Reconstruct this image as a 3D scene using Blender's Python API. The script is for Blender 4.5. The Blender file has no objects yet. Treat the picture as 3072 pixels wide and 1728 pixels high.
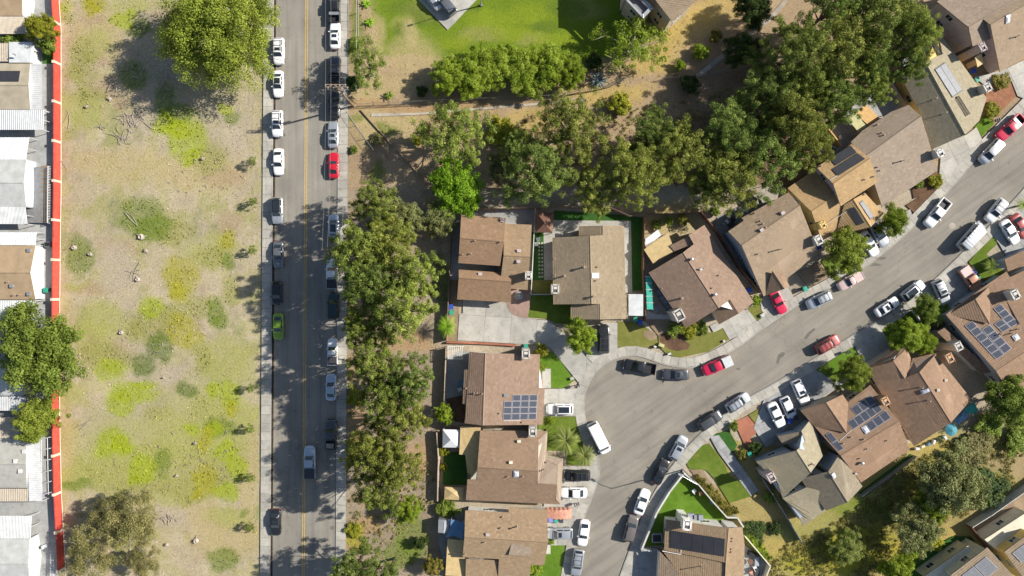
import bpy, bmesh, math, random
import numpy as np
from mathutils import Vector, Matrix
random.seed(7); RNG = np.random.default_rng(11)
sc = bpy.context.scene
# ------------------------------------------------------------------ camera, sky, sun, exposure
S, H = 17.0, 120.0            # photograph pixels per metre on the ground, camera height
cam = bpy.data.objects.new('camera', bpy.data.cameras.new('camera'))
sc.collection.objects.link(cam); sc.camera = cam
cam.location = (0, 0, H); cam.rotation_euler = (0, 0, 0)
cam.data.sensor_width = 36; cam.data.lens = 36 * H / (3072 / S)
cam.data.clip_start = 1; cam.data.clip_end = 2000
SUN_EL, SUN_AZ = math.radians(34.5), math.radians(15)      # azimuth measured from +X towards +Y
w = bpy.data.worlds.new('World'); sc.world = w; w.use_nodes = True
nt = w.node_tree; sky = nt.nodes.new('ShaderNodeTexSky'); sky.sky_type = 'NISHITA'
sky.sun_disc = False; sky.sun_elevation = SUN_EL; sky.sun_rotation = math.pi / 2 - SUN_AZ
bg = nt.nodes['Background']; bg.inputs[1].default_value = 0.08
nt.links.new(sky.outputs[0], bg.inputs[0])
sl = bpy.data.lights.new('sun', 'SUN'); sl.energy = 5.0; sl.angle = math.radians(0.55); sl.color = (1, .95, .86)
sun = bpy.data.objects.new('sun', sl); sc.collection.objects.link(sun)
sd = Vector((math.cos(SUN_EL) * math.cos(SUN_AZ), math.cos(SUN_EL) * math.sin(SUN_AZ), math.sin(SUN_EL)))
sun.rotation_euler = sd.to_track_quat('Z', 'Y').to_euler(); sun.location = sd * 200
vs = sc.view_settings; vs.view_transform = 'Standard'; vs.look = 'None'; vs.gamma = 1; vs.exposure = 0.68
sc.cycles.max_bounces = 5; sc.cycles.diffuse_bounces = 3; sc.cycles.transparent_max_bounces = 4

# ------------------------------------------------------------------ survey: photograph views -> ground coordinates
VIEWS = dict(s=(0, 0, 1), h1=(1340, 600, 6.0375), h1b=(1320, 820, 6.0375), h5=(1320, 1040, 4.83), h6=(1300, 1270, 4.6),
    h7=(1300, 1480, 5.843), h8=(1880, 1400, 4.418), h3=(1920, 620, 3.8125), h10=(2260, 1150, 4.83), h4=(2140, 540, 4.83),
    h14=(2340, 380, 4.83), h15=(2420, 250, 4.391), h16=(2640, 80, 4.472), h11=(2560, 980, 4.83), h12=(2672, 800, 4.83),
    h18=(2672, 1428, 4.83), h17=(2780, 0, 6.616), m1=(0, 0, 9.66), m2=(0, 110, 4.83), m3=(0, 390, 4.83), m4=(0, 670, 4.83),
    m5=(0, 1100, 3.45), m6=(0, 1500, 6.355))
for r, L in enumerate('ABC'):
    for c in range(4): VIEWS[f'{L}{c}'] = (768 * c, 576 * r, 2.5156)
def px(v, x, y): a, b, s = VIEWS[v]; return (a + x / s, b + y / s)
def X(u, v, z=0.0): k = (H - z) / (H * S); return Vector(((u - 1536) * k, (864 - v) * k, z))
def at(v, x, y, z=0.0): return X(*px(v, x, y), z)
CAM = Vector((0, 0, H))

# ------------------------------------------------------------------ object helpers
COL = sc.collection; ORG = {}
def tag(o, label=None, cat=None, group=None, kind=None):
    if label: o['label'] = label
    if cat: o['category'] = cat
    if group: o['group'] = group
    if kind: o['kind'] = kind
    return o
def empty(name, loc, label=None, cat=None, group=None, rz=0):
    o = bpy.data.objects.new(name, None); COL.objects.link(o); o.location = loc; o.rotation_euler = (0, 0, rz)
    o.empty_display_size = .3; ORG[o.name] = Vector(loc); return tag(o, label, cat, group)
def link(name, me, parent=None):
    o = bpy.data.objects.new(name, me); COL.objects.link(o); o.parent = parent; return o
def mesh(name, verts, faces, mats, parent=None, fm=None, smooth=False, world=True):
    """verts in world space (made local to a translation-only parent) unless world=False"""
    off = ORG.get(parent.name, Vector((0, 0, 0))) if (parent and world) else Vector((0, 0, 0))
    me = bpy.data.meshes.new(name)
    me.from_pydata([tuple(Vector(v) - off) for v in verts], [], faces)
    for m in (mats if isinstance(mats, (list, tuple)) else [mats]): me.materials.append(m)
    if fm is not None: me.polygons.foreach_set('material_index', fm)
    if smooth: me.polygons.foreach_set('use_smooth', [True] * len(me.polygons))
    me.update(); o = link(name, me, parent)
    if parent: ORG[o.name] = off
    return o
class MB:
    def __init__(s): s.v = []; s.f = []; s.m = []
    def add(s, V, F, m=0):
        n = len(s.v); s.v += [Vector(p) for p in V]; s.f += [tuple(i + n for i in f) for f in F]; s.m += [m] * len(F)
    def box(s, c, d, rz=0, m=0, tilt=None):
        cx, cy, cz = c; a, b, h = d[0] / 2, d[1] / 2, d[2] / 2; R = Matrix.Rotation(rz, 3, 'Z')
        if tilt: R = R @ tilt
        V = [R @ Vector((x * a, y * b, z * h)) + Vector(c) for z in (-1, 1) for x, y in ((-1, -1), (1, -1), (1, 1), (-1, 1))]
        s.add(V, [(3, 2, 1, 0), (4, 5, 6, 7), (0, 1, 5, 4), (1, 2, 6, 5), (2, 3, 7, 6), (3, 0, 4, 7)], m)
    def tube(s, pts, rad, n=6, m=0, cap=True):
        rings = []
        for i, p in enumerate(pts):
            p = Vector(p); a = Vector(pts[max(i - 1, 0)]); b = Vector(pts[min(i + 1, len(pts) - 1)])
            d = (b - a).normalized() if (b - a).length > 1e-6 else Vector((0, 0, 1))
            u = d.cross(Vector((0, 0, 1)) if abs(d.z) < .9 else Vector((1, 0, 0))).normalized(); w_ = d.cross(u)
            r = rad[i] if isinstance(rad, (list, tuple)) else rad
            rings.append([p + (u * math.cos(2 * math.pi * k / n) + w_ * math.sin(2 * math.pi * k / n)) * r for k in range(n)])
        V = [q for R in rings for q in R]; F = []
        for i in range(len(rings) - 1):
            for k in range(n): F.append((i * n + k, i * n + (k + 1) % n, (i + 1) * n + (k + 1) % n, (i + 1) * n + k))
        if cap: F += [tuple(range(n))[::-1], tuple((len(rings) - 1) * n + k for k in range(n))]
        s.add(V, F, m)
    def prism(s, pts, z0, z1, m=0, mt=None):
        n = len(pts); a = sum(pts[i][0] * pts[(i + 1) % n][1] - pts[(i + 1) % n][0] * pts[i][1] for i in range(n))
        if a < 0: pts = pts[::-1]
        s.add([(p[0], p[1], z0) for p in pts] + [(p[0], p[1], z1) for p in pts],
              [tuple(range(n))[::-1]] + [(i, (i + 1) % n, n + (i + 1) % n, n + i) for i in range(n)], m)
        s.add([(p[0], p[1], z1) for p in pts], [tuple(range(n))], m if mt is None else mt)
    def quad(s, V, m=0): s.add(V, [tuple(range(len(V)))], m)
    def build(s, name, mats, parent=None, smooth=False, world=True):
        return mesh(name, s.v, s.f, mats, parent, s.m, smooth, world)
def copy_tree(o, parent=None):
    c = o.copy(); COL.objects.link(c); c.parent = parent
    for ch in list(o.children): copy_tree(ch, c)
    return c
def clip(poly, n, d):
    """keep the part of poly (3-D points) where p.n >= d"""
    out = []
    for i in range(len(poly)):
        a, b = poly[i], poly[(i + 1) % len(poly)]; da, db = a.dot(n) - d, b.dot(n) - d
        if da >= 0: out.append(a)
        if (da > 0) != (db > 0) and abs(da - db) > 1e-9: out.append(a + (b - a) * (da / (da - db)))
    return out
def inpoly(p, P):
    x, y = p[0], p[1]; r = False; n = len(P)
    for i in range(n):
        a, b = P[i], P[i - 1]
        if (a[1] > y) != (b[1] > y) and x < (b[0] - a[0]) * (y - a[1]) / (b[1] - a[1]) + a[0]: r = not r
    return r
def inset(P, d):
    n = len(P); ar = sum(P[i].x * P[(i + 1) % n].y - P[(i + 1) % n].x * P[i].y for i in range(n)); sg = 1 if ar > 0 else -1
    out = []
    for i in range(n):
        a, b, c = P[i - 1], P[i], P[(i + 1) % n]
        e1 = Vector((b.x - a.x, b.y - a.y)).normalized(); e2 = Vector((c.x - b.x, c.y - b.y)).normalized()
        n1 = Vector((-e1.y, e1.x)) * sg; n2 = Vector((-e2.y, e2.x)) * sg
        m = n1 + n2; k = max(.35, m.dot(n1)); m = m * (d / k)
        out.append(Vector((b.x + m.x, b.y + m.y, b.z)))
    return out

# ------------------------------------------------------------------ materials
def NT(name):
    m = bpy.data.materials.new(name); m.use_nodes = True; t = m.node_tree; return m, t, t.nodes['Principled BSDF']
def nd(t, typ, **k):
    n = t.nodes.new(typ)
    for a, b in k.items():
        if a.startswith('i_'): n.inputs[int(a[2:])].default_value = b
        else: setattr(n, a, b)
    return n
def ramp(t, fac, stops):
    r = nd(t, 'ShaderNodeValToRGB'); e = r.color_ramp.elements
    while len(e) < len(stops): e.new(0.5)
    for i, (p, c) in enumerate(stops): e[i].position = p; e[i].color = (*c, 1) if len(c) == 3 else c
    t.links.new(fac, r.inputs[0]); return r.outputs[0]
def pos(t): return nd(t, 'ShaderNodeNewGeometry').outputs['Position']
def noise(t, co, scale, det=4, rough=.6):
    n = nd(t, 'ShaderNodeTexNoise'); n.inputs['Scale'].default_value = scale; n.inputs['Detail'].default_value = det; n.inputs['Roughness'].default_value = rough
    t.links.new(co, n.inputs['Vector']); return n.outputs[0]
def mix(t, fac, a, b, mode='MIX'):
    m = nd(t, 'ShaderNodeMix', data_type='RGBA', blend_type=mode)
    for s, val in ((0, fac), (6, a), (7, b)):
        if hasattr(val, 'links') or hasattr(val, 'is_linked'): t.links.new(val, m.inputs[s])
        elif s == 0: m.inputs[0].default_value = val
        else: m.inputs[s].default_value = (*val, 1) if len(val) == 3 else val
    return m.outputs[2]
def bump(t, p, h, dist, st=1.0):
    b = nd(t, 'ShaderNodeBump'); b.inputs['Distance'].default_value = dist; b.inputs['Strength'].default_value = st
    t.links.new(h, b.inputs['Height']); t.links.new(b.outputs[0], p.inputs['Normal'])
MC = {}
def flat(name, c, rough=.7, metal=0, var=.12, sc_=1.5, spec=.3):
    """plain weathered surface: base colour with two sizes of noise"""
    if name in MC: return MC[name]
    m, t, p = NT(name); g = pos(t)
    col = ramp(t, noise(t, g, sc_, 5, .65), [(.28, tuple(x * (1 - var * 1.6) for x in c)), (.72, tuple(min(1, x * (1 + var)) for x in c))])
    oi = nd(t, 'ShaderNodeObjectInfo'); mp = nd(t, 'ShaderNodeMapRange', i_3=1 - var * .7, i_4=1 + var * .7); t.links.new(oi.outputs['Random'], mp.inputs[0])
    hs = nd(t, 'ShaderNodeHueSaturation'); t.links.new(mp.outputs[0], hs.inputs['Value']); t.links.new(col, hs.inputs['Color'])
    t.links.new(hs.outputs[0], p.inputs['Base Color']); p.inputs['Roughness'].default_value = rough; p.inputs['Metallic'].default_value = metal
    p.inputs['Specular IOR Level'].default_value = spec
    MC[name] = m; return m
def concrete(name, c, stain=.35):
    if name in MC: return MC[name]
    m, t, p = NT(name); g = pos(t)
    a = ramp(t, noise(t, g, .35, 6, .7), [(.3, tuple(x * (1 - stain) for x in c)), (.62, c), (.85, tuple(x * 1.1 for x in c))])
    b = ramp(t, noise(t, g, 6, 4, .7), [(.3, (.86, .86, .86)), (.7, (1.06, 1.06, 1.06))])
    col = mix(t, 1, a, b, 'MULTIPLY')
    st = ramp(t, noise(t, g, 1.3, 3, .5), [(.28, (.72, .69, .64)), (.42, (1, 1, 1))]); col = mix(t, .7, col, st, 'MULTIPLY')
    oi = nd(t, 'ShaderNodeObjectInfo'); mp = nd(t, 'ShaderNodeMapRange', i_3=.86, i_4=1.1); t.links.new(oi.outputs['Random'], mp.inputs[0])
    hs = nd(t, 'ShaderNodeHueSaturation'); t.links.new(mp.outputs[0], hs.inputs['Value']); t.links.new(col, hs.inputs['Color'])
    t.links.new(hs.outputs[0], p.inputs['Base Color']); p.inputs['Roughness'].default_value = .85
    bump(t, p, noise(t, g, 25, 3), .01); MC[name] = m; return m
def asphalt(name, c, along=None):
    m, t, p = NT(name); g = pos(t)
    a = ramp(t, noise(t, g, .12, 5, .6), [(.3, tuple(x * .82 for x in c)), (.7, tuple(x * 1.15 for x in c))])
    b = ramp(t, noise(t, g, 9, 4, .8), [(.25, (.78, .78, .78)), (.75, (1.15, 1.15, 1.14))]); col = mix(t, 1, a, b, 'MULTIPLY')
    m0 = nd(t, 'ShaderNodeMapping'); m0.inputs['Rotation'].default_value = (0, 0, -math.radians(along or 0)); t.links.new(g, m0.inputs[0])
    mp = nd(t, 'ShaderNodeMapping'); mp.inputs['Scale'].default_value = (.05, .9, 1); t.links.new(m0.outputs[0], mp.inputs[0])                               # worn wheel tracks and oil lines run along the traffic
    tr = ramp(t, noise(t, mp.outputs[0], 1.0, 4, .55), [(.3, (.8, .8, .82)), (.52, (1, 1, 1)), (.75, (1.12, 1.11, 1.09))]); col = mix(t, 1, col, tr, 'MULTIPLY')
    vo = nd(t, 'ShaderNodeTexVoronoi', feature='DISTANCE_TO_EDGE'); vo.inputs['Scale'].default_value = .09
    nz = nd(t, 'ShaderNodeTexNoise'); nz.inputs['Scale'].default_value = .5; nz.inputs['Detail'].default_value = 6; t.links.new(g, nz.inputs[0])
    ad = nd(t, 'ShaderNodeVectorMath', operation='MULTIPLY_ADD'); ad.inputs[1].default_value = (5, 5, 0); t.links.new(nz.outputs[1], ad.inputs[0]); t.links.new(g, ad.inputs[2]); t.links.new(ad.outputs[0], vo.inputs['Vector'])
    cr = ramp(t, vo.outputs['Distance'], [(0, (.7, .7, .7)), (.005, (1, 1, 1))]); col = mix(t, .7, col, cr, 'MULTIPLY')
    st = ramp(t, noise(t, g, .8, 3, .6), [(.27, (.66, .66, .68)), (.36, (1, 1, 1))]); col = mix(t, .8, col, st, 'MULTIPLY')
    t.links.new(col, p.inputs['Base Color']); p.inputs['Roughness'].default_value = .88; p.inputs['Specular IOR Level'].default_value = .25
    bump(t, p, noise(t, g, 40, 2), .012); return m
def rooftile(name, c, var=.14):
    """per-tile tint, lichen and soot on the real courses; uv is in metres (along, up the slope)"""
    m, t, p = NT(name); g = pos(t); uv = nd(t, 'ShaderNodeUVMap').outputs[0]
    mp = nd(t, 'ShaderNodeMapping'); mp.inputs['Scale'].default_value = (2.6, 1 / .36, 1); t.links.new(uv, mp.inputs[0])
    fl = nd(t, 'ShaderNodeVectorMath', operation='FLOOR'); t.links.new(mp.outputs[0], fl.inputs[0])
    wn = nd(t, 'ShaderNodeTexWhiteNoise', noise_dimensions='2D'); t.links.new(fl.outputs[0], wn.inputs['Vector'])
    a = ramp(t, wn.outputs['Value'], [(0, tuple(x * (1 - var) for x in c)), (.25, tuple(x * .95 for x in c)), (.9, tuple(x * 1.05 for x in c)), (1, tuple(x * 1.15 + .01 for x in c))])
    b = ramp(t, noise(t, g, .22, 5, .65), [(.25, (.9, .895, .88)), (.75, (1.06, 1.05, 1.05))]); col = mix(t, 1, a, b, 'MULTIPLY')
    l = ramp(t, noise(t, g, 2.5, 5, .7), [(.3, (.92, .91, .89)), (.6, (1.02, 1.02, 1.01))]); col = mix(t, 1, col, l, 'MULTIPLY')
    t.links.new(col, p.inputs['Base Color']); p.inputs['Roughness'].default_value = .85; p.inputs['Specular IOR Level'].default_value = .25
    return m
def paint(name, c, metal=.0, rough=.32):
    if name in MC: return MC[name]
    m, t, p = NT(name); g = pos(t)
    d = ramp(t, noise(t, g, 3, 4), [(.3, tuple(x * .88 for x in c)), (.7, c)]); t.links.new(d, p.inputs['Base Color'])
    p.inputs['Metallic'].default_value = metal; p.inputs['Roughness'].default_value = rough; p.inputs['Coat Weight'].default_value = .6; p.inputs['Coat Roughness'].default_value = .12
    MC[name] = m; return m
def leafmat(name, c, c2, trans=.25):
    m, t, p = NT(name); at_ = nd(t, 'ShaderNodeAttribute', attribute_name='tint')
    oi = nd(t, 'ShaderNodeObjectInfo'); col = ramp(t, at_.outputs['Fac'], [(0, tuple(x * .55 for x in c)), (.45, c), (1, c2)])
    mp = nd(t, 'ShaderNodeMapRange', i_3=.82, i_4=1.18); t.links.new(oi.outputs['Random'], mp.inputs[0])
    hs = nd(t, 'ShaderNodeHueSaturation'); t.links.new(mp.outputs[0], hs.inputs['Value']); t.links.new(col, hs.inputs['Color'])
    t.links.new(hs.outputs[0], p.inputs['Base Color']); p.inputs['Roughness'].default_value = .65; p.inputs['Specular IOR Level'].default_value = .2
    tr = nd(t, 'ShaderNodeBsdfTranslucent'); t.links.new(hs.outputs[0], tr.inputs[0]); ms = nd(t, 'ShaderNodeMixShader'); ms.inputs[0].default_value = trans
    t.links.new(p.outputs[0], ms.inputs[1]); t.links.new(tr.outputs[0], ms.inputs[2]); t.links.new(ms.outputs[0], t.nodes['Material Output'].inputs[0]); return m
def turf(name, c, c2, s=.6):
    m, t, p = NT(name); g = pos(t)
    a = ramp(t, noise(t, g, s * .6, 6, .72), [(.24, (c2[0] * 1.25 + .03, c2[1] * .95, c2[2] * 1.4)), (.4, c), (.72, c2)]); b = ramp(t, noise(t, g, 14, 4, .8), [(.25, (.6, .6, .6)), (.75, (1.3, 1.3, 1.25))])
    t.links.new(mix(t, 1, a, b, 'MULTIPLY'), p.inputs['Base Color']); p.inputs['Roughness'].default_value = .95; p.inputs['Specular IOR Level'].default_value = .1
    bump(t, p, noise(t, g, 18, 4, .8), .08); return m
M = dict(
    road=asphalt('asphalt_main_road', (.245, .225, .192), 90), street=asphalt('asphalt_street', (.235, .212, .175), 35), walk=concrete('concrete_sidewalk', (.425, .4, .345)),
    drive=concrete('concrete_driveway', (.43, .41, .365), .3), drive_grey=concrete('concrete_grey', (.34, .34, .33)), kerb=concrete('concrete_kerb', (.42, .4, .36)), joint=flat('joint_dirt', (.1, .085, .065)), litter=turf('gutter_litter', (.04, .03, .022), (.12, .085, .05), 1.5),
    ditch=concrete('concrete_ditch', (.42, .37, .3), .5), dirt=turf('bare_dirt', (.24, .17, .11), (.36, .28, .19)), mulch=turf('mulch', (.1, .06, .04), (.2, .12, .07)), rock=turf('red_gravel', (.26, .12, .07), (.4, .2, .12), 2),
    lawn=turf('lawn_grass', (.095, .145, .018), (.165, .215, .04)), lawn_b=turf('lawn_bright', (.085, .165, .015), (.14, .235, .03)), lawn_d=turf('lawn_dry', (.15, .16, .035), (.24, .22, .07)), fake=turf('artificial_turf', (.035, .1, .02), (.06, .15, .03)),
    paver=concrete('brick_paving', (.36, .24, .19)), redbrick=concrete('red_brick_path', (.38, .14, .08)), deck=flat('deck_grey', (.2, .2, .2)),
    yellow=flat('road_yellow_paint', (.55, .36, .06), .7, var=.3, sc_=4), white_l=flat('road_white_paint', (.6, .6, .57), var=.3),
    fascia=flat('fascia_board', (.3, .22, .16)), fasciaw=flat('fascia_white', (.62, .6, .56)), stucco=flat('stucco_tan', (.5, .42, .32)), stuccoy=flat('stucco_yellow', (.62, .43, .14)), stuccob=flat('stucco_blue_grey', (.34, .38, .42)),
    stuccow=flat('stucco_white', (.72, .69, .63)), stuccol=flat('stucco_pink_grey', (.45, .37, .36)), stuccoc=flat('stucco_cream', (.6, .55, .42)), siding=flat('white_siding', (.55, .55, .55), var=.05), sidingb=flat('pale_blue_siding', (.62, .69, .78), var=.05),
    wallred=flat('red_painted_wall', (.5, .072, .05), .6, var=.2), pil=flat('cream_pilaster', (.62, .52, .4)), wallw=flat('white_wall', (.5, .49, .455)), walltan=flat('tan_block_wall', (.42, .34, .25)), fencew=flat('weathered_fence', (.25, .17, .12)), fenceb=flat('brown_fence', (.17, .09, .06)),
    wood=flat('old_wood', (.24, .17, .11), .85), metal=flat('grey_metal', (.38, .39, .4), .45, .5), metalw=flat('white_metal', (.5, .505, .505), .45), metald=flat('dark_metal', (.06, .06, .065), .5), galv=flat('galvanised', (.5, .51, .52), .4, .7),
    glass=None, black=flat('black_plastic', (.025, .025, .027), .5), tyre=flat('tyre_rubber', (.02, .02, .02), .8), chim=flat('chimney_stucco', (.52, .49, .44)), chimb=flat('chimney_brick', (.5, .3, .17)), hole=flat('flue_shade', (.09, .085, .08)),
    bark=flat('pine_bark', (.15, .105, .08), .9, var=.3), barkw=flat('pale_bark', (.42, .37, .31), .9, var=.3), dead=flat('dead_wood', (.36, .31, .26), .9, var=.25),
    bin_b=flat('blue_bin', (.03, .08, .4), .5), bin_g=flat('green_bin', (.03, .28, .19), .5), bin_p=flat('purple_bin', (.22, .2, .55), .5), bin_k=flat('black_bin', (.05, .05, .055), .5),
    canvas=flat('white_canvas', (.64, .65, .66), .8, var=.04), sail=flat('blue_shade_sail', (.11, .22, .36), .8), tarp=flat('orange_tarp', (.55, .27, .19), .6, var=.2), awntan=flat('tan_awning', (.43, .37, .29)), tar=turf('tar_stain', (.15, .138, .12), (.2, .185, .16), 1.2), teal=flat('teal_canvas', (.07, .26, .33), .8), green=flat('green_shade_cloth', (.05, .36, .26), .7),
    patio=flat('tan_patio_roof', (.5, .37, .18)), patioor=flat('orange_patio_roof', (.55, .34, .13)), patiogr=flat('olive_patio_roof', (.42, .4, .2)), poolmat=flat('pool_heating_mat', (.035, .036, .042), .5, sc_=.8), poolmatg=flat('pool_heating_mat_grey', (.2, .205, .22), .55),
    cells=None, frame=flat('panel_frame', (.48, .48, .5), .4, .3), terracotta=flat('terracotta', (.5, .2, .1)), wire=flat('wire_grey', (.3, .3, .3), .6), chain=flat('chain_link', (.3, .3, .29), .5, .6))
def _glass():
    m, t, p = NT('window_glass'); p.inputs['Base Color'].default_value = (.03, .04, .045, 1); p.inputs['Roughness'].default_value = .08; p.inputs['Specular IOR Level'].default_value = .8; M['glass'] = m
    m, t, p = NT('car_glass'); p.inputs['Base Color'].default_value = (.02, .026, .03, 1); p.inputs['Roughness'].default_value = .06; p.inputs['Specular IOR Level'].default_value = .9; M['cglass'] = m
    m, t, p = NT('skylight_dome'); p.inputs['Base Color'].default_value = (.6, .62, .64, 1); p.inputs['Roughness'].default_value = .15; M['dome'] = m
    m, t, p = NT('lamp_lens'); p.inputs['Base Color'].default_value = (.22, .23, .24, 1); p.inputs['Roughness'].default_value = .1; M['lens'] = m
    m, t, p = NT('tail_lens'); p.inputs['Base Color'].default_value = (.4, .02, .02, 1); p.inputs['Roughness'].default_value = .15; M['tail'] = m
    m, t, p = NT('solar_cells'); uv = nd(t, 'ShaderNodeUVMap').outputs[0]            # cell grid lines printed on the glass
    br = nd(t, 'ShaderNodeTexBrick', offset=0.0); br.inputs['Color1'].default_value = (.035, .04, .062, 1); br.inputs['Color2'].default_value = (.045, .052, .075, 1); br.inputs['Mortar'].default_value = (.15, .155, .175, 1)
    br.inputs['Scale'].default_value = 1; br.inputs['Mortar Size'].default_value = .012; br.inputs['Brick Width'].default_value = .16; br.inputs['Row Height'].default_value = .16
    t.links.new(uv, br.inputs[0]); t.links.new(br.outputs[0], p.inputs['Base Color']); p.inputs['Roughness'].default_value = .22; p.inputs['Specular IOR Level'].default_value = .4; M['cells'] = m
_glass()
ROOF = {k: rooftile('roof_' + k, c) for k, c in dict(brown=(0.258, 0.167, 0.104), tan=(0.283, 0.202, 0.126), greyb=(0.268, 0.212, 0.144), umber=(0.242, 0.165, 0.110), red=(0.263, 0.182, 0.133), rust=(0.263, 0.172, 0.113),
    grey=(0.232, 0.195, 0.140), green=(0.299, 0.261, 0.180), yellow=(0.371, 0.251, 0.126), shingle=(0.278, 0.222, 0.169), mauve=(0.278, 0.217, 0.167), plain=(0.288, 0.217, 0.149)).items()}
# ------------------------------------------------------------------ the ground: one sheet with real colours of soil, straw and weeds
def vnoise(x, y, cell, seed):
    r = np.random.default_rng(seed).random((256, 256)); gx, gy = x / cell, y / cell
    ix, iy = np.floor(gx).astype(int), np.floor(gy).astype(int); fx, fy = gx - ix, gy - iy
    fx = fx * fx * (3 - 2 * fx); fy = fy * fy * (3 - 2 * fy); g = lambda a, b: r[(ix + a) % 256, (iy + b) % 256]
    return (g(0, 0) * (1 - fx) + g(1, 0) * fx) * (1 - fy) + (g(0, 1) * (1 - fx) + g(1, 1) * fx) * fy
def fbm(x, y, cell, seed, n=4):
    s = 0; a = 1; t = 0
    for i in range(n): s = s + a * vnoise(x, y, cell / 2 ** i, seed + i); t += a; a *= .55
    return s / t
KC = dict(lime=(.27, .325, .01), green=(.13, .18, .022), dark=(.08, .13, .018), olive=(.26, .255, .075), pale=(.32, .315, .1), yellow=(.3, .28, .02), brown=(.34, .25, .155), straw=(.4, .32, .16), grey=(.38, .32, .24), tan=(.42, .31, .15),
          park=(.14, .2, .018), park2=(.2, .255, .02), park3=(.1, .145, .022), bank=(.42, .31, .1), rust=(.37, .24, .12), mulch=(.2, .14, .09), shade=(.3, .24, .17), scrub=(.31, .25, .1))  # the tone keyed shade is the brown slope dirt itself
def patches():
    P = []
    def e(k, v, *L):
        for x, y, rx, *ry in L: P.append((k, px(v, x, y), rx / VIEWS[v][2], (ry[0] if ry else rx) / VIEWS[v][2]))
    e('straw', 'A0', (900, 1250, 300, 120), (1500, 1300, 300, 140), (750, 250, 180)); e('brown', 'A0', (740, 670, 90, 60), (700, 140, 90, 30), (900, 760, 60), (1560, 1080, 50), (790, 470, 50, 30), (1700, 1350, 140, 60)); e('brown', 'B0', (1720, 250, 90, 80), (900, 420, 130, 60), (700, 730, 160, 40), (820, 1180, 170, 80), (1250, 1000, 120, 60))
    e('grey', 'A0', (1150, 450, 260, 300), (1100, 900, 140, 100), (1700, 950, 220)); e('grey', 'B0', (880, 560, 130, 160), (1060, 1180, 100), (1300, 1380, 220, 80), (1000, 900, 90)); e('grey', 'C0', (1050, 250, 220, 130), (700, 350, 130), (1250, 1000, 200, 80)); e('straw', 'C0', (1700, 1150, 220, 150), (500, 450, 60, 300), (1500, 950, 120), (1880, 700, 60, 400))
    e('pale', 'A0', (720, 300, 90), (600, 800, 150, 120), (1000, 60, 150, 60)); e('pale', 'B0', (760, 960, 140), (1600, 450, 160, 110), (700, 1130, 130), (1700, 1270, 160, 140), (560, 710, 90, 30)); e('pale', 'C0', (600, 700, 150, 90), (560, 80, 120, 80), (1350, 800, 220, 110), (1650, 450, 180, 140), (1700, 1000, 150, 60), (1240, 520, 100, 120), (1850, 220, 80))
    e('olive', 'A0', (630, 480, 90, 160), (500, 130, 45), (560, 560, 60), (690, 440, 50), (650, 720, 110, 60), (1600, 1200, 110)); e('olive', 'B0', (1300, 280, 130, 110), (1600, 480, 120, 70), (1480, 860, 130, 60), (1760, 730, 60, 100), (1020, 1040, 90, 60), (1260, 930, 120, 60), (1530, 1260, 60, 90)); e('olive', 'C0', (1200, 220, 90, 60), (1560, 200, 130, 90), (1440, 860, 120, 60), (950, 1120, 130))
    e('green', 'A0', (1000, 560, 100, 90), (1230, 750, 60, 110), (1340, 860, 100, 70), (1060, 230, 90, 50), (1730, 870, 50, 40)); e('green', 'B0', (1060, 180, 150, 120), (590, 490, 90, 120), (1170, 250, 120, 80), (1630, 910, 60, 90), (1670, 990, 50, 55), (1750, 520, 45)); e('green', 'C0', (1640, 310, 110, 60), (1680, 1320, 90, 80), (1210, 600, 60, 80), (600, 745, 90, 35), (1860, 950, 25), (620, 985, 25, 15))
    e('dark', 'B0', (1220, 1170, 85, 100), (1080, 1290, 70, 60)); e('dark', 'C0', (1390, 50, 55, 50))
    e('lime', 'A0', (890, 145, 48), (985, 130, 45), (970, 190, 25), (1400, 1060, 125, 120), (1430, 1180, 60, 60), (1230, 930, 70, 80), (1330, 980, 90, 60), (1700, 800, 50, 30), (490, 25, 60, 40)); e('lime', 'B0', (1135, 865, 85, 78), (850, 1340, 105, 75), (1090, 1430, 80, 30)); e('lime', 'C0', (1010, 60, 150, 70), (920, 150, 90, 70), (850, 460, 115, 95), (930, 480, 60), (1060, 650, 75, 95), (1000, 740, 30), (1600, 50, 60, 60), (1740, 80, 60, 90), (1430, 335, 40, 30), (1710, 490, 70, 60), (1700, 820, 90, 50), (1790, 640, 60, 90), (1600, 320, 60, 40))
    e('yellow', 'A0', (700, 40, 50, 60), (740, 20, 50)); e('yellow', 'B0', (1370, 650, 115, 130), (1330, 760, 60), (1380, 1040, 85, 95), (1480, 1120, 50, 55), (1700, 370, 50, 60)); e('yellow', 'C0', (1540, 410, 50, 90), (1550, 720, 75, 95), (1490, 830, 40), (1760, 170, 40))
    e('park', 'A1', (1700, 150, 500, 260), (1150, 60, 210, 130), (1050, 300, 110, 90), (1060, 150, 150, 90)); e('park', 'A2', (150, 150, 500, 240), (450, 380, 260, 60), (600, 130, 350, 220), (200, 420, 500, 60))
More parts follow.
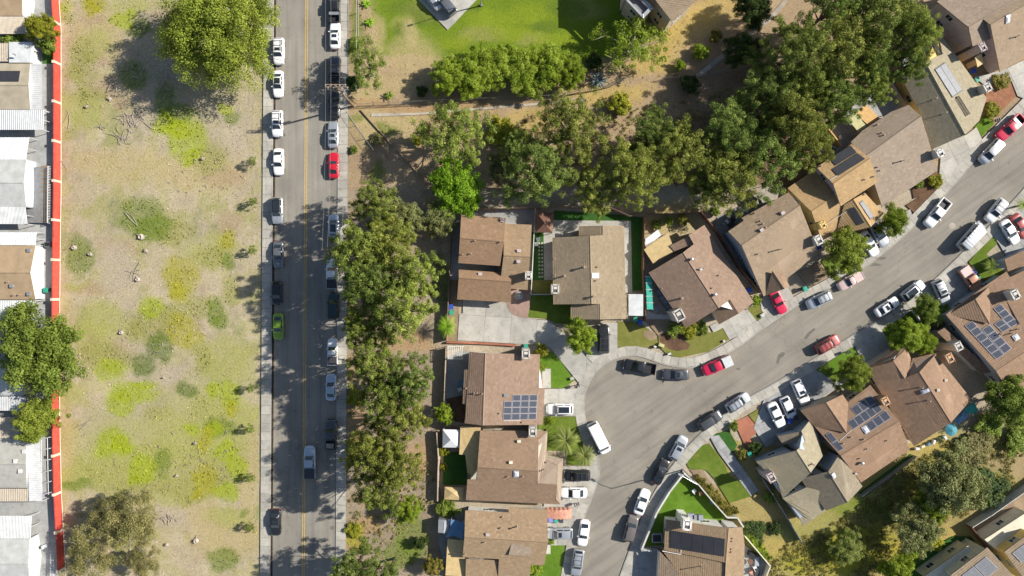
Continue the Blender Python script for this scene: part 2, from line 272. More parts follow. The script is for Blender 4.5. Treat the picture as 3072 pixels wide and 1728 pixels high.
    e('olive', 'A1', (1250, 90, 150, 60), (1700, 260, 160, 60), (1100, 200, 90, 50)); e('olive', 'A2', (560, 60, 130, 80), (150, 300, 120, 40)); e('park2', 'A1', (1750, 150, 150, 70), (1500, 300, 110, 40), (1880, 250, 80, 50)); e('park2', 'A2', (110, 120, 160, 70), (330, 300, 150, 50), (60, 260, 90, 40)); e('park3', 'A1', (1300, 130, 120, 60), (1100, 60, 90, 50), (1080, 250, 60, 50), (1650, 60, 90, 30)); e('park3', 'A2', (230, 210, 90, 35), (420, 60, 120, 60)); e('straw', 'A1', (1180, 420, 180, 130), (1150, 260, 60, 90), (880, 300, 60, 260), (850, 700, 120, 90), (1000, 640, 150, 60)); e('bank', 'A2', (1350, 200, 200, 140), (1150, 430, 130, 110), (1550, 80, 220, 110), (1000, 500, 160, 60), (1180, 300, 120, 120)); e('brown', 'A2', (1550, 420, 280, 160), (1750, 250, 180, 140), (1250, 720, 400, 110), (1100, 850, 160, 80))
    e('bank', 'A2', (780, 690, 260, 60), (600, 760, 120, 50), (150, 900, 180, 80)); e('rust', 'A1', (1300, 820, 420, 60), (830, 810, 120, 40)); e('straw', 'A1', (1020, 950, 200, 90), (1150, 880, 160, 50), (820, 960, 90, 120)); e('green', 'A1', (990, 970, 60, 40), (930, 1290, 50, 70), (740, 200, 35, 230), (780, 900, 70, 25)); e('lime', 'A1', (1860, 1000, 110, 60))
    e('rust', 'B1', (1130, 1120, 170, 70), (720, 900, 40, 160), (700, 1330, 40, 100), (1330, 280, 60)); e('dark', 'B1', (1400, 680, 60, 160)); e('rust', 'C1', (740, 280, 60, 160), (740, 1150, 50, 100), (930, 880, 150, 60), (1250, 560, 130, 120), (850, 1060, 90, 50)); e('yellow', 'C1', (740, 1150, 45, 70), (730, 480, 50, 60)); e('green', 'C1', (1180, 1150, 90, 160), (1080, 1300, 120, 90))
    e('olive', 'C3', (700, 1000, 300, 160), (950, 800, 260, 160), (300, 1250, 300, 180), (1500, 450, 260, 130), (1800, 400, 160, 160), (1300, 620, 160, 100)); e('bank', 'C3', (1250, 470, 160, 60), (1250, 1130, 200, 50), (1000, 1270, 130, 40), (100, 1250, 140, 60)); e('yellow', 'C3', (700, 1230, 260, 130), (420, 1330, 240, 110), (1100, 770, 80, 40), (1430, 600, 120, 60)); e('green', 'C3', (1640, 780, 160, 110), (900, 950, 160, 80), (600, 900, 160, 60)); e('brown', 'C3', (1780, 620, 160, 100), (1750, 950, 200, 120)); e('bank', 'B2', (1200, 190, 200, 90)); e('straw', 'h3', (400, 240, 330, 160))
    e('olive', 'C0', (1150, 560, 200, 90), (800, 640, 200, 60), (1600, 600, 200, 200), (1100, 760, 260, 60)); e('olive', 'B0', (1150, 1000, 200, 120), (800, 1250, 200, 100)); e('pale', 'C0', (1100, 420, 500, 180), (1600, 250, 260, 300), (900, 620, 380, 120)); P.sort(key=lambda q: q[0] in ('lime', 'yellow', 'green', 'dark')); return P
def build_ground():
    st = .4; xs = np.arange(-101, 101.01, st); ys = np.arange(-60, 60.01, st); gx, gy = np.meshgrid(xs, ys); nx, ny = len(xs), len(ys)
    u, v = gx * S + 1536, 864 - gy * S
    wu = u + (fbm(gx, gy, 5, 3) - .5) * 46 + (fbm(gx, gy, 1.2, 9) - .5) * 20; wv = v + (fbm(gx, gy, 5, 23) - .5) * 46 + (fbm(gx, gy, 1.2, 29) - .5) * 20
    C = np.empty(gx.shape + (3,)); C[:] = (.42, .355, .24)
    def reg(m, k): C[m] = KC[k]
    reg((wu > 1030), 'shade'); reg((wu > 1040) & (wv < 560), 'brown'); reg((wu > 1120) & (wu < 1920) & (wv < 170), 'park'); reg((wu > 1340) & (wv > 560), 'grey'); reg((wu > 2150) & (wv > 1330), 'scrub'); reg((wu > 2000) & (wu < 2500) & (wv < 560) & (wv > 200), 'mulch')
    n1 = fbm(gx, gy, 9, 41); C *= (.84 + .32 * n1)[..., None]; n2 = fbm(gx, gy, 2.2, 51); C *= (.78 + .44 * n2)[..., None]; n3 = fbm(gx, gy, 7, 91); n4 = fbm(gx, gy, 1.6, 95)
    for f, k, a0 in ((np.clip((n3 - .55) * 7, 0, 1) * np.clip((n4 - .38) * 5, 0, 1), 'olive', .6), (np.clip((.43 - n3) * 7, 0, 1) * np.clip((n4 - .42) * 5, 0, 1), 'brown', .55), (np.clip((fbm(gx, gy, 5, 97) - .58) * 8, 0, 1) * np.clip((.62 - n4) * 5, 0, 1), 'green', .45)):
        a = (f * a0 * (u < 800))[..., None]; C[:] = C * (1 - a) + np.array(KC[k]) * a
   
    lot = np.clip((820 - u) / 30, 0, 1) * np.clip((n2 - .5) * 6, 0, .38); C[:] = C * (1 - lot[..., None]) + np.array(KC['olive']) * lot[..., None]
    W = np.zeros(gx.shape)
    for k, (pu, pv), rx, ry in patches():
        d = np.sqrt(((wu - pu) / rx) ** 2 + ((wv - pv) / ry) ** 2); soft = .5 if k in ('lime', 'yellow', 'dark', 'green') else .7
        a = np.clip((1.5 - d) / soft, 0, 1) * (.9 if soft < .3 else .7); a *= np.clip(.45 + 1.1 * fbm(gx, gy, 1.0, 77), 0, 1)
        C[:] = C * (1 - a[..., None]) + np.array(KC[k]) * a[..., None]
        if k in ('lime', 'yellow', 'green', 'dark', 'olive'): W = np.maximum(W, a)
    z = -.14 + .12 * fbm(gx, gy, 3, 61)
    me = bpy.data.meshes.new('ground'); V = np.stack([gx, gy, z], -1).reshape(-1, 3)
    i = np.arange(nx * ny).reshape(ny, nx); F = np.stack([i[:-1, :-1], i[:-1, 1:], i[1:, 1:], i[1:, :-1]], -1).reshape(-1, 4)
    V2 = [(-700, -700, -.3), (700, -700, -.3), (700, 700, -.3), (-700, 700, -.3)]
    npmesh(me, np.vstack([V, np.array(V2)]), np.vstack([F, np.arange(4)[None] + len(V)]))
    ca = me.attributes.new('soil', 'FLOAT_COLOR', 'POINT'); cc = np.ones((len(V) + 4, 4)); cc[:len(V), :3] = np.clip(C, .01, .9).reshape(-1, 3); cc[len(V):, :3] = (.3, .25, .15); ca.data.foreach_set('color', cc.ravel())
    m, t, p = NT('soil_and_weeds'); g = pos(t); a = nd(t, 'ShaderNodeAttribute', attribute_name='soil').outputs['Color']
    b = ramp(t, noise(t, g, 3.2, 6, .75), [(.28, (.64, .62, .6)), (.5, (1, 1, 1)), (.74, (1.2, 1.19, 1.16))]); c = ramp(t, noise(t, g, 16, 4, .8), [(.25, (.82, .82, .82)), (.75, (1.14, 1.14, 1.12))])
    t.links.new(mix(t, 1, mix(t, 1, a, b, 'MULTIPLY'), c, 'MULTIPLY'), p.inputs['Base Color']); p.inputs['Roughness'].default_value = .97; p.inputs['Specular IOR Level'].default_value = .08
    bump(t, p, noise(t, g, 5, 8, .8), .14); me.materials.append(m); tag(link('ground', me), kind='structure'); return gx, gy, u, v, C, W
def npmesh(me, V, F):
    n = F.shape[1]; me.vertices.add(len(V)); me.vertices.foreach_set('co', np.ascontiguousarray(V, dtype=np.float32).ravel())
    me.loops.add(F.size); me.loops.foreach_set('vertex_index', F.astype(np.int32).ravel()); me.polygons.add(len(F))
    me.polygons.foreach_set('loop_start', np.arange(0, F.size, n, dtype=np.int32)); me.polygons.foreach_set('loop_total', np.full(len(F), n, dtype=np.int32)); me.update(calc_edges=True)
GX, GY, GU, GV, GC, GW = build_ground()

# ------------------------------------------------------------------ paving, roads and lawns: thick sheets, each a few mm above the last
ZC = [0.02]
def poly(pts, dv=None): return [px(*p) if isinstance(p[0], str) else px(dv, *p) for p in pts]
def sheet(name, view, pts, m, z=None, kind='structure'):
    if z is None: ZC[0] += .0016; z = ZC[0]
    P = [X(*q, z) for q in poly(pts, view)]; b = MB(); b.prism([(q.x, q.y) for q in P], -.25, z); o = b.build(name, M[m]); tag(o, kind=kind); return o
def clip_cell(P, o, ax, ay, x0, x1, y0, y1):
    for n, d in ((ax, x0), (-ax, -x1), (ay, y0), (-ay, -y1)):
        P = clip(P, n, d + n.dot(o))
        if len(P) < 3: return []
    return P
def area(P): return abs(sum(P[i].x * P[(i + 1) % len(P)].y - P[(i + 1) % len(P)].x * P[i].y for i in range(len(P)))) / 2
def paved(name, view, pts, m, ang=0, cell=3.0, gap=.035, z=.13):
    """a concrete apron: dark joint bed with one slab object per bay"""
    ZC[0] += .0016; dz = ZC[0] - .02; P = [X(*q, 0) for q in poly(pts, view)]; b = MB(); b.prism([(q.x, q.y) for q in P], -.25, z - .03 + dz * .1)
    root = b.build(name, M['joint']); tag(root, kind='structure'); ORG[root.name] = Vector((0, 0, 0))
    a = math.radians(ang); ax, ay = Vector((math.cos(a), math.sin(a), 0)), Vector((-math.sin(a), math.cos(a), 0)); o = P[0]
    us = [(p - o).dot(ax) for p in P]; vs_ = [(p - o).dot(ay) for p in P]
    for i in range(int(math.floor(min(us) / cell)), int(math.ceil(max(us) / cell))):
        for j in range(int(math.floor(min(vs_) / cell)), int(math.ceil(max(vs_) / cell))):
            Q = clip_cell(P, o, ax, ay, i * cell + gap / 2, (i + 1) * cell - gap / 2, j * cell + gap / 2, (j + 1) * cell - gap / 2)
            if len(Q) >= 3 and area(Q) > .15:
                s = MB(); s.prism([(q.x, q.y) for q in Q], 0, z + dz * .1 + random.uniform(-.004, .004)); s.build('slab', M[m], root)
    return root
def resample(P, step):
    out = [P[0].copy()]; acc = 0
    for a, b in zip(P[:-1], P[1:]):
        L = (b - a).length; d = step - acc
        while d < L: out.append(a + (b - a) * (d / L)); d += step
        acc = L - (d - step)
    return out
def smooth_line(P, it=2):
    for _ in range(it):
        Q = [P[0]]
        for a, b in zip(P[:-1], P[1:]): Q += [a * .75 + b * .25, a * .25 + b * .75]
        P = Q + [P[-1]]
    return P
def offset(P, d):
    out = []
    for i in range(len(P)):
        t = (P[min(i + 1, len(P) - 1)] - P[max(i - 1, 0)]).normalized(); out.append(P[i] + Vector((-t.y, t.x, 0)) * d)
    return out
def walkway(line, label_kerb, w0=.18, w1=1.75, step=1.55, gut=None):
    """kerb and slabs to the left of a kerb line"""
    k = MB(); fine = resample(line, .7); A, B = fine, offset(fine, .16)
    for i in range(len(fine) - 1): k.prism([A[i].to_2d(), A[i + 1].to_2d(), B[i + 1].to_2d(), B[i].to_2d()], -.2, .15)
    tag(k.build('kerb', M['kerb']), kind='structure')
    C = resample(line, step); A, B = offset(C, w0), offset(C, w1); b = MB()
    for i in range(len(C) - 1): b.prism([A[i].to_2d(), A[i + 1].to_2d(), B[i + 1].to_2d(), B[i].to_2d()], -.25, .11)
    root = tag(b.build('sidewalk', M['joint']), kind='structure'); ORG[root.name] = Vector((0, 0, 0))
    for i in range(len(C) - 1):
        g = .015; q = [A[i].lerp(A[i + 1], g), A[i].lerp(A[i + 1], 1 - g), B[i].lerp(B[i + 1], 1 - g), B[i].lerp(B[i + 1], g)]
        s = MB(); s.prism([p.to_2d() for p in q], .02, .145 + random.uniform(-.004, .004)); s.build('slab', M['walk'], root)
# main road
LE = lambda v: 822 - .0064 * v; RE = lambda v: 1016.5 - .0052 * v
sheet('road', 's', [(LE(-400), -400), (RE(-400), -400), (RE(2150), 2150), (LE(2150), 2150)], 'road', .02)
walkway([X(LE(1770), 1770), X(LE(-40), -40)], '')
walkway([X(RE(-40), -40), X(RE(1770), 1770)], '')
sheet('gutter', 's', [(LE(-40), -40), (LE(-40) + 6.5, -40), (LE(1770) + 6.5, 1770), (LE(1770), 1770)], 'litter', .026)
CL = lambda v: 920.5 - .0062 * v
for d in (-3.7, 1.9):
    sheet('yellow_line', 's', [(CL(-60) + d, -60), (CL(-60) + d + 1.8, -60), (CL(1790) + d + 1.8, 1790), (CL(1790) + d, 1790)], 'yellow', .025)
# residential street
NK = [('C2', 420, 1560), ('C2', 455, 1400), ('C2', 480, 1240), ('C2', 530, 1050), ('C2', 610, 850), ('C2', 655, 730), ('C2', 668, 640), ('C2', 650, 545), ('C2', 600, 400), ('C2', 560, 290), ('C2', 545, 170), ('C2', 555, 60), ('B2', 590, 1430), ('B2', 640, 1345), ('B2', 730, 1280), ('B2', 830, 1243), ('B2', 910, 1232), ('B2', 1000, 1250), ('B2', 1100, 1290), ('B2', 1230, 1325), ('B2', 1360, 1330), ('B2', 1500, 1287), ('B2', 1700, 1182), ('B3', 0, 1005), ('B3', 240, 845), ('B3', 450, 740), ('B3', 720, 582), ('B3', 930, 420), ('B3', 1100, 265), ('B3', 1240, 120), ('B3', 1360, 0), ('A3', 1560, 1210), ('A3', 1760, 1010), ('A3', 2050, 720)]
SK = [('B3', 2160, -290), ('B3', 1850, 60), ('B3', 1660, 265), ('B3', 1450, 470), ('B3', 1250, 665), ('B3', 1010, 858), ('B3', 830, 965), ('B3', 560, 1125), ('B3', 240, 1320), ('B3', 50, 1440), ('C2', 1780, 95), ('C2', 1600, 225), ('C2', 1440, 350), ('C2', 1320, 470), ('C2', 1200, 620), ('C2', 1110, 745), ('C2', 1045, 860), ('C2', 985, 985), ('C2', 930, 1120), ('C2', 880, 1260), ('C2', 820, 1420), ('C2', 760, 1600)]
NL = smooth_line([at(*p) for p in NK]); SLn = smooth_line([at(*p) for p in SK])
b = MB(); b.prism([(p.x, p.y) for p in NL + SLn], -.25, .02); tag(b.build('street', M['street']), kind='structure')
for ln in (NL, SLn): walkway(ln, '')
def manhole(v, x, y, r, z=.03):
    c = at(v, x, y); q = MB(); q.tube([c + Vector((0, 0, -.05)), c + Vector((0, 0, z))], r, 20); q.tube([c + Vector((0, 0, z)), c + Vector((0, 0, z + .01))], r * .8, 20, 1)
    return tag(q.build('manhole_cover', [M['kerb'], M['ditch']]), dict(B3='pale round manhole cover in the asphalt street beside the white pickup', B2='brown round utility cover in the sidewalk above the black pickup', C2='brown round utility cover in the sidewalk by the lawn corner')[v], 'manhole cover', 'manhole covers')
manhole('B3', 1390, 255, .55); manhole('B2', 945, 1187, .36, .16); manhole('C2', 1465, 412, .3, .16)
for v, P in (('B3', [(60, 1290), (75, 1230), (110, 1205), (130, 1215), (118, 1240), (90, 1262), (78, 1300)]), ('B3', [(270, 1105), (300, 1060), (350, 1025), (358, 1035), (320, 1075), (290, 1115)]), ('B3', [(770, 560), (800, 535), (850, 545), (858, 555), (800, 560)]), ('B3', [(820, 505), (850, 490), (890, 492), (885, 508), (850, 512)]), ('B2', [(1690, 1330), (1720, 1325), (1725, 1340), (1700, 1345)]), ('A1', [(210, 1005), (222, 1010), (225, 1024), (212, 1030), (203, 1018)]), ('B1', [(158, 285), (185, 285), (182, 310), (165, 330), (160, 310)]), ('C1', [(560, 1075), (590, 1070), (588, 1100), (562, 1100)])): sheet('road_stain', v, P, 'tar', .0232)
# aprons, drives, patios
paved('driveway', 'h1b', [(350, 740), (415, 720), (420, 480), (1200, 530), (1215, 610), (1260, 700), (1330, 755), (1420, 795), (1600, 815), (1920, 842), ('B2', 262, 960), ('B2', 400, 1075), ('B2', 560, 1245), ('B2', 640, 1330), ('B2', 590, 1405), ('B2', 500, 1435), ('B2', 320, 1215), ('B2', 300, 1180), ('B2', 230, 1150), (1390, 1275), (320, 1210), (335, 1000)], 'drive', -4, 4.6)
sheet('brick_paving', 'h1b', [(1200, 525), (1300, 270), (1640, 270), (1640, 520), (1590, 810), (1500, 803), (1420, 793), (1330, 753), (1262, 698), (1217, 608)], 'paver', .1)
sheet('patio', 'h1', [(112, 190), (1595, 165), (1560, 1449), (1100, 1449), (240, 1300), (210, 1449), (60, 1449), (100, 520)], 'drive_grey', .06)
sheet('side_yard', 'B1', [(1480, 600), (1530, 600), (1530, 1140), (1440, 1140)], 'dirt', .03)
paved('driveway', 'B2', [(560, 1242), (565, 1150), (650, 990), (795, 985), (795, 1180), (905, 1213), (800, 1226), (710, 1270), (645, 1325)], 'drive', 5, 3.4, z=.135)
paved('driveway', 'B2', [(1490, 1010), (1600, 960), (1770, 880), (1870, 1000), (1640, 1115), (1590, 1025), (1520, 1060)], 'drive', 30, 3.4)
paved('driveway', 'h3', [(1370, 1060), (1430, 1010), (1680, 920), (1730, 1000), (1790, 1085), (1450, 1250), (1390, 1190)], 'drive', 30, 3.4)
paved('driveway', 'B3', [(690, 440), (790, 290), (900, 220), (1070, 130), (1095, 215), (755, 480)], 'drive', 40, 3.4)
paved('driveway', 'A3', [(1230, 1120), (1490, 1020), (1570, 960), (1610, 1050), (1530, 1210), (1340, 1430), (1290, 1320), (1300, 1190)], 'drive', 25, 3.0)
paved('driveway', 'A3', [(1550, 580), (1760, 535), (1960, 440), (1960, 760), (1880, 725), (1820, 580), (1690, 640), (1640, 650)], 'drive', 25, 3.0)
paved('driveway', 'C2', [(200, 35), (560, 30), (545, 110), (545, 235), (480, 243), (200, 240)], 'drive', 0, 3.6)
paved('driveway', 'C2', [(340, 618), (600, 615), (650, 605), (655, 720), (600, 840), (525, 1020), (450, 1215), (300, 1215), (240, 1180), (240, 900), (340, 905)], 'drive', 0, 3.6)
paved('driveway', 'C2', [(1110, 1240), (960, 1225), (905, 1240), (860, 1330), (800, 1500), (820, 1560), (1110, 1560)], 'drive_grey', 0, 3.6)
paved('driveway', 'C3', [(-30, 110), (110, -15), (330, -125), (470, -40), (560, 0), (250, 200), (60, 420), (-20, 480), (-110, 330)], 'drive_grey', 30, 3.4)
paved('driveway', 'B3', [(630, 1105), (835, 1003), (880, 1080), (960, 1190), (720, 1300), (690, 1250)], 'drive', 30, 3.4)
paved('driveway', 'B3', [(1130, 790), (1250, 670), (1440, 520), (1560, 660), (1640, 760), (1400, 890), (1290, 900)], 'drive_grey', 35, 3.4)
paved('driveway', 'B3', [(1650, 280), (1800, 120), (1960, 100), (1960, 520), (1790, 480), (1740, 390)], 'drive_grey', 35, 3.4)
paved('garden_path', 'C2', [(1490, 395), (1560, 385), (1860, 800), (1805, 850), (1560, 520)], 'drive_grey', -50, 1.6)
sheet('patio', 'B2', [(238, 300), (320, 213), (898, 218), (908, 760), (840, 760), (840, 300), (500, 300), (330, 400), (330, 664), (243, 664)], 'drive', .08)
sheet('patio', 'h5', [(100, 170), (300, 60), (500, 75), (420, 820), (420, 1110), (200, 1090), (80, 760)], 'drive_grey', .05)
sheet('patio', 'h6', [(100, 60), (400, 30), (700, 60), (700, 400), (140, 400)], 'paver', .05)
sheet('patio', 'h7', [(75, 430), (560, 300), (560, 1449), (230, 1449), (100, 900)], 'drive_grey', .05)
sheet('patio', 'h8', [(1540, 1010), (1860, 1280), (1780, 1449), (1700, 1500), (1520, 1500)], 'drive_grey', .05)
sheet('patio', 'h3', [(75, 1180), (200, 1230), (400, 1240), (420, 1449), (200, 1449), (60, 1290)], 'drive', .05)
sheet('patio', 'h15', [(130, 850), (640, 250), (900, 0), (1300, 0), (1300, 420), (700, 800), (250, 1010)], 'drive_grey', .05)
sheet('patio', 'h4', [(0, 760), (60, 540), (300, 430), (640, 230), (900, 300), (420, 640), (200, 800)], 'drive_grey', .045)
sheet('parking_lot', 'A1', [(1190, -40), (1445, 225), (1700, -40)], 'drive', .06); sheet('parking_pad', 'A1', [(1380, 155), (1442, 98), (1510, 163), (1445, 222)], 'drive', .066)
sheet('trailer_park_paving', 's', [(-200, -200), (158, -200), (164, 80), (164, 570), (160, 900), (159, 1300), (170, 1600), (180, 1900), (-200, 1900)], 'drive_grey', .05)
sheet('drainage_ditch', 'A1', [(868, 880), (870, 855), (1210, 852), (1450, 832), ('A2', 0, 792), ('A2', 300, 768), ('A2', 470, 735), ('A2', 480, 750), ('A2', 300, 785), ('A2', 0, 808), (1450, 850), (1210, 868)], 'ditch', .03)
sheet('drainage_ditch', 'A2', [(1340, 600), (1480, 490), (1720, 290), (1932, 130), ('A3', 120, 0), ('A3', 150, 10), (1950, 160), (1740, 320), (1500, 520), (1370, 610)], 'ditch', .03)
sheet('track', 'C3', [(1500, 1060), (1932, 800), (2100, 700), (2100, 820), (1932, 960), (1640, 1180)], 'dirt', .03)
# lawns and beds
LZ = [.07]
for nm, v, P, m in [('lawn', 'B2', [(150, 300), (243, 300), (243, 664), (146, 664)], 'fake'), ('lawn', 'B2', [(318, 140), (860, 175), (985, 195), (985, 745), (905, 745), (900, 220), (318, 215)], 'fake'),
    ('lawn', 'B2', [(143, 668), (340, 668), (340, 775), (138, 775)], 'lawn_d'), ('lawn', 'B2', [(138, 778), (460, 780), (460, 1000), (330, 990), (262, 955), (113, 943), (113, 830)], 'lawn'),
    ('lawn', 'B2', [(797, 975), (960, 985), (1090, 1080), (1110, 1175), (860, 1168), (797, 1175)], 'lawn_d'), ('garden_bed', 'B2', [(1000, 960), (1250, 960), (1500, 1060), (1250, 1100), (1110, 1090)], 'dirt'), ('lawn', 'B2', [(1105, 1090), (1500, 1060), (1590, 1025), (1640, 1112), (1480, 1205), (1260, 1252), (1170, 1225), (1110, 1168)], 'lawn_d'),
    ('bare_patch', 'B2', [(1110, 1075), (1180, 1052), (1240, 1070), (1290, 1078), (1300, 1120), (1345, 1150), (1330, 1185), (1250, 1200), (1190, 1188), (1150, 1165), (1118, 1135)], 'mulch'), ('bare_patch', 'B2', [(1000, 1040), (1080, 1060), (1095, 1110), (1040, 1120), (990, 1085)], 'dirt'), ('lawn', 'B2', [(1772, 885), (1860, 845), (1925, 930), (1865, 985)], 'lawn_d'), ('garden_bed', 'B3', [(225, 610), (390, 525), (470, 625), (310, 725)], 'dirt'), ('lawn', 'B3', [(400, 520), (560, 460), (620, 530), (470, 620)], 'lawn'),
    ('lawn', 'h5', [(1440, 85), (1660, 85), (1890, 410), (1960, 480), (1800, 600), (1640, 603), (1600, 600), (1600, 410), (1440, 400)], 'lawn_b'), ('lawn', 'C2', [(200, 247), (482, 247), (500, 330), (500, 372), (200, 400)], 'lawn'), ('lawn', 'C2', [(200, 405), (500, 375), (600, 480), (597, 612), (420, 612), (410, 505), (200, 500)], 'lawn'),
    ('lawn', 'h7', [(1900, 830), (2325, 830), (2230, 1449), (2200, 1560), (1690, 1560), (1690, 1240)], 'lawn_b'), ('lawn', 'h8', [(700, 120), (925, 215), (1295, 640), (1300, 800), (520, 800), (520, 1040), (205, 1055), (280, 800), (385, 560), (560, 290)], 'lawn_b'),
    ('lawn', 'C2', [(1312, 590), (1350, 520), (1400, 475), (1490, 450), (1600, 600), (1640, 690), (1860, 830), (1640, 900), (1530, 720), (1470, 655), (1340, 640)], 'lawn'), ('garden_bed', 'h8', [(840, 40), (1010, 40), (1110, 200), (1340, 480), (1300, 560), (930, 160)], 'dirt'), ('lawn', 'C2', [(1500, 385), (1640, 350), (1700, 460), (1650, 560), (1580, 440)], 'fake'),
    ('brick_path', 'C2', [(1675, 290), (1780, 240), (1870, 350), (1810, 400), (1800, 480), (1770, 490), (1715, 370)], 'redbrick'), ('lawn', 'C2', [(1785, 235), (1860, 190), (1932, 290), (1932, 330), (1875, 345)], 'lawn_d'), ('lawn', 'B3', [(832, 1030), (930, 955), (1065, 895), (1190, 1020), (1240, 1150), (1000, 1180), (870, 1085)], 'lawn'), ('garden_bed', 'B3', [(1072, 890), (1200, 820), (1380, 880), (1380, 980), (1250, 1060), (1190, 1010)], 'mulch'),
    ('lawn', 'B3', [(1515, 530), (1690, 310), (1730, 390), (1650, 470), (1800, 620), (1650, 700)], 'lawn'), ('lawn', 'B3', [(440, 1295), (640, 1165), (700, 1255), (600, 1340), (480, 1390)], 'lawn_b'), ('lawn', 'B3', [(340, 1360), (450, 1290), (560, 1400), (480, 1449), (400, 1440)], 'lawn'), ('gravel_bed', 'A3', [(1645, 680), (1820, 590), (1870, 730), (1720, 880), (1640, 780)], 'rock'), ('lawn', 'A3', [(1560, 960), (1640, 870), (1710, 930), (1590, 1055)], 'lawn_b'),
    ('garden_bed', 'B3', [(1040, 100), (1210, 0), (1260, -20), (1240, 30), (1110, 160)], 'mulch'), ('garden_bed', 'A3', [(1085, 1420), (1240, 1280), (1310, 1320), (1290, 1440), (1100, 1500)], 'mulch'), ('lawn', 'h6', [(140, 395), (460, 400), (460, 850), (130, 850)], 'fake'), ('lawn', 'h18', [(240, 1300), (430, 1130), (900, 880), (1170, 880), (1230, 960), (450, 1500), (200, 1480)], 'fake'), ('garden_bed', 'h5', [(90, 760), (350, 700), (400, 1100), (190, 1085)], 'mulch'),
    ('lawn', 'A0', [(320, 400), (400, 380), (400, 480), (320, 480)], 'fake'), ('patio', 'C3', [(690, 820), (1080, 530), (1120, 560), (720, 860)], 'fake')]:
    LZ[0] += .001; sheet(nm, v, P, m, LZ[0])
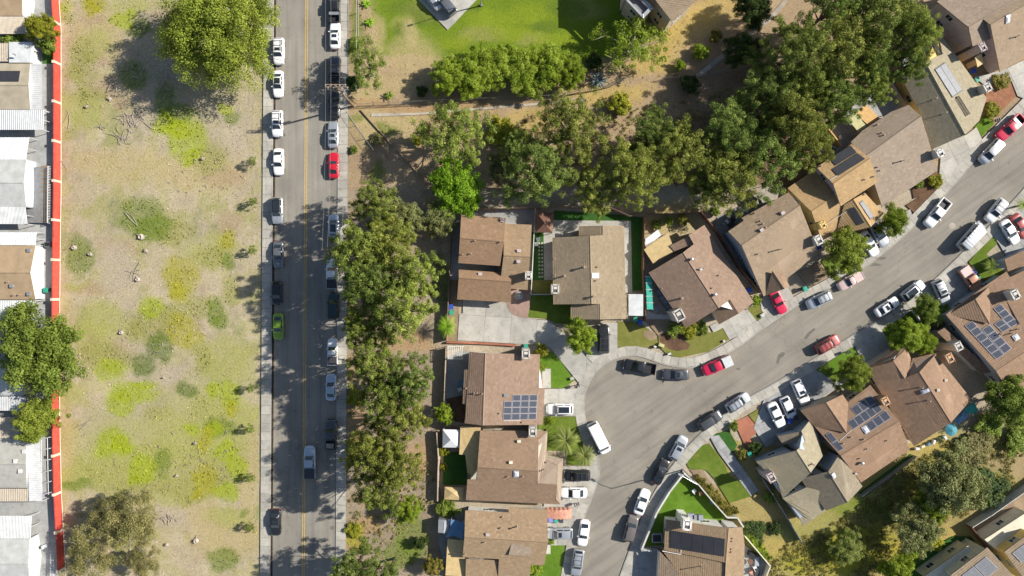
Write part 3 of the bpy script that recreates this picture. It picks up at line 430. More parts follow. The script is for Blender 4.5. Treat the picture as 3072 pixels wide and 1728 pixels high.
# ------------------------------------------------------------------ buildings
class B:
    """one building: an Empty at its base with roofs, walls, windows, vents, chimneys, panels as parts"""
    def __init__(s, name, view, x, y, label, cat='house', group='houses along the cul-de-sac street'):
        s.view = view; s.o = empty(name, at(view, x, y, 0), label, cat, group); s.planes = []
    def roof(s, V, faces, mat, walls=(), wmat='stucco', ov=.4, th=.17, course=.36, fas='fascia', win=True, name='roof', z0=0.0, lap=.03):
        pts = {}; raw = {}
        for k, t in V.items():
            v = t[3] if len(t) > 3 else s.view; raw[k] = px(v, t[0], t[1]); pts[k] = X(*raw[k], t[2]) if t[2] is not None else None
        for _ in range(4):
            for f in faces:
                kn = [pts[c] for c in f if pts[c] is not None]
                if len(kn) >= 3:
                    n = (kn[1] - kn[0]).cross(kn[2] - kn[0])
                    if n.length < 1e-6: continue
                    n.normalize()
                    for c in f:
                        if pts[c] is None:
                            d = X(*raw[c], 0) - CAM; pts[c] = CAM + d * ((kn[0] - CAM).dot(n) / d.dot(n))
        keys = list(V); idx = {k: i for i, k in enumerate(keys)}; n = len(keys)
        b = MB(); top = [pts[k] for k in keys]; F = []; cnt = {}
        for f in faces:
            P = [pts[c] for c in f]; a = sum(P[i].x * P[(i + 1) % len(P)].y - P[(i + 1) % len(P)].x * P[i].y for i in range(len(P)))
            f = f if a > 0 else f[::-1]; F.append(f); s.planes.append([pts[c].copy() for c in f])
            for i in range(len(f)):
                e = frozenset((f[i], f[(i + 1) % len(f)])); cnt.setdefault(e, []).append(f)
        b.v = top + [p - Vector((0, 0, th)) for p in top]
        for f in F: b.f.append(tuple(idx[c] for c in f)); b.m.append(0)
        for f in F: b.f.append(tuple(idx[c] + n for c in f)[::-1]); b.m.append(1)
        for f in F:
            for i in range(len(f)):
                p, q = f[i], f[(i + 1) % len(f)]
                if len(cnt[frozenset((p, q))]) == 1: b.f.append((idx[q], idx[p], idx[p] + n, idx[q] + n)); b.m.append(1)
        nuv = len(b.f); UV = []
        for f in F:                                             # overlapping tile courses, each a real step
            P = [pts[c] for c in f]; c0 = sum(P, Vector()) / len(P); nn = Vector()
            for i in range(len(P)): nn += (P[i] - c0).cross(P[(i + 1) % len(P)] - c0)
            nn.normalize()
            if nn.z > .9995 or not course: continue
            up = (Vector((0, 0, 1)) - nn * nn.z).normalized(); al = up.cross(nn).normalized(); ss = [p.dot(up) for p in P]; lo, hi = min(ss), max(ss)
            for k in range(int(math.ceil((hi - lo) / course))):
                a0, a1 = lo + k * course, lo + (k + 1) * course; Q = clip(clip(P, up, a0), -up, -a1)
                if len(Q) < 3: continue
                T = [q + nn * (.012 + lap * (1 - (q.dot(up) - a0) / course)) for q in Q]; base = len(b.v); b.v += T; b.f.append(tuple(base + i for i in range(len(T)))); b.m.append(0); UV.append([(q.dot(al) + (k % 2) * .19, q.dot(up) + .02) for q in Q])
                for i in range(len(Q)):
                    q0, q1 = Q[i], Q[(i + 1) % len(Q)]
                    if abs(q0.dot(up) - a0) < 1e-4 and abs(q1.dot(up) - a0) < 1e-4 and (q1 - q0).length > .05:
                        base = len(b.v); b.v += [q0, q1, T[(i + 1) % len(Q)], T[i]]; b.f.append((base, base + 1, base + 2, base + 3)); b.m.append(0); UV.append([(q0.dot(al), a0), (q1.dot(al), a0), (q1.dot(al), a0 + .05), (q0.dot(al), a0 + .05)])
        nc = len(b.f)
        for e, fl in cnt.items():                               # ridge and hip caps, one tile after another
            if len(fl) == 2:
                p, q = [pts[c] for c in e]; mid = (p + q) / 2; o1, o2 = [sum((pts[c] for c in f), Vector()) / len(f) for f in fl]
                if abs((p - q).normalized().z) < .6 and o1.z < mid.z + .02 and o2.z < mid.z + .02:
                    d = (q - p); L = d.length; d.normalize(); k = max(1, int(L / .42)); sd_ = d.cross(Vector((0, 0, 1))).normalized()
                    for i in range(k):
                        A = p + d * (L * i / k); Bq = p + d * (L * (i + .96) / k); h = .11
                        base = len(b.v); b.v += [A - sd_ * .15, A + Vector((0, 0, h)), A + sd_ * .15, Bq - sd_ * .15, Bq + Vector((0, 0, h - .03)), Bq + sd_ * .15]
                        b.f += [(base, base + 1, base + 4, base + 3), (base + 1, base + 2, base + 5, base + 4), (base, base + 2, base + 1)]; b.m += [0, 0, 0]
        o = b.build(name, [ROOF[mat] if mat in ROOF else M[mat], M[fas]], s.o); me = o.data; uvl = me.uv_layers.new(name='UVMap'); j = 0
        for pi in range(nuv, nc):
            po = me.polygons[pi]
            for li, w_ in zip(po.loop_indices, UV[j]): uvl.data[li].uv = w_
            j += 1
        for wd in walls:
            P = [pts[c] for c in wd]; s.wall(inset(P, ov), wmat, win, z0)
        return pts
    def wall(s, P, wmat='stucco', win=True, z0=0.0):
        n = len(P); a = sum(P[i].x * P[(i + 1) % n].y - P[(i + 1) % n].x * P[i].y for i in range(n))
        if a < 0: P = P[::-1]
        V = [Vector((p.x, p.y, z0)) for p in P] + [Vector((p.x, p.y, p.z - .17)) for p in P]
        F = [(i, (i + 1) % n, n + (i + 1) % n, n + i) for i in range(n)] + [tuple(range(n, 2 * n))]
        mesh('wall', V, F, M[wmat], s.o)
        if not win: return
        for i in range(n):
            p, q = P[i], P[(i + 1) % n]; d = Vector((q.x - p.x, q.y - p.y, 0)); L = d.length
            if L < 3.2: continue
            d.normalize(); nn = Vector((d.y, -d.x, 0)); mid = Vector(((p.x + q.x) / 2, (p.y + q.y) / 2, 0))
            if (Vector((-mid.x, -mid.y, 0))).dot(nn) < 0: continue          # walls the survey never sees stay plain
            k = max(1, min(3, int(L / 4.5)))
            for j in range(k):
                for zz in ([1.5] if min(p.z, q.z) < 4.6 else [1.5, 4.1]):
                    s.window(Vector((p.x, p.y, 0)) + d * (L * (j + .5) / k) + Vector((0, 0, zz)), d, nn, 1.3, 1.1)
    def window(s, c, d, nn, w_=1.2, h=1.1):
        b = MB(); rz = math.atan2(d.y, d.x); up = Vector((0, 0, 1))
        for t in (-1, 1): b.box(c + up * t * h / 2 + nn * .02, (w_ + .12, .1, .07), rz); b.box(c + d * t * w_ / 2 + nn * .02, (.07, .1, h), rz)
        b.box(c + nn * .02, (.05, .08, h), rz)
        wd = b.build('window', M['fasciaw'], s.o); ORG[wd.name] = ORG[s.o.name].copy()
        g = MB(); g.box(c + nn * .012, (w_ - .06, .03, h - .06), rz); p = g.build('pane', M['glass'], wd)
    def hit(s, v, x, y):
        u = px(v or s.view, x, y); d = X(*u, 0) - CAM; best = None
        for P in s.planes:
            c = sum(P, Vector()) / len(P); n = Vector()
            for i in range(len(P)): n += (P[i] - c).cross(P[(i + 1) % len(P)] - c)
            n.normalize()
            if abs(d.dot(n)) < 1e-6: continue
            q = CAM + d * ((c - CAM).dot(n) / d.dot(n))
            if inpoly(q, P) and (best is None or q.z > best[0].z): best = (q, n)
        return best or (X(*u, 3.5), Vector((0, 0, 1)))
    def vents(s, L, v=None, h=.34, r=.085):
        for x, y in L:
            p, n = s.hit(v, x, y); b = MB(); b.tube([p - Vector((0, 0, .1)), p + Vector((0, 0, h))], r, 8); b.tube([p + Vector((0, 0, h)), p + Vector((0, 0, h + .08))], r * 1.7, 8, 1); b.tube([p - Vector((0, 0, .05)), p + Vector((0, 0, .12))], [r * 2.2, r * 1.3], 8, 1)
            b.build('vent_pipe', [M['galv'], M['fascia']], s.o)
    def boxes(s, L, v=None, m='fasciaw', d=(.55, .4, .35), name='roof_vent', rz=0):
        for x, y in L:
            p, n = s.hit(v, x, y); b = MB(); b.box(p + Vector((0, 0, d[2] / 2 - .05)), d, rz); b.box(p + Vector((0, 0, d[2] - .03)), (d[0] + .12, d[1] + .12, .05), rz); b.build(name, M[m], s.o)
    def turbine(s, L, v=None):
        for x, y in L:
            p, n = s.hit(v, x, y); b = MB(); b.tube([p - Vector((0, 0, .1)), p + Vector((0, 0, .35))], .16, 10); b.tube([p + Vector((0, 0, z)) for z in (.35, .42, .6, .75, .8)], [.17, .27, .3, .22, .05], 12)
            b.build('turbine_vent', M['galv'], s.o)
    def skylight(s, x, y, w_=1.2, d=.8, rz=0, v=None, m='dome'):
        p, n = s.hit(v, x, y); q = n.to_track_quat('Z', 'Y').to_matrix() if n.z < .9999 else Matrix.Identity(3)
        b = MB(); R = Matrix.Rotation(math.radians(rz), 3, 'Z'); n0 = n
        def P(a, bb, c): return p + R @ Vector((a, bb, 0)) + Vector((0, 0, -((R @ Vector((a, bb, 0))).dot(n0)) / n0.z)) + n0 * c
        a, c = w_ / 2, d / 2; V = [P(-a, -c, -.05), P(a, -c, -.05), P(a, c, -.05), P(-a, c, -.05), P(-a, -c, .18), P(a, -c, .18), P(a, c, .18), P(-a, c, .18)]
        b.add(V, [(0, 1, 5, 4), (1, 2, 6, 5), (2, 3, 7, 6), (3, 0, 4, 7), (4, 5, 6, 7)]); sk = b.build('skylight', M['frame'], s.o); ORG[sk.name] = ORG[s.o.name].copy()
        g = MB(); k = .82; T = [P(-a * k, -c * k, .185), P(a * k, -c * k, .185), P(a * k, c * k, .185), P(-a * k, c * k, .185)]; U = [P(-a * k * .6, -c * k * .6, .27), P(a * k * .6, -c * k * .6, .27), P(a * k * .6, c * k * .6, .27), P(-a * k * .6, c * k * .6, .27)]
        g.add(T + U, [(0, 1, 5, 4), (1, 2, 6, 5), (2, 3, 7, 6), (3, 0, 4, 7), (4, 5, 6, 7)]); g.build('pane', M[m], sk)
    def panels(s, C, nu, nv, skip=(), v=None, mats=('cells', 'frame'), gap=.03, lift=.14, name='solar_panel', pad=.035):
        """C: four observed corners (origin, +u, +u+v, +v)"""
        K = [s.hit(v, *c) for c in C]; n = sum((k[1] for k in K), Vector()).normalized(); K = [k[0] for k in K]
        c0 = K[0]; K = [q - n * ((q - c0).dot(n)) for q in K]
        for i in range(nu):
            for j in range(nv):
                if (i, j) in skip: continue
                def P(a, b_, h): 
                    fu, fv = (i + gap + a * (1 - 2 * gap)) / nu, (j + gap + b_ * (1 - 2 * gap)) / nv
                    return K[0].lerp(K[1], fu).lerp(K[3].lerp(K[2], fu), fv) + n * h
                Q = [P(a, b_, h) for h in (lift - .04, lift) for a, b_ in ((0, 0), (1, 0), (1, 1), (0, 1))]; up_ = (Q[1] - Q[0]).cross(Q[3] - Q[0]).z > 0
                F = [(4, 5, 6, 7), (0, 1, 5, 4), (1, 2, 6, 5), (2, 3, 7, 6), (3, 0, 4, 7)]
                T = [P(a, b_, lift + .004) for a, b_ in ((pad, pad), (1 - pad, pad), (1 - pad, 1 - pad), (pad, 1 - pad))]
                F.append((8, 9, 10, 11))
                if not up_: F = [f[::-1] for f in F]
                o = mesh(name, Q + T, F, [M[mats[1]], M[mats[0]]], s.o, [0] * 5 + [1]); uv = o.data.uv_layers.new(name='UVMap')
                lu, lv = (T[1] - T[0]).length, (T[3] - T[0]).length; po = o.data.polygons[5]
                D = {8: (0, 0), 9: (lu, 0), 10: (lu, lv), 11: (0, lv)}
                for li in po.loop_indices: uv.data[li].uv = D[o.data.loops[li].vertex_index]
    def chimney(s, x, y, w_, d, z, rz=0, m='chim', v=None, cap='wide', z0=0):
        c = at(v or s.view, x, y, z); r = math.radians(rz); b = MB(); b.box((c.x, c.y, (z + z0) / 2 - .15), (w_, d, z - z0 - .3), r); 
        R = Matrix.Rotation(r, 3, 'Z')
        for t in (-1, 1):
            for q, dd in ((R @ Vector((t * (w_ / 2 - .06), 0, 0)), (.24, d + .2, .32)), (R @ Vector((0, t * (d / 2 - .06), 0)), (w_ - .05, .24, .32))): b.box(c + q - Vector((0, 0, .16)), dd, r)
        ch = b.build('chimney', M[m], s.o); ORG[ch.name] = ORG[s.o.name].copy(); g = MB(); g.box(c - Vector((0, 0, .2)), (w_ * .68, d * .68, .12), r); g.box(c + R @ Vector((0, d * .12, -.04)), (w_ * .5, d * .3, .12), r, 1); g.build('flue', [M['hole'], M[m]], ch)  # dark plug paints the shade inside the open chimney top
    def dish(s, L, v=None):
        for x, y in L:
            p, n = s.hit(v, x, y); b = MB(); b.tube([p, p + Vector((0, 0, .5))], .03, 5); c = p + Vector((0, -.1, .6)); ax = Vector((.3, -.7, .6)).normalized(); b.tube([c, c + ax * .05, c + ax * .12], [.03, .25, .36], 12, cap=False); b.build('satellite_dish', M['metalw'], s.o)
    def pipe(s, P, v=None, r=.05, m='fasciaw', name='conduit'):
        Q = [s.hit(v, *p)[0] + Vector((0, 0, .12)) for p in P]; b = MB(); b.tube(Q, r, 5); b.build(name, M[m], s.o)

def gable(A, Bp, C, D, R1, R2, ze, zr, zs=None):
    """eave A-B, ridge R1-R2 (R1 by A and D), far eave C-D"""
    return {'a': (*A, ze), 'b': (*Bp, ze), 'c': (*C, zs or ze), 'd': (*D, zs or ze), 'r': (*R1, zr), 's': (*R2, zr)}, ['absr', 'rscd'], ['abscdr']
# 1 brown house at the head of the court
h = B('house', 'h1', 700, 900, 'brown tiled house with wide concrete driveway at the head of the court')
V, F, W_ = gable((265, 268), (1070, 325), (965, 1192), (212, 1140), (240, 690), (1035, 752), 4.4, 5.9); h.roof(V, F, 'brown', W_)
V, F, W_ = gable((1040, 430), (1540, 450), (1465, 1628), (1100, 1605), (1030, 1005), (1510, 1030), 2.9, 4.7); V['d'] = (960, 1590, 2.9); h.roof(V, F, 'tan', W_)
V = {'a': (218, 1262, 2.9), 'b': (1180, 1330, 2.9), 'r': (340, 82, 4.3, 'h1b'), 's': (1290, 150, 4.3, 'h1b'), 'c': (1285, 525, 2.9, 'h1b'), 'd': (310, 470, 2.9, 'h1b')}; h.roof(V, ['absr', 'rscd'], 'brown', ['abscdr'])
h.chimney(1482, 1365, 1.0, 1.25, 5.6, 0); h.vents([(290, 985), (440, 970), (515, 735), (975, 760)]); h.boxes([(1010, 370), (1310, 920), (1300, 1112), (610, 1340)], m='stuccol')
# 2 grey-brown house
h = B('house', 'B2', 600, 600, 'grey-brown ribbed tile house with white chimney beside the stepping stone lawn')
h.roof({'a': (305, 345, 2.9), 'r': (588, 330, 4.8), 's': (600, 845, 4.8), 'd': (312, 848, 2.9), 'b': (683, 326, None), 'c': (683, 254, None), 'e': (845, 256, 2.9), 'f': (860, 958, 2.9), 'g': (662, 962, None), 'h': (662, 845, None)}, ['arsd', 'rshgfecb'], 'greyb', ['cefg', 'arbhsd'], wmat='stuccoc')
h.roof({'a': (683, 254, 4.05), 'b': (683, 326, 4.05), 'c': (505, 330, 2.85), 'd': (505, 258, 2.85)}, ['abcd'], 'greyb', ['abcd'], wmat='stuccoc', win=False); h.roof({'a': (662, 845, 4.3), 'b': (662, 962, 4.3), 'c': (443, 960, 2.85), 'd': (443, 850, 2.85)}, ['abcd'], 'greyb', ['abcd'], wmat='stuccoc')
h.chimney(327, 732, 1.15, 1.5, 5.0); h.skylight(627, 631, 1.2, .85); h.vents([(645, 565), (635, 668), (318, 505), (325, 628)]); h.vents([(545, 567), (397, 633), (615, 787)], h=.8, r=.14)
# 3 red-brown house with boat
h = B('house', 'h3', 700, 850, 'red-brown ribbed tile house with twin turbine vents and a boat beside it')
h.roof({'w': (100, 755, 2.9), 'r': (490, 525, 4.9), 's': (900, 1160, 4.9), 't': (832, 1200, None), 'k': (625, 1330, None), 'l': (525, 1385, 2.9), 'p': (615, 430, None), 'q': (555, 325, None), 'e': (735, 210, 2.9), 'f': (1300, 1095, 2.9), 'g': (1130, 1225, None), 'i': (1030, 1065, None)}, ['wrstkl', 'rpqefgis'], 'red', ['wrstkl', 'rpefgs'], wmat='stuccow')
h.roof({'a': (1030, 1065, 4.3), 'b': (1130, 1222, 4.3), 'c': (905, 1347, 2.9), 'd': (830, 1205, 2.9)}, ['abcd'], 'umber', ['abcd'], wmat='stuccow'); h.roof({'a': (560, 335, 3.7), 'b': (615, 430, 3.7), 'c': (395, 512, 2.8), 'd': (340, 447, 2.8)}, ['abcd'], 'red', ['abcd'], win=False)
h.turbine([(583, 600), (850, 1005)]); h.vents([(900, 785), (825, 930), (250, 935)]); h.vents([(470, 1048)], h=1.0, r=.16); h.chimney(450, 1240, 1.5, 1.9, 5.3, 28); h.dish([(695, 700)])
# 4 big taupe house
h = B('house', 'h4', 850, 900, 'large taupe house with blue-grey gable wall, red car at its garage')
h.roof({'a': (215, 745, 4.9), 'i': (440, 590, None), 'j': (415, 548, None), 'b': (1090, 180, 4.9), 's': (1255, 370, 6.2), 'r': (410, 950, 6.2), 'c': (1530, 1065, 2.9), 'd': (730, 1685, 2.9)}, ['aijbsr', 'rscd'], 'plain', ['abscdr'], wmat='stuccob')
h.roof({'p': (1515, 735, 4.7, 'h3'), 'q': (1650, 940, 4.4, 'h3'), 'w': (1430, 1020, 2.8, 'h3'), 'e': (1712, 912, 3.2, 'h3'), 'f': (1640, 770, 4.0, 'h3')}, ['pqw', 'pfeq'], 'umber', ['wqep'], wmat='stucco', win=False)
h.boxes([(695, 725), (1000, 480)], m='stuccol', rz=.55); h.vents([(595, 482), (680, 595), (715, 637), (755, 687), (640, 1072)]); h.vents([(945, 1008)], h=1.5, r=.09); h.chimney(1530, 868, 1.15, 1.5, 5.2, 28)
# 5 yellow house
h = B('house', 'h14', 900, 1000, 'yellow stucco house with golden tile roofs and black pool-heating mats')
V, F, W_ = gable((530, 590), (1040, 250), (1415, 800), (880, 1150), (770, 830), (1305, 462), 5.2, 6.3); h.roof(V, F, 'yellow', W_, wmat='stuccol')
h.roof({'a': (110, 890, 3.0), 'b': (560, 590, 3.0), 's': (900, 935, 4.5), 'r': (455, 1230, 4.5), 'c': (1080, 1400, 2.9), 'd': (609, 1653, 2.9)}, ['absr', 'rscd'], 'yellow', ['abscdr'], wmat='stuccoy')
h.roof({'p': (1060, 1055, 4.9), 'q': (2612, 681, 4.7, 's'), 'w': (2507, 706, 2.9, 's'), 'x': (930, 1130, None), 'e': (2651, 640, 3.0, 's'), 'f': (1230, 960, None)}, ['pqwx', 'pfeq'], 'yellow', ['wqefx'], wmat='stuccoy', win=False)
h.panels([(715, 468), (1020, 272), (1112, 378), (800, 570)], 1, 1, mats=('poolmat', 'poolmat'), name='pool_heating_mat', gap=.01); h.panels([(742, 622), (1118, 384), (1235, 470), (832, 720)], 1, 1, mats=('poolmat', 'poolmat'), name='pool_heating_mat', gap=.01); h.panels([(975, 1195), (1070, 1160), (1225, 1390), (1130, 1430)], 1, 1, mats=('poolmat', 'poolmat'), name='pool_heating_mat', gap=.01); h.panels([(1140, 1105), (1190, 1065), (1352, 1310), (1303, 1350)], 1, 1, mats=('poolmatg', 'poolmat'), name='pool_heating_mat', gap=.01)
h.vents([(590, 572), (1350, 725), (1222, 768), (1215, 985)]); h.chimney(625, 1420, .9, 1.2, 5.0, 30, 'stuccoy'); h.pipe([(720, 772), (825, 712)]); h.pipe([(640, 1430), (960, 1230)], r=.04)
# 6 brown house behind the white chimney
h = B('house', 'h15', 1100, 900, 'broad brown house with shingled rear slope between yellow house and grey-green house')
h.roof({'a': (580, 775, 3.9), 'i': (735, 625, None), 'j': (1108, 378, None), 'b': (1345, 285, 3.9), 's': (1508, 435, 5.3), 'r': (775, 962, 5.3), 'c': (1725, 1145, 2.9), 'd': (994, 1634, 2.9)}, ['aijbsr', 'rscd'], 'shingle', ['abscdr'])
h.vents([(930, 548), (985, 655), (1015, 682), (960, 1150), (925, 1105)]); h.vents([(1245, 1025)], h=1.2, r=.1); h.chimney(1765, 915, 1.1, 1.3, 5.2, 28, 'fasciaw')
# 7 grey-green house
h = B('house', 'h16', 800, 850, 'grey-green shingle house with pale pool-heating mats beside the red gravel garden')
h.roof({'r': (608, 478, 4.9), 's': (1140, 1449, 4.9), 'w': (285, 685, 3.0), 'x': (560, 1190, None), 'y': (1235, 1130, None, 'A3'), 'n': (840, 360, None), 'm': (765, 30, None), 'e': (1431, 958, 2.9), 'f': (1330, 1265, None)}, ['rsyxw', 'rsfemn'], 'green', ['wrmefsyx'], wmat='stuccoy', lap=.01)
h.roof({'a': (685, 95, 4.2), 'b': (850, 365, 4.4), 'c': (650, 445, 3.3), 'd': (545, 205, 3.2)}, ['abcd'], 'grey', ['abcd'], wmat='stuccow', win=False); h.roof({'a': (1060, 925, 4.7), 'b': (1212, 1168, 4.7), 'c': (1100, 1232, 4.25), 'd': (958, 1022, 4.25)}, ['abcd'], 'grey', th=.5)
h.panels([(725, 570), (860, 475), (1105, 862), (970, 958)], 2, 1, mats=('poolmatg', 'poolmat'), name='pool_heating_mat', gap=.01); h.chimney(1450, 812, 1.1, 1.4, 5.0, 28); h.vents([(830, 1175), (700, 985)], h=1.3, r=.08)
# 8 corner house top right
h = B('house', 'h17', 1300, 500, 'two-storey house with lavender gable wall and grey shingles in the top right corner')
h.roof({'a': (200, 30, 5.0), 'b': (1100, -480, 5.0), 's': (1750, -10, 6.4), 'r': (830, 540, 6.4), 'c': (1900, 480, 5.0), 'd': (912, 925, 5.0)}, ['absr', 'rscd'], 'mauve', ['abscdr'], wmat='stuccol')
h.roof({'a': (1125, 382, 6.4), 'b': (1950, -90, 6.4), 's': (2080, 30, 7.0), 'r': (1265, 495, 7.0), 'c': (2330, 900, 2.9), 'd': (1455, 1430, 2.9)}, ['absr', 'rscd'], 'plain', ['abscdr'], wmat='stuccol')
h.roof({'a': (960, 1130, 3.2), 'b': (1090, 1060, 3.2), 'c': (1135, 1255, 2.9), 'd': (1010, 1335, 2.9)}, ['abcd'], 'patio', ['abcd'], wmat='stuccol', course=0, win=False); h.chimney(1120, 930, 1.0, 1.3, 6.2, 28, 'stuccol'); h.skylight(1600, 375, .8, 1.2, 20); h.vents([(1765, 735)], h=1.0)
# 9 house with blue solar array
h = B('house', 'h5', 900, 600, 'brown house with fifteen blue solar panels and maroon ribbed rear slope')
h.roof({'a': (425, 75, 4.3), 'r': (655, 95, 5.3), 's': (620, 1140, 5.3), 'd': (355, 1110, 4.3), 'i': (375, 830, None), 'j': (328, 825, None), 'k': (355, 335, None), 'l': (410, 335, None), 'b': (1450, 112, 2.9), 'c': (1435, 595, None), 'e': (1518, 600, None), 'f': (1487, 1130, 2.75)}, ['arsdijkl', 'rbcefs'], 'red', ['arbefsd'], wmat='stuccow')
h.panels([(928, 695), (1415, 693), (1395, 1052), (908, 1062)], 4, 4, [(0, 0)]); h.vents([(870, 962), (500, 672), (540, 672), (612, 682), (380, 600)]); h.boxes([(952, 700)], m='galv'); h.vents([(1195, 1090)], h=.3); h.chimney(1245, 108, 1.25, 1.5, 5.0); h.pipe([(920, 1072), (1170, 1070)], r=.04)
# 10
h = B('house', 'h6', 1000, 600, 'brown hip-roofed house with a white pop-up canopy and turf yard behind it')
h.roof({'a': (645, 100, 3.6), 'k': (1575, 108, 3.2), 'l': (1452, 228, None), 's': (1445, 655, 5.5), 'r': (610, 605, 5.5), 'd': (450, 1055, 2.9), 'w': (470, 775, None), 'x': (603, 775, None), 'c': (1752, 1118, 2.8), 'm': (1690, 1050, None), 'n': (1705, 850, None), 'o': (1440, 825, None)}, ['rsonmcdwx', 'aklsr'], 'umber', ['aksr', 'rsondw', 'wncd'], wmat='stuccoc')
h.roof({'a': (1452, 228, 3.8), 'b': (1575, 108, 3.2), 'c': (1560, 470, 3.2), 'd': (1790, 487, 2.9), 'e': (1712, 572, 3.6), 'f': (1705, 850, 4.05), 'g': (1440, 825, 4.6)}, ['abcg', 'gcdef'], 'mauve', ['bcdfg'], wmat='stuccoc', win=False); h.roof({'a': (1790, 487, 2.9), 'b': (1752, 1118, 2.8), 'c': (1690, 1050, 3.3), 'd': (1705, 850, 4.05), 'e': (1712, 572, 3.6)}, ['abcde'], 'mauve')
h.roof({'a': (375, 40, 2.7), 'b': (655, 60, 3.0), 'c': (605, 775, 3.0), 'd': (470, 680, 2.75), 'e': (440, 435, 2.75), 'f': (358, 430, 2.7)}, ['abcdef'], 'patio', course=0, walls=['abce'], win=False)
h.chimney(1372, 120, 1.2, 1.5, 5.1); h.skylight(1145, 692, .9, 1.2); h.boxes([(1182, 240), (1070, 530)], m='stuccoc', d=(.5, .35, .5)); h.vents([(1035, 730), (1240, 727), (1565, 532)]); h.vents([(1525, 632)], h=1.0)
# 11
h = B('house', 'h7', 1200, 800, 'brown house with white side wall at the bottom, orange tarp by its drive')
h.roof({'a': (560, 300, 3.6), 'i': (1325, 337, None), 'j': (1310, 250, None), 'b': (1995, 285, None), 's': (2010, 855, 5.1), 'r': (545, 765, 5.1), 'd': (515, 1117, 4.0), 'c': (1150, 1150, None), 'e': (1130, 1560, None), 'f': (1690, 1560, None), 'g': (1705, 1250, None), 'k': (1945, 1262, None)}, ['aijbsr', 'rskgfecd'], 'tan', ['aibsr', 'rskgcd', 'cgfe'], wmat='stuccow')
h.roof({'a': (570, 1150, 3.4), 'b': (1200, 1180, 3.4), 'c': (1180, 1700, 2.6), 'd': (560, 1700, 2.6)}, ['abcd'], 'tan', ['abcd'], wmat='stuccow'); h.roof({'a': (1370, 880, 4.9), 'b': (1715, 935, 4.9), 'c': (1718, 1105, 4.75), 'd': (1320, 1080, 4.75)}, ['abcd'], 'shingle', th=.5)
h.vents([(1220, 405), (1185, 600), (905, 850), (560, 1055)]); h.vents([(1465, 578)], h=1.1, r=.1); h.boxes([(955, 715)], m='stuccol')
# 12
h = B('house', 'h8', 900, 1100, 'tan ribbed-tile house with five black pool-heating mats inside the curved white wall')
h.roof({'a': (518, 700, 3.0), 'r': (1350, 815, 5.4), 's': (1312, 1272, 5.4), 'd': (498, 1108, 3.0), 'b': (1532, 800, 4.5), 'e': (1562, 1040, None), 'f': (1545, 1700, None), 'g': (1290, 1700, None)}, ['arsd', 'rbefgs'], 'tan', ['arsd', 'rbfg'], wmat='stuccow')
h.roof({'a': (470, 1112, 2.9), 'b': (1300, 1275, 5.1), 'c': (1280, 1700, 5.1), 'd': (690, 1700, None), 'e': (690, 1392, None)}, ['abcde'], 'tan', ['abcd'], wmat='stuccow', win=False); h.roof({'a': (430, 1115, 2.9), 'b': (690, 1395, 3.9), 'c': (700, 1700, 3.9), 'd': (395, 1720, 2.9)}, ['abcd'], 'plain', ['abcd'], wmat='stuccow', win=False)
h.panels([(582, 840), (1303, 952), (1290, 1190), (577, 1072)], 5, 1, mats=('poolmat', 'poolmat'), name='pool_heating_mat', gap=.008); h.chimney(805, 775, 1.3, 1.7, 5.6, -5, 'stuccow'); h.vents([(985, 1315)], h=1.6, r=.07); h.vents([(1400, 948), (1395, 985), (1388, 1090), (1385, 1128)], h=.2); h.pipe([(470, 1115), (715, 1160)], r=.06); h.pipe([(715, 1100), (715, 1160)], r=.06); h.boxes([(840, 640), (900, 660), (960, 660)], m='galv', d=(.9, .8, .7), name='air_conditioner')
# 13 grey-green multi-gable
h = B('house', 'C3', 250, 650, 'grey-green many-gabled house with pink chimney below the parked white cars')
h.roof({'a': (-90, 585, 2.9), 'r': (215, 502, 5.4), 's': (322, 668, 5.4), 'd': (110, 862, 2.9), 'z': (75, 742, None), 'e': (412, 545, 3.6), 'f': (360, 330, None), 'g': (325, 262, None), 'i': (250, 355, None), 'j': (280, 430, None)}, ['arsdz', 'rsefgij'], 'green', ['arsd', 'rsef', 'igfer'], wmat='stuccob')
h.roof({'a': (75, 395, 2.8), 'b': (250, 357, 3.9), 'c': (282, 428, 3.9), 'd': (112, 456, 2.8)}, ['abcd'], 'grey', ['abcd'], wmat='stuccob', win=False); h.roof({'a': (250, 712, 3.3), 'r': (455, 660, 5.2), 's': (600, 892, 5.2), 'd': (440, 955, 3.6), 'x': (290, 782, None), 'e': (712, 772, 3.4), 'b': (545, 520, 4.6)}, ['arsdx', 'rbes'], 'grey', ['xrsd', 'rbes'], wmat='stuccob')
h.roof({'a': (110, 862, 2.9), 'b': (290, 780, 3.9), 'c': (476, 828, 4.0), 'd': (440, 952, 3.2), 'e': (265, 1072, 2.8), 'f': (210, 960, None)}, ['abcdef'], 'green', ['abcde'], wmat='stuccob'); h.chimney(28, 705, 1.2, 1.5, 5.2, 28, 'stuccol'); h.skylight(492, 690, .6, .8, 28); h.vents([(330, 602)], h=.9, r=.1); h.dish([(655, 658)])
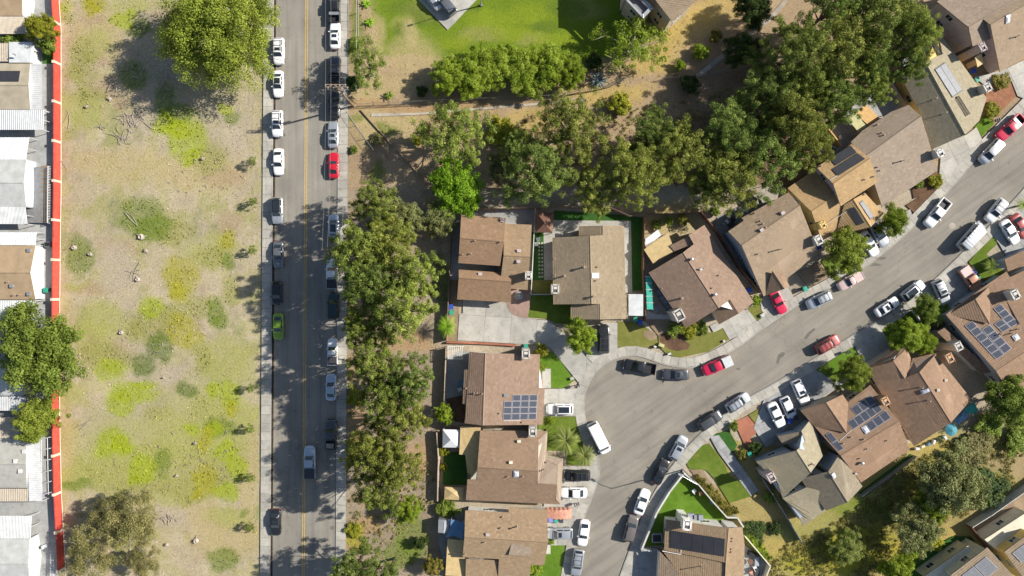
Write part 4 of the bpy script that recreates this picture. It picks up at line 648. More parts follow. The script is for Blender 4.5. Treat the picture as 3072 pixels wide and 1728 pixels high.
# 14 solar house
h = B('house', 'C3', 750, 350, 'brown house with white-framed solar array and brick chimney next to the grey-green house')
V, F, W_ = gable((240, 200), (772, 8), (1072, 492), (702, 742), (548, 542), (990, 282), 3.1, 5.2, 2.9); V['a'] = (355, 325, 3.1); h.roof(V, F, 'rust', W_)
h.roof({'w': (245, 200, 2.9), 'r': (437, 140, 4.4), 's': (592, 368, 4.75), 'x': (350, 322, 3.0), 'e': (562, 80, 3.0), 'f': (605, 142, None)}, ['wrsx', 'refs'], 'rust', ['wrefsx'], win=False)
h.panels([(620, 182), (775, 80), (820, 140), (665, 242)], 3, 1); h.panels([(597, 286), (820, 140), (865, 200), (642, 346)], 5, 1); h.panels([(730, 302), (885, 197), (930, 256), (775, 358)], 3, 1); h.panels([(433, 383), (470, 360), (573, 490), (535, 512)], 1, 2)
h.skylight(735, 345, .9, 1.2, 30); h.chimney(890, 130, 1.1, 1.4, 5.4, 30, 'chimb'); h.vents([(625, 398), (722, 415), (565, 445), (745, 488), (690, 560), (895, 425)]); h.turbine([(700, 593)]); h.pipe([(540, 425), (630, 345)])
# 15
h = B('house', 'h11', 900, 800, 'brown ribbed-tile house with twin front gables and orange brick chimney')
h.roof({'w': (190, 607, 2.9), 'r': (580, 505, 4.6), 'v': (742, 750, None), 'q': (955, 658, 5.4), 't': (1415, 1390, 5.4), 'd': (885, 1733, 2.9), 'a': (1190, 400, 4.3), 'e': (1710, 1050, 3.3)}, ['wrvqtd', 'qaet'], 'rust', ['wrvqtd', 'qaet'])
h.roof({'r': (580, 505, 4.6), 'n': (745, 345, 3.9), 'b': (742, 240, 3.2), 'e': (872, 556, 3.2), 's': (744, 752, 4.75), 'w': (190, 607, 2.85)}, ['rnbes', 'wbnr'], 'rust', ['wbesr'], win=False); h.roof({'a': (860, 460, 3.4), 'b': (1220, 380, 4.2), 'c': (955, 660, 5.2), 'd': (745, 752, 4.3)}, ['abcd'], 'rust')
h.skylight(1040, 930, 1.3, .7, 28); h.chimney(1402, 455, 1.1, 1.5, 5.3, 28, 'chimb'); h.boxes([(1325, 775), (1215, 915)], m='stucco', d=(.4, .35, .4)); h.vents([(1070, 1068), (960, 880)], h=.9)
# 16
h = B('house', 'B3', 1650, 1000, 'brown house with two grey solar arrays and square white skylight')
h.roof({'a': (1340, 925, 3.0), 'i': (1640, 708, 3.0), 'b': (1800, 600, 3.0), 's': (2090, 1110, 5.3), 'r': (1720, 1350, 5.3), 'c': (2200, 1290, 3.4), 'd': (1830, 1530, 3.4)}, ['aibsr', 'rscd'], 'rust', ['abscdr'], wmat='stuccob')
h.roof({'w': (820, 700, 2.9, 'h12'), 'r': (1225, 472, 4.3, 'h12'), 's': (1432, 825, 4.5, 'h12'), 'b': (1447, 268, 2.9, 'h12'), 'c': (1447, 560, 3.1, 'h12')}, ['wrs', 'rbcs'], 'rust', ['wrbcs'], wmat='stuccob', win=False)
h.roof({'a': (675, 945, 2.6, 'h12'), 'b': (780, 885, 2.8, 'h12'), 'c': (1470, 1520, 2.8, 'h12'), 'd': (1310, 1560, 2.6, 'h12')}, ['abcd'], 'rust', ['abcd'], wmat='stuccob', win=False)
h.panels([(1065, 857), (1180, 785), (1640, 1275), (1520, 1348)], 1, 6, v='h12'); h.panels([(1310, 912), (1430, 840), (1752, 1185), (1640, 1270)], 1, 4, v='h12'); h.panels([(1480, 605), (1593, 540), (1730, 690), (1612, 757)], 1, 2, v='h12'); h.panels([(1490, 830), (1730, 690), (1855, 815), (1612, 957)], 2, 2, v='h12')
h.skylight(1810, 1025, .95, .95, 30, v='h12'); h.vents([(1735, 965), (1830, 905), (1580, 975)], v='h12', h=.7); h.chimney(990, 1155, 1.1, 1.4, 4.8, 28, 'chim', v='h12')
h = B('house', 'B3', 1900, 800, 'rust-brown house with cream chimney cut by the right edge'); h.roof({'a': (1730, 690, 3.0), 'b': (2080, 520, 3.0), 'c': (2240, 800, 4.8), 'd': (1900, 1000, 4.8)}, ['abcd'], 'rust', ['abcd'], wmat='stuccob'); h.chimney(1870, 775, 1.2, 1.6, 5.4, 28)
h = B('house', 'B3', 1880, 530, 'small red-brown roof at the right edge above the rust-brown house'); h.roof({'a': (1785, 510, 3.0), 'b': (2060, 380, 3.0), 'c': (2080, 500, 4.0), 'd': (1810, 600, 3.6)}, ['abcd'], 'rust', ['abcd'], wmat='stuccob')
# townhouses bottom right
h = B('town_house', 'h18', 1300, 1400, 'cream two-storey house with long grey panels in the bottom right corner', group='houses behind the white panel fence')
h.roof({'a': (870, 1435, 5.4), 'b': (1400, 1035, 5.4), 'c': (1810, 1480, 6.6), 'd': (1290, 1900, 6.6)}, ['abcd'], 'plain', ['abcd'], wmat='stuccoc', ov=.25); h.roof({'a': (480, 1460, 3.0), 'b': (1120, 1010, 3.0), 'c': (1330, 1200, 3.1), 'd': (760, 1640, 3.1)}, ['abcd'], 'stuccoc', ['abcd'], wmat='stuccoc', course=0, ov=.05); h.panels([(1020, 1440), (1380, 1160), (1560, 1330), (1210, 1640)], 2, 2, mats=('poolmatg', 'frame'))
h = B('town_house', 'h18', 1800, 1250, 'two-storey house with yellow side wall and solar panel at the bottom right edge', group='houses behind the white panel fence')
h.roof({'a': (1645, 1100, 5.4), 'b': (2050, 800, 5.4), 'c': (2420, 1250, 6.6), 'd': (2010, 1600, 6.6)}, ['abcd'], 'plain', ['abcd'], wmat='stuccoy', ov=.25); h.roof({'a': (1360, 920, 3.0), 'b': (1980, 520, 3.0), 'c': (2200, 760, 3.1), 'd': (1620, 1140, 3.1)}, ['abcd'], 'stuccoc', ['abcd'], wmat='stuccoc', course=0, ov=.05); h.panels([(1745, 1120), (2000, 930), (2150, 1080), (1880, 1260)], 1, 1, mats=('poolmatg', 'frame'))
# apartment block above the park lawn
h = B('apartment_building', 'A2', 1150, 0, 'tan-roofed apartment block with grey balcony over the park lawn', 'building', 'blocks around the park')
h.roof({'a': (1072, -14, 7.6), 'b': (1205, 160, 7.6), 'c': (1420, -20, 7.9), 'd': (1300, -420, 8.6), 'e': (900, -240, 8.3)}, ['abcde'], 'plain', ['abcde'], wmat='stucco', ov=.5)
h.roof({'a': (850, -10, 6.6), 'b': (990, 138, 6.6), 'c': (1068, 60, 6.6), 'd': (930, -90, 6.6), 'i': (880, -2, 6.6), 'j': (985, 108, 6.6), 'k': (1030, 62, 6.6), 'l': (925, -45, 6.6)}, ['abji', 'bckj', 'cdlk', 'dail'], 'metal', course=0, th=.4)
h.roof({'a': (864, -55, 7.6), 'b': (1090, -20, 7.6), 'c': (1110, -600, 7.9), 'd': (885, -600, 7.9)}, ['abcd'], 'plain', ['abcd'], wmat='stucco', ov=.1, win=False)
h.roof({'a': (856, -6, 6.0), 'b': (990, 132, 6.0), 'c': (1064, 60, 6.0), 'd': (930, -84, 6.0)}, ['abcd'], 'deck', ['abcd'], course=0, ov=.15, name='balcony')  # deck and walls added inside the balcony frame to make its shadow solid
# ------------------------------------------------------------------ mobile homes behind the red wall
def awning(h, C, z, m, n=24, z2=None, posts=True, name='awning', view=None):
    """corrugated sheet: ribs run from edge C0-C1 to edge C3-C2"""
    zz = [z, z, z2 or z, z2 or z]; Q = [at(view or h.view, *c, q) for c, q in zip(C, zz)]; V = []; F = []
    for i in range(2 * n + 1):
        t = i / (2 * n); d = Vector((0, 0, .07 if i % 2 else -.0)); V += [Q[0].lerp(Q[1], t) + d, Q[3].lerp(Q[2], t) + d]
        if i: F.append((2 * i - 2, 2 * i - 1, 2 * i + 1, 2 * i))
    mesh(name, V, F, M[m], h.o)
    if posts:
        for q in (Q[1], Q[2], Q[1].lerp(Q[2], .5)):
            b = MB(); b.box((q.x - .1, q.y, (q.z - .05) / 2), (.09, .09, q.z - .06)); b.build('post', M['metalw'], h.o)
def mobile(view, ye, yr, ys, xe, xr, label, roof, wall='siding', ze=2.5, zr=3.4, xw=-260):
    h = B('mobile_home', view, xe * .5, yr, label, 'mobile home', 'mobile homes behind the red wall')
    h.roof({'a': (xw, ye, ze), 'b': (xe, ye, ze), 's': (xr, yr, zr), 'r': (xw, yr, zr), 'c': (xe, ys, ze), 'd': (xw, ys, ze)}, ['absr', 'rscd'], roof, ['abscdr'], wmat=wall, ov=.12, course=0, th=.12, fas='fasciaw', win=False); return h
def ewin(h, L, view=None, z=1.45, w_=1.0, hh=1.0):
    for x, y in L:
        c = at(view or h.view, x, y, z); h.window(Vector((c.x, c.y, z)), Vector((0, 1, 0)), Vector((1, 0, 0)), w_, hh)
for k, c in (('mh_tan', (.35, .3, .22)), ('mh_brown', (.36, .26, .16)), ('mh_grey', (.42, .42, .4)), ('mh_white', (.5, .51, .505)), ('mh_olive', (.37, .36, .32))): M[k] = flat(k, c, .8, sc_=.7, var=.14)
h = mobile('m1', -600, -100, 460, 650, 640, 'mobile home with brown roof and striped tan awning at the top left', 'mh_brown', xw=-500); awning(h, [(-500, 480), (700, 480), (740, 985), (-500, 985)], 2.4, 'awntan', 34, 2.2); awning(h, [(662, -300), (662, 470), (735, 500), (735, -300)], 2.5, 'metalw', 8, 2.4)
h = mobile('m2', 385, 700, 1055, 440, 415, 'mobile home with tan roof, black roof panel and white side awning', 'mh_tan'); awning(h, [(-250, 1062), (640, 1062), (632, 1350), (-250, 1350)], 2.4, 'metalw', 30, 2.2); awning(h, [(440, 392), (425, 1062), (612, 1062), (610, 392)], 2.45, 'metalw', 22, 2.3)
h.roof({'a': (130, 75, 2.6), 'b': (455, 80, 2.6), 'c': (440, 375, 2.75), 'd': (130, 375, 2.75)}, ['abcd'], 'mh_white', ['abcd'], wmat='siding', ov=.1, course=0, th=.12, fas='fasciaw', win=False); awning(h, [(-250, 95), (125, 95), (120, 360), (-250, 360)], 2.4, 'awntan', 14); h.panels([(-100, 497), (300, 497), (275, 655), (-100, 655)], 1, 1, mats=('poolmat', 'poolmat'), name='roof_panel', gap=.01, lift=.08); ewin(h, [(500, 340), (510, 195)], w_=.9); h.dish([(235, 275)])
h = mobile('m3', 425, 765, 1110, 380, 345, 'mobile home with grey roof, pale blue wall and long white railed deck', 'mh_grey', 'sidingb', 2.6, 3.4); awning(h, [(-250, 108), (425, 108), (378, 428), (-250, 428)], 2.3, 'mh_white', 32, 2.55); awning(h, [(-250, 1112), (372, 1112), (400, 1362), (-250, 1362)], 2.55, 'mh_white', 32, 2.3); ewin(h, [(425, 630), (420, 955)], w_=2.0, hh=1.0)
d = empty('deck', at('m3', 580, 950), 'grey deck with white slatted railing along the pale blue mobile home', 'deck'); b = MB(); P = [at('m3', *q, .75) for q in ((480, 540), (690, 520), (680, 1345), (395, 1345), (395, 1145), (480, 1145))]; b.prism([p.to_2d() for p in P], .6, .75); b.build('platform', M['deck'], d)
for i in range(2): b = MB(); A_, B_ = at('m3', 695, 525, 1.7 - .45 * i), at('m3', 685, 1345, 1.7 - .45 * i); b.tube([A_, B_], .05, 4); b.build('rail', M['metalw'], d)
for i in range(36): q = at('m3', 695, 525, 1.7).lerp(at('m3', 685, 1345, 1.7), i / 35); b = MB(); b.box((q.x, q.y, 1.2), (.09, .1, 1.0)); b.build('baluster', M['metalw'], d)
for i in range(14): q = at('m3', 640, 530 + i * 60, .76); b = MB(); b.box((q.x, q.y, .765), (1.1, .32, .05)); b.build('deck_board', M['wood'], d)
h = mobile('m4', 320, 715, 1105, 515, 440, 'mobile home with brown roof and white walls above the big tree', 'mh_brown', 'siding', 2.5, 3.6); awning(h, [(-250, 130), (530, 130), (515, 315), (-250, 315)], 2.2, 'metalw', 36, 2.45); awning(h, [(-250, 1115), (518, 1115), (525, 1375), (-250, 1375)], 2.45, 'metalw', 30, 2.2); ewin(h, [(545, 415), (545, 670), (548, 990)], w_=1.1); h.boxes([(432, 392), (182, 905), (430, 1020)], m='metal', d=(.5, .5, .35)); h.vents([(210, 1040), (120, 848), (290, 1035)])
h = mobile('m5', -20, 130, 300, 240, 230, 'mobile home half hidden under the big round tree at left', 'mh_grey', xw=-200); awning(h, [(-200, 308), (265, 308), (262, 455), (-200, 455)], 2.45, 'metalw', 26, 2.2)
h = mobile('m5', 745, 1010, 1255, 280, 268, 'mobile home with olive-grey roof and white louvred side awning', 'mh_olive', xw=-200); awning(h, [(-200, 520), (270, 520), (275, 740), (-200, 740)], 2.2, 'awntan', 22, 2.45); awning(h, [(-200, 1262), (290, 1262), (292, 1395), (-200, 1395)], 2.45, 'awntan', 26, 2.25); awning(h, [(285, 745), (300, 1395), (440, 1392), (412, 730)], 2.5, 'metalw', 34, 2.2); h.boxes([(165, 975), (255, 875), (215, 1078)], m='fasciaw', d=(.45, .6, .3))
d = empty('pergola', at('m5', 470, 1020), 'white pergola frame beside the louvred mobile home awning', 'pergola')
for t in (425, 490): b = MB(); b.tube([at('m5', t, 740, 2.0), at('m5', t + 10, 1325, 2.0)], .06, 4); b.build('beam', M['metalw'], d)
for i in range(6):
    y = 745 + i * 115; b = MB(); b.tube([at('m5', 412, y + 8, 2.06), at('m5', 512, y - 15, 2.06)], .07, 4); b.build('rafter', M['metalw'], d); q = at('m5', 505, y - 10, 2.0); b = MB(); b.box((q.x, q.y, .98), (.09, .09, 1.9)); b.build('post', M['metalw'], d)
h = mobile('m6', 745, 1215, 1700, 560, 545, 'mobile home with pale grey roof at the bottom left corner', 'mh_grey', xw=-350); awning(h, [(-350, 300), (605, 300), (585, 735), (-350, 735)], 2.3, 'mh_white', 34, 2.5); b = MB(); b.tube([at('m6', 1000, 960, 1.2), at('m6', 985, 1500, 1.2)], .04, 4)
d = empty('railing', at('m6', 995, 1200), 'white slatted railing by the mobile home at the bottom left', 'railing')
for dx in (-28, 28): b = MB(); b.tube([at('m6', 1000 + dx, 960, 1.0), at('m6', 985 + dx, 1500, 1.0)], .05, 4); b.build('rail', M['metalw'], d)
for i in range(18): b = MB(); b.box(at('m6', 998 - i * .8, 975 + i * 30, 1.0), (1.0 / 1.2, .09, .06)); b.build('slat', M['metalw'], d)
# ------------------------------------------------------------------ red wall with cream pilasters
RW = [(172, -60), (176, 20), (181, 90), (181, 300), (181, 576), (179, 700), (177, 900), (176, 1150), (178, 1310), (182, 1480), (189, 1610), (199, 1790)]
def wallx(v):
    for (a, b_), (c, d_) in zip(RW[:-1], RW[1:]):
        if b_ <= v <= d_: return a + (c - a) * (v - b_) / (d_ - b_)
rw = empty('red_wall', X(180, 864), 'long red painted wall with cream pilasters between mobile homes and vacant lot', 'wall')
pv = [-42, 75, 194, 311, 428, 546, 662, 780, 898, 1012, 1127, 1242, 1361, 1476, 1588, 1703]
for a, c in zip(pv[:-1], pv[1:]):
    n = 3; b = MB()
    for i in range(n):
        v0, v1 = a + (c - a) * i / n, a + (c - a) * (i + 1) / n; p, q = X(wallx(v0), v0), X(wallx(v1), v1); d_ = (q - p).normalized(); nn = Vector((d_.y, -d_.x, 0)); b.prism([(p + nn * .0).to_2d(), q.to_2d(), (q + nn * .2).to_2d(), (p + nn * .2).to_2d()], -.1, 1.62)
    b.build('wall_panel', M['wallred'], rw)
for v in pv: p = X(wallx(v), v); b = MB(); b.box((p.x - .1, p.y, .83), (.42, .4, 1.76)); b.box((p.x - .1, p.y, 1.74), (.5, .48, .08)); b.build('pilaster', M['pil'], rw)
b = MB()
for a, c in zip(RW[:-1], RW[1:]): b.tube([X(a[0] + 2, a[1], .03), X(c[0] + 2, c[1], .03)], .06, 4)
b.build('plinth', M['pil'], rw)
# ------------------------------------------------------------------ fences and garden walls
def fence(name, label, cat, view, pts, hgt, th, m, spacing=2.4, post=True, cap=None, group='garden walls and fences'):
    P = [X(*q, 0) for q in poly(pts, view)]; c = sum(P, Vector()) / len(P); root = empty(name, (c.x, c.y, 0), label, cat, group)
    for a, c in zip(P[:-1], P[1:]):
        d = c - a; L = d.length; n = max(1, int(round(L / spacing))); rz = math.atan2(d.y, d.x)
        for i in range(n):
            p, q = a.lerp(c, i / n), a.lerp(c, (i + 1) / n); b = MB(); mid = (p + q) / 2; ll = (q - p).length; b.box((mid.x, mid.y, hgt / 2 - .05), (ll - (.02 if not post else .12), th, hgt + .1), rz); b.build('fence_panel' if post else 'wall_block', M[m], root)
            if cap: b = MB(); b.box((mid.x, mid.y, hgt + .03), (ll, th + .1, .07), rz); b.build('coping', M[cap], root)
            if post: b = MB(); b.box((p.x, p.y, hgt / 2), (.13, max(.13, th + .04), hgt + .12), rz); b.build('post', M[m], root)
    return root
fence('fence', 'weathered fence along the slope west of the head house', 'fence', 'h1', [(105, 190), (98, 520), (60, 1400), ('B1', 1445, 1120)], 1.7, .06, 'fencew'); fence('fence', 'weathered fence behind the head house and the stepping stone yard', 'fence', 'h1', [(105, 188), (1600, 158), ('B2', 330, 122), ('B2', 740, 128), ('B2', 880, 188), ('B2', 1000, 168)], 1.7, .06, 'fencew')
fence('garden_wall', 'slim white wall between the head house and the stepping stone lawn', 'wall', 'h1', [(1605, 160), (1575, 700), (1540, 1449), ('B2', 142, 772), ('B2', 330, 772)], 1.6, .14, 'wallw', 3, False); fence('fence', 'brown board fence between turf yard and the boat', 'fence', 'B2', [(988, 190), (978, 570), (995, 975)], 1.8, .1, 'fenceb')
fence('fence', 'brown fence behind the cactus garden up to the pine belt', 'fence', 'h3', [(55, 85), (330, 92), (660, 70), (890, 5)], 1.6, .06, 'fencew'); fence('fence', 'dark brown fence between the cactus garden and the taupe house', 'fence', 'h3', [(670, 70), (860, 300), (1110, 700), (1360, 990)], 1.7, .08, 'fenceb')
fence('garden_wall', 'tan block wall behind the house with fifteen solar panels', 'wall', 'h5', [(100, 10), (95, 170), (75, 760), (190, 1085)], 1.6, .18, 'walltan', 3, False); fence('garden_wall', 'grey block wall behind the turf yard and pop-up canopy', 'wall', 'h6', [(60, 100), (85, 480), (75, 700), (70, 1040)], 1.5, .18, 'walltan', 3, False)
fence('garden_wall', 'curved white wall around the triangular lawn', 'wall', 'h8', [(720, 75), (545, 300), (440, 470), (375, 580), (300, 760), (245, 890), (175, 1065), (310, 1078)], 1.5, .2, 'wallw', 2.2, False, 'wallw'); fence('garden_wall', 'straight white wall between the triangular lawn and the hedge', 'wall', 'h8', [(730, 60), (930, 215), (1110, 430), (1300, 640), (1435, 640), (1515, 765)], 1.5, .2, 'wallw', 2.2, False)
fence('garden_wall', 'cream wall beside the cluttered patio at the bottom', 'wall', 'h8', [(1530, 880), (1700, 1080), (1865, 1275), (1790, 1460)], 1.5, .2, 'stuccoc', 2.4, False); fence('fence', 'grey fence down the west side of the grey-green gabled house', 'fence', 'C3', [(-60, 700), (100, 950), (235, 1180)], 1.5, .08, 'deck'); fence('glass_fence', 'low green-tinted fence below the solar house facing the slope', 'fence', 'C3', [(685, 835), (880, 700), (1100, 535)], 1.2, .06, 'poolmatg', 2.0)
fence('panel_fence', 'white panel fence stepping along the track at the bottom right', 'fence', 'C3', [(1495, 1055), (1640, 965), (1760, 880), (1932, 760), (2060, 670)], 1.8, .1, 'wallw', 3.6, True); fence('fence', 'dark red fence between the two bottom right houses', 'fence', 'h18', [(1090, 700), (1250, 900), (1390, 1050)], 1.7, .1, 'fenceb'); fence('fence', 'pale fence along the patios behind the yellow house', 'fence', 'h15', [(130, 850), (320, 600), (530, 350), (700, 160), (820, 30)], 1.5, .08, 'fencew')
fence('garden_wall', 'grey side wall by the patio of the grey-green shingle house', 'wall', 'h15', [(1030, 0), (1140, 180), (1250, 340)], 1.8, .15, 'walltan', 2.4, False); fence('garden_wall', 'brick-red retaining wall below the head house driveway', 'wall', 'h1b', [(120, 1245), (700, 1260), (1380, 1300)], .6, .3, 'redbrick', 2.4, False); fence('garden_wall', 'pale low wall between the driveway and shrubs at right', 'wall', 'B3', [(1080, 895), (1130, 970), (1195, 1050)], .9, .18, 'wallw', 2, False)
def chainlink(label, view, pts, hgt=1.5, sp=2.8):
    P = [X(*q, 0) for q in poly(pts, view)]; c = sum(P, Vector()) / len(P); root = empty('chain_link_fence', (c.x, c.y, 0), label, 'fence', 'chain-link fences')
    R = resample(P, sp)
    for p in R: b = MB(); b.tube([p, p + Vector((0, 0, hgt))], .045, 6); b.build('post', M['chain'], root)
    for z in (hgt - .03, .08): b = MB(); b.tube([p + Vector((0, 0, z)) for p in R], .03, 4); b.build('rail', M['chain'], root)
    b = MB()
    for p, q in zip(R[:-1], R[1:]):
        for i in range(7):
            for s_ in (0, 1): b.tube([p.lerp(q, i / 7) + Vector((0, 0, hgt * s_)), p.lerp(q, (i + 1) / 7) + Vector((0, 0, hgt * (1 - s_)))], .012, 3, cap=False)
    tag(b.build('wire_mesh', M['chain'], root), kind='stuff')
chainlink('chain-link fence beside the sidewalk next to the park garden', 'A1', [(772, -20), (772, 400), (768, 795)]); chainlink('chain-link fence along the drainage ditch below the shrub row', 'A1', [(770, 800), (1200, 780), (1932, 745), ('A2', 300, 735), ('A2', 560, 690), ('A2', 720, 670), ('A2', 860, 590)]); chainlink('chain-link fence running diagonally down the dirt bank by the sidewalk', 'A1', [(690, 850), (800, 1010), (910, 1160)], 1.2); chainlink('chain-link fence along the path above the dark shrubs', 'A2', [(1130, 600), (1350, 590), (1700, 530), (1860, 440)], 1.3)
for L, v, P in (('long timber beam lying down the dirt bank from the utility pole', 'A1', [(790, 830), (1040, 1110)]), ('thin timber beam in the shade of the bank below the long one', 'A1', [(1060, 1130), (1270, 1360)])): b = MB(); b.tube([at(v, *P[0], .1), at(v, *P[1], .1)], .16, 5); tag(b.build('timber_beam', M['wood']), L, 'beam')
# ------------------------------------------------------------------ canopies, sheds, shades
def canopy(name, label, cat, view, C, z, m, th=.1, peak=None, slats=0, zs=None, posts=True):
    Q = [at(view, *c, (zs[i] if zs else z)) for i, c in enumerate(C)]; c = sum(Q, Vector()) / len(Q); root = empty(name, (c.x, c.y, 0), label, cat); b = MB()
    if peak:
        p = at(view, peak[0], peak[1], peak[2]); n = len(Q); b.add(Q + [p] + [q - Vector((0, 0, .25)) for q in Q], [(i, (i + 1) % n, n) for i in range(n)] + [((i + 1) % n, i, n + 1 + i, n + 1 + (i + 1) % n) for i in range(n)])
    elif not slats:
        n = len(Q); b.add(Q + [q - Vector((0, 0, th)) for q in Q], [tuple(range(n)), tuple(range(n, 2 * n))[::-1]] + [((i + 1) % n, i, n + i, n + (i + 1) % n) for i in range(n)])
    if not slats: b.build('canopy', M[m], root)
    else:
        for i in range(slats): t = (i + .5) / slats; s = MB(); s.tube([Q[0].lerp(Q[1], t), Q[3].lerp(Q[2], t)], .06, 4); s.build('slat', M[m], root)
        for a, c_ in ((0, 1), (3, 2)): s = MB(); s.tube([Q[a] - Vector((0, 0, .12)), Q[c_] - Vector((0, 0, .12))], .09, 4); s.build('beam', M[m], root)
    if posts:
        cc = sum(Q, Vector()) / len(Q)
        for q in Q: q = q.lerp(cc, .06); s = MB(); s.box((q.x, q.y, q.z / 2 - .06), (.1, .1, q.z - .1)); s.build('post', M[m if m in ('metalw', 'canvas', 'wood') else 'fasciaw'], root)
    return root
canopy('gazebo', 'dark brown square gazebo in the corner of the turf yard', 'gazebo', 'B2', [(180, 148), (316, 155), (306, 308), (180, 303)], 2.4, 'fenceb', peak=(248, 235, 3.6)); canopy('patio_cover', 'white flat patio cover beside the grey-brown house', 'patio cover', 'B2', [(880, 770), (990, 772), (990, 935), (880, 932)], 2.4, 'mh_white'); canopy('pop_up_canopy', 'white pop-up canopy with pitched top in the rear yard', 'canopy', 'h6', [(130, 85), (372, 90), (358, 335), (126, 332)], 2.2, 'canvas', peak=(240, 228, 3.1))
canopy('patio_cover', 'orange patio roof behind the broad brown house', 'patio cover', 'h15', [(635, 385), (785, 275), (965, 465), (820, 560)], 2.6, 'patioor'); canopy('patio_cover', 'olive translucent patio roof beside the orange one', 'patio cover', 'h15', [(525, 455), (632, 387), (800, 570), (690, 650)], 2.55, 'patiogr'); canopy('patio_cover', 'tan flat patio roof at the bottom behind the white-walled house', 'patio cover', 'h7', [(250, 805), (540, 825), (565, 1460), (212, 1440)], 2.5, 'patio')
canopy('shade_sail', 'blue shade sail stretched over a rear patio', 'shade sail', 'h7', [(310, 455), (545, 510), (515, 815), (370, 740), (220, 770), (290, 620)], 2.6, 'sail', .03, zs=[2.9, 2.7, 2.9, 2.4, 2.7, 2.5]); canopy('shed', 'dark grey shed with a white ridge strip beside the blue sail', 'shed', 'h7', [(90, 460), (300, 465), (255, 700), (82, 690)], 2.2, 'metal', 2.1, posts=False); canopy('ridge_strip', 'white strip lying on top of the dark grey shed', 'strip', 'h7', [(192, 480), (228, 480), (212, 702), (178, 700)], 2.26, 'metalw', .04, posts=False)
canopy('patio_cover', 'tan gabled patio cover joined to the red-brown house', 'patio cover', 'h3', [(45, 490), (320, 300), (400, 508), (150, 650)], 2.5, 'patio', zs=[2.3, 2.7, 2.7, 2.3]); canopy('canvas_cover', 'white canvas shade over the cactus garden table', 'canopy', 'h3', [(62, 370), (205, 262), (250, 340), (62, 442)], 2.1, 'canvas', .04); canopy('pergola', 'cream slatted pergola in the corner behind the solar house yard', 'pergola', 'h5', [(100, 0), (335, 0), (325, 182), (100, 175)], 2.3, 'fasciaw', slats=8)
canopy('shed', 'tan corrugated shed with pitched roof below the turf yard', 'shed', 'h6', [(158, 880), (415, 890), (400, 1062), (148, 1050)], 2.0, 'patio', 1.9, peak=(275, 965, 2.6), posts=False); canopy('canopy_tent', 'pale blue pitched tent beside the brick chimney house', 'tent', 'C3', [(1400, 265), (1480, 195), (1512, 245), (1435, 308)], 2.0, 'sail', peak=(1455, 250, 2.7)); canopy('tarp_cover', 'glass-green cover behind the twin-gabled house', 'cover', 'C3', [(1480, 190), (1555, 140), (1592, 205), (1520, 232)], 2.1, 'green'); canopy('patio_cover', 'white lean-to roof under the pine beside the grey-green house', 'patio cover', 'h16', [(290, 440), (500, 340), (590, 470), (320, 570)], 2.6, 'canvas'); canopy('patio_cover', 'weathered pale shed roof behind the taupe house', 'shed', 'h4', [(635, 190), (850, 35), (945, 190), (930, 280), (720, 345)], 2.2, 'ditch')
canopy('lean_to', 'white sloping side cover on the pitch beside the shingle house', 'patio cover', 'h16', [(490, 330), (530, 290), (650, 440), (610, 465)], 2.9, 'fasciaw', posts=False)
g = empty('green_shade_pergola', at('h3', 110, 1000), 'green cloth shade on white bars along the boat yard', 'shade structure')
for i in range(5): C = [at('h3', 65 + 3 * i, 800 + 76 * i, 2.1), at('h3', 130 + 4 * i, 800 + 76 * i, 2.1), at('h3', 134 + 4 * i, 800 + 76 * (i + 1) - 6, 2.1), at('h3', 68 + 3 * i, 800 + 76 * (i + 1) - 6, 2.1)]; b = MB(); b.add(C + [q - Vector((0, 0, .03)) for q in C], [(0, 1, 2, 3), (7, 6, 5, 4), (1, 0, 4, 5), (2, 1, 5, 6), (3, 2, 6, 7), (0, 3, 7, 4)]); b.build('cloth_panel', M['green'], g); b = MB(); b.tube([C[0] + Vector((-.1, .05, .05)), C[1] + Vector((.1, .05, .05))], .06, 5); b.build('bar', M['metalw'], g)
for q in ((66, 800), (132, 800), (80, 1175), (148, 1175)): p = at('h3', *q, 2.0); b = MB(); b.box((p.x, p.y, 1), (.08, .08, 2)); b.build('post', M['metalw'], g)
# umbrella
u = empty('patio_umbrella', at('C3', 1395, 352), 'teal patio umbrella behind the twin-gabled house', 'umbrella'); c = at('C3', 1395, 350, 2.5); b = MB(); R_ = [c + Vector((math.cos(i * math.pi / 4) * 1.1, math.sin(i * math.pi / 4) * 1.1, -.45)) for i in range(8)]; b.add(R_ + [c], [(i, (i + 1) % 8, 8) for i in range(8)]); b.build('canopy', M['teal'], u); b = MB(); b.tube([Vector((c.x, c.y, 0)), c], .03, 6); b.build('pole', M['metalw'], u)
# ------------------------------------------------------------------ vehicles (x forward, y left, z up; built once per kind, then copied)
def loft(st, n_top=4):
    """stations (x, half width, z bottom, z shoulder, z top) -> closed smooth body"""
    V = []; F = []; prof = None
    for x, w_, zb, zs, zt in st:
        ring = [(-w_ * .9, zb), (-w_, zb + (zs - zb) * .35), (-w_ * 1.0, zs - .08), (-w_ * .93, zs), (-w_ * .72, zt - .01), (-w_ * .3, zt + .012), (w_ * .3, zt + .012), (w_ * .72, zt - .01), (w_ * .93, zs), (w_ * 1.0, zs - .08), (w_, zb + (zs - zb) * .35), (w_ * .9, zb)]
        V += [(x, y, z) for y, z in ring]
    n = 12
    for i in range(len(st) - 1):
        for k in range(n): F.append((i * n + k, (i + 1) * n + k, (i + 1) * n + (k + 1) % n, i * n + (k + 1) % n))
    F += [tuple(range(n)), tuple((len(st) - 1) * n + k for k in range(n))[::-1]]
    return V, F
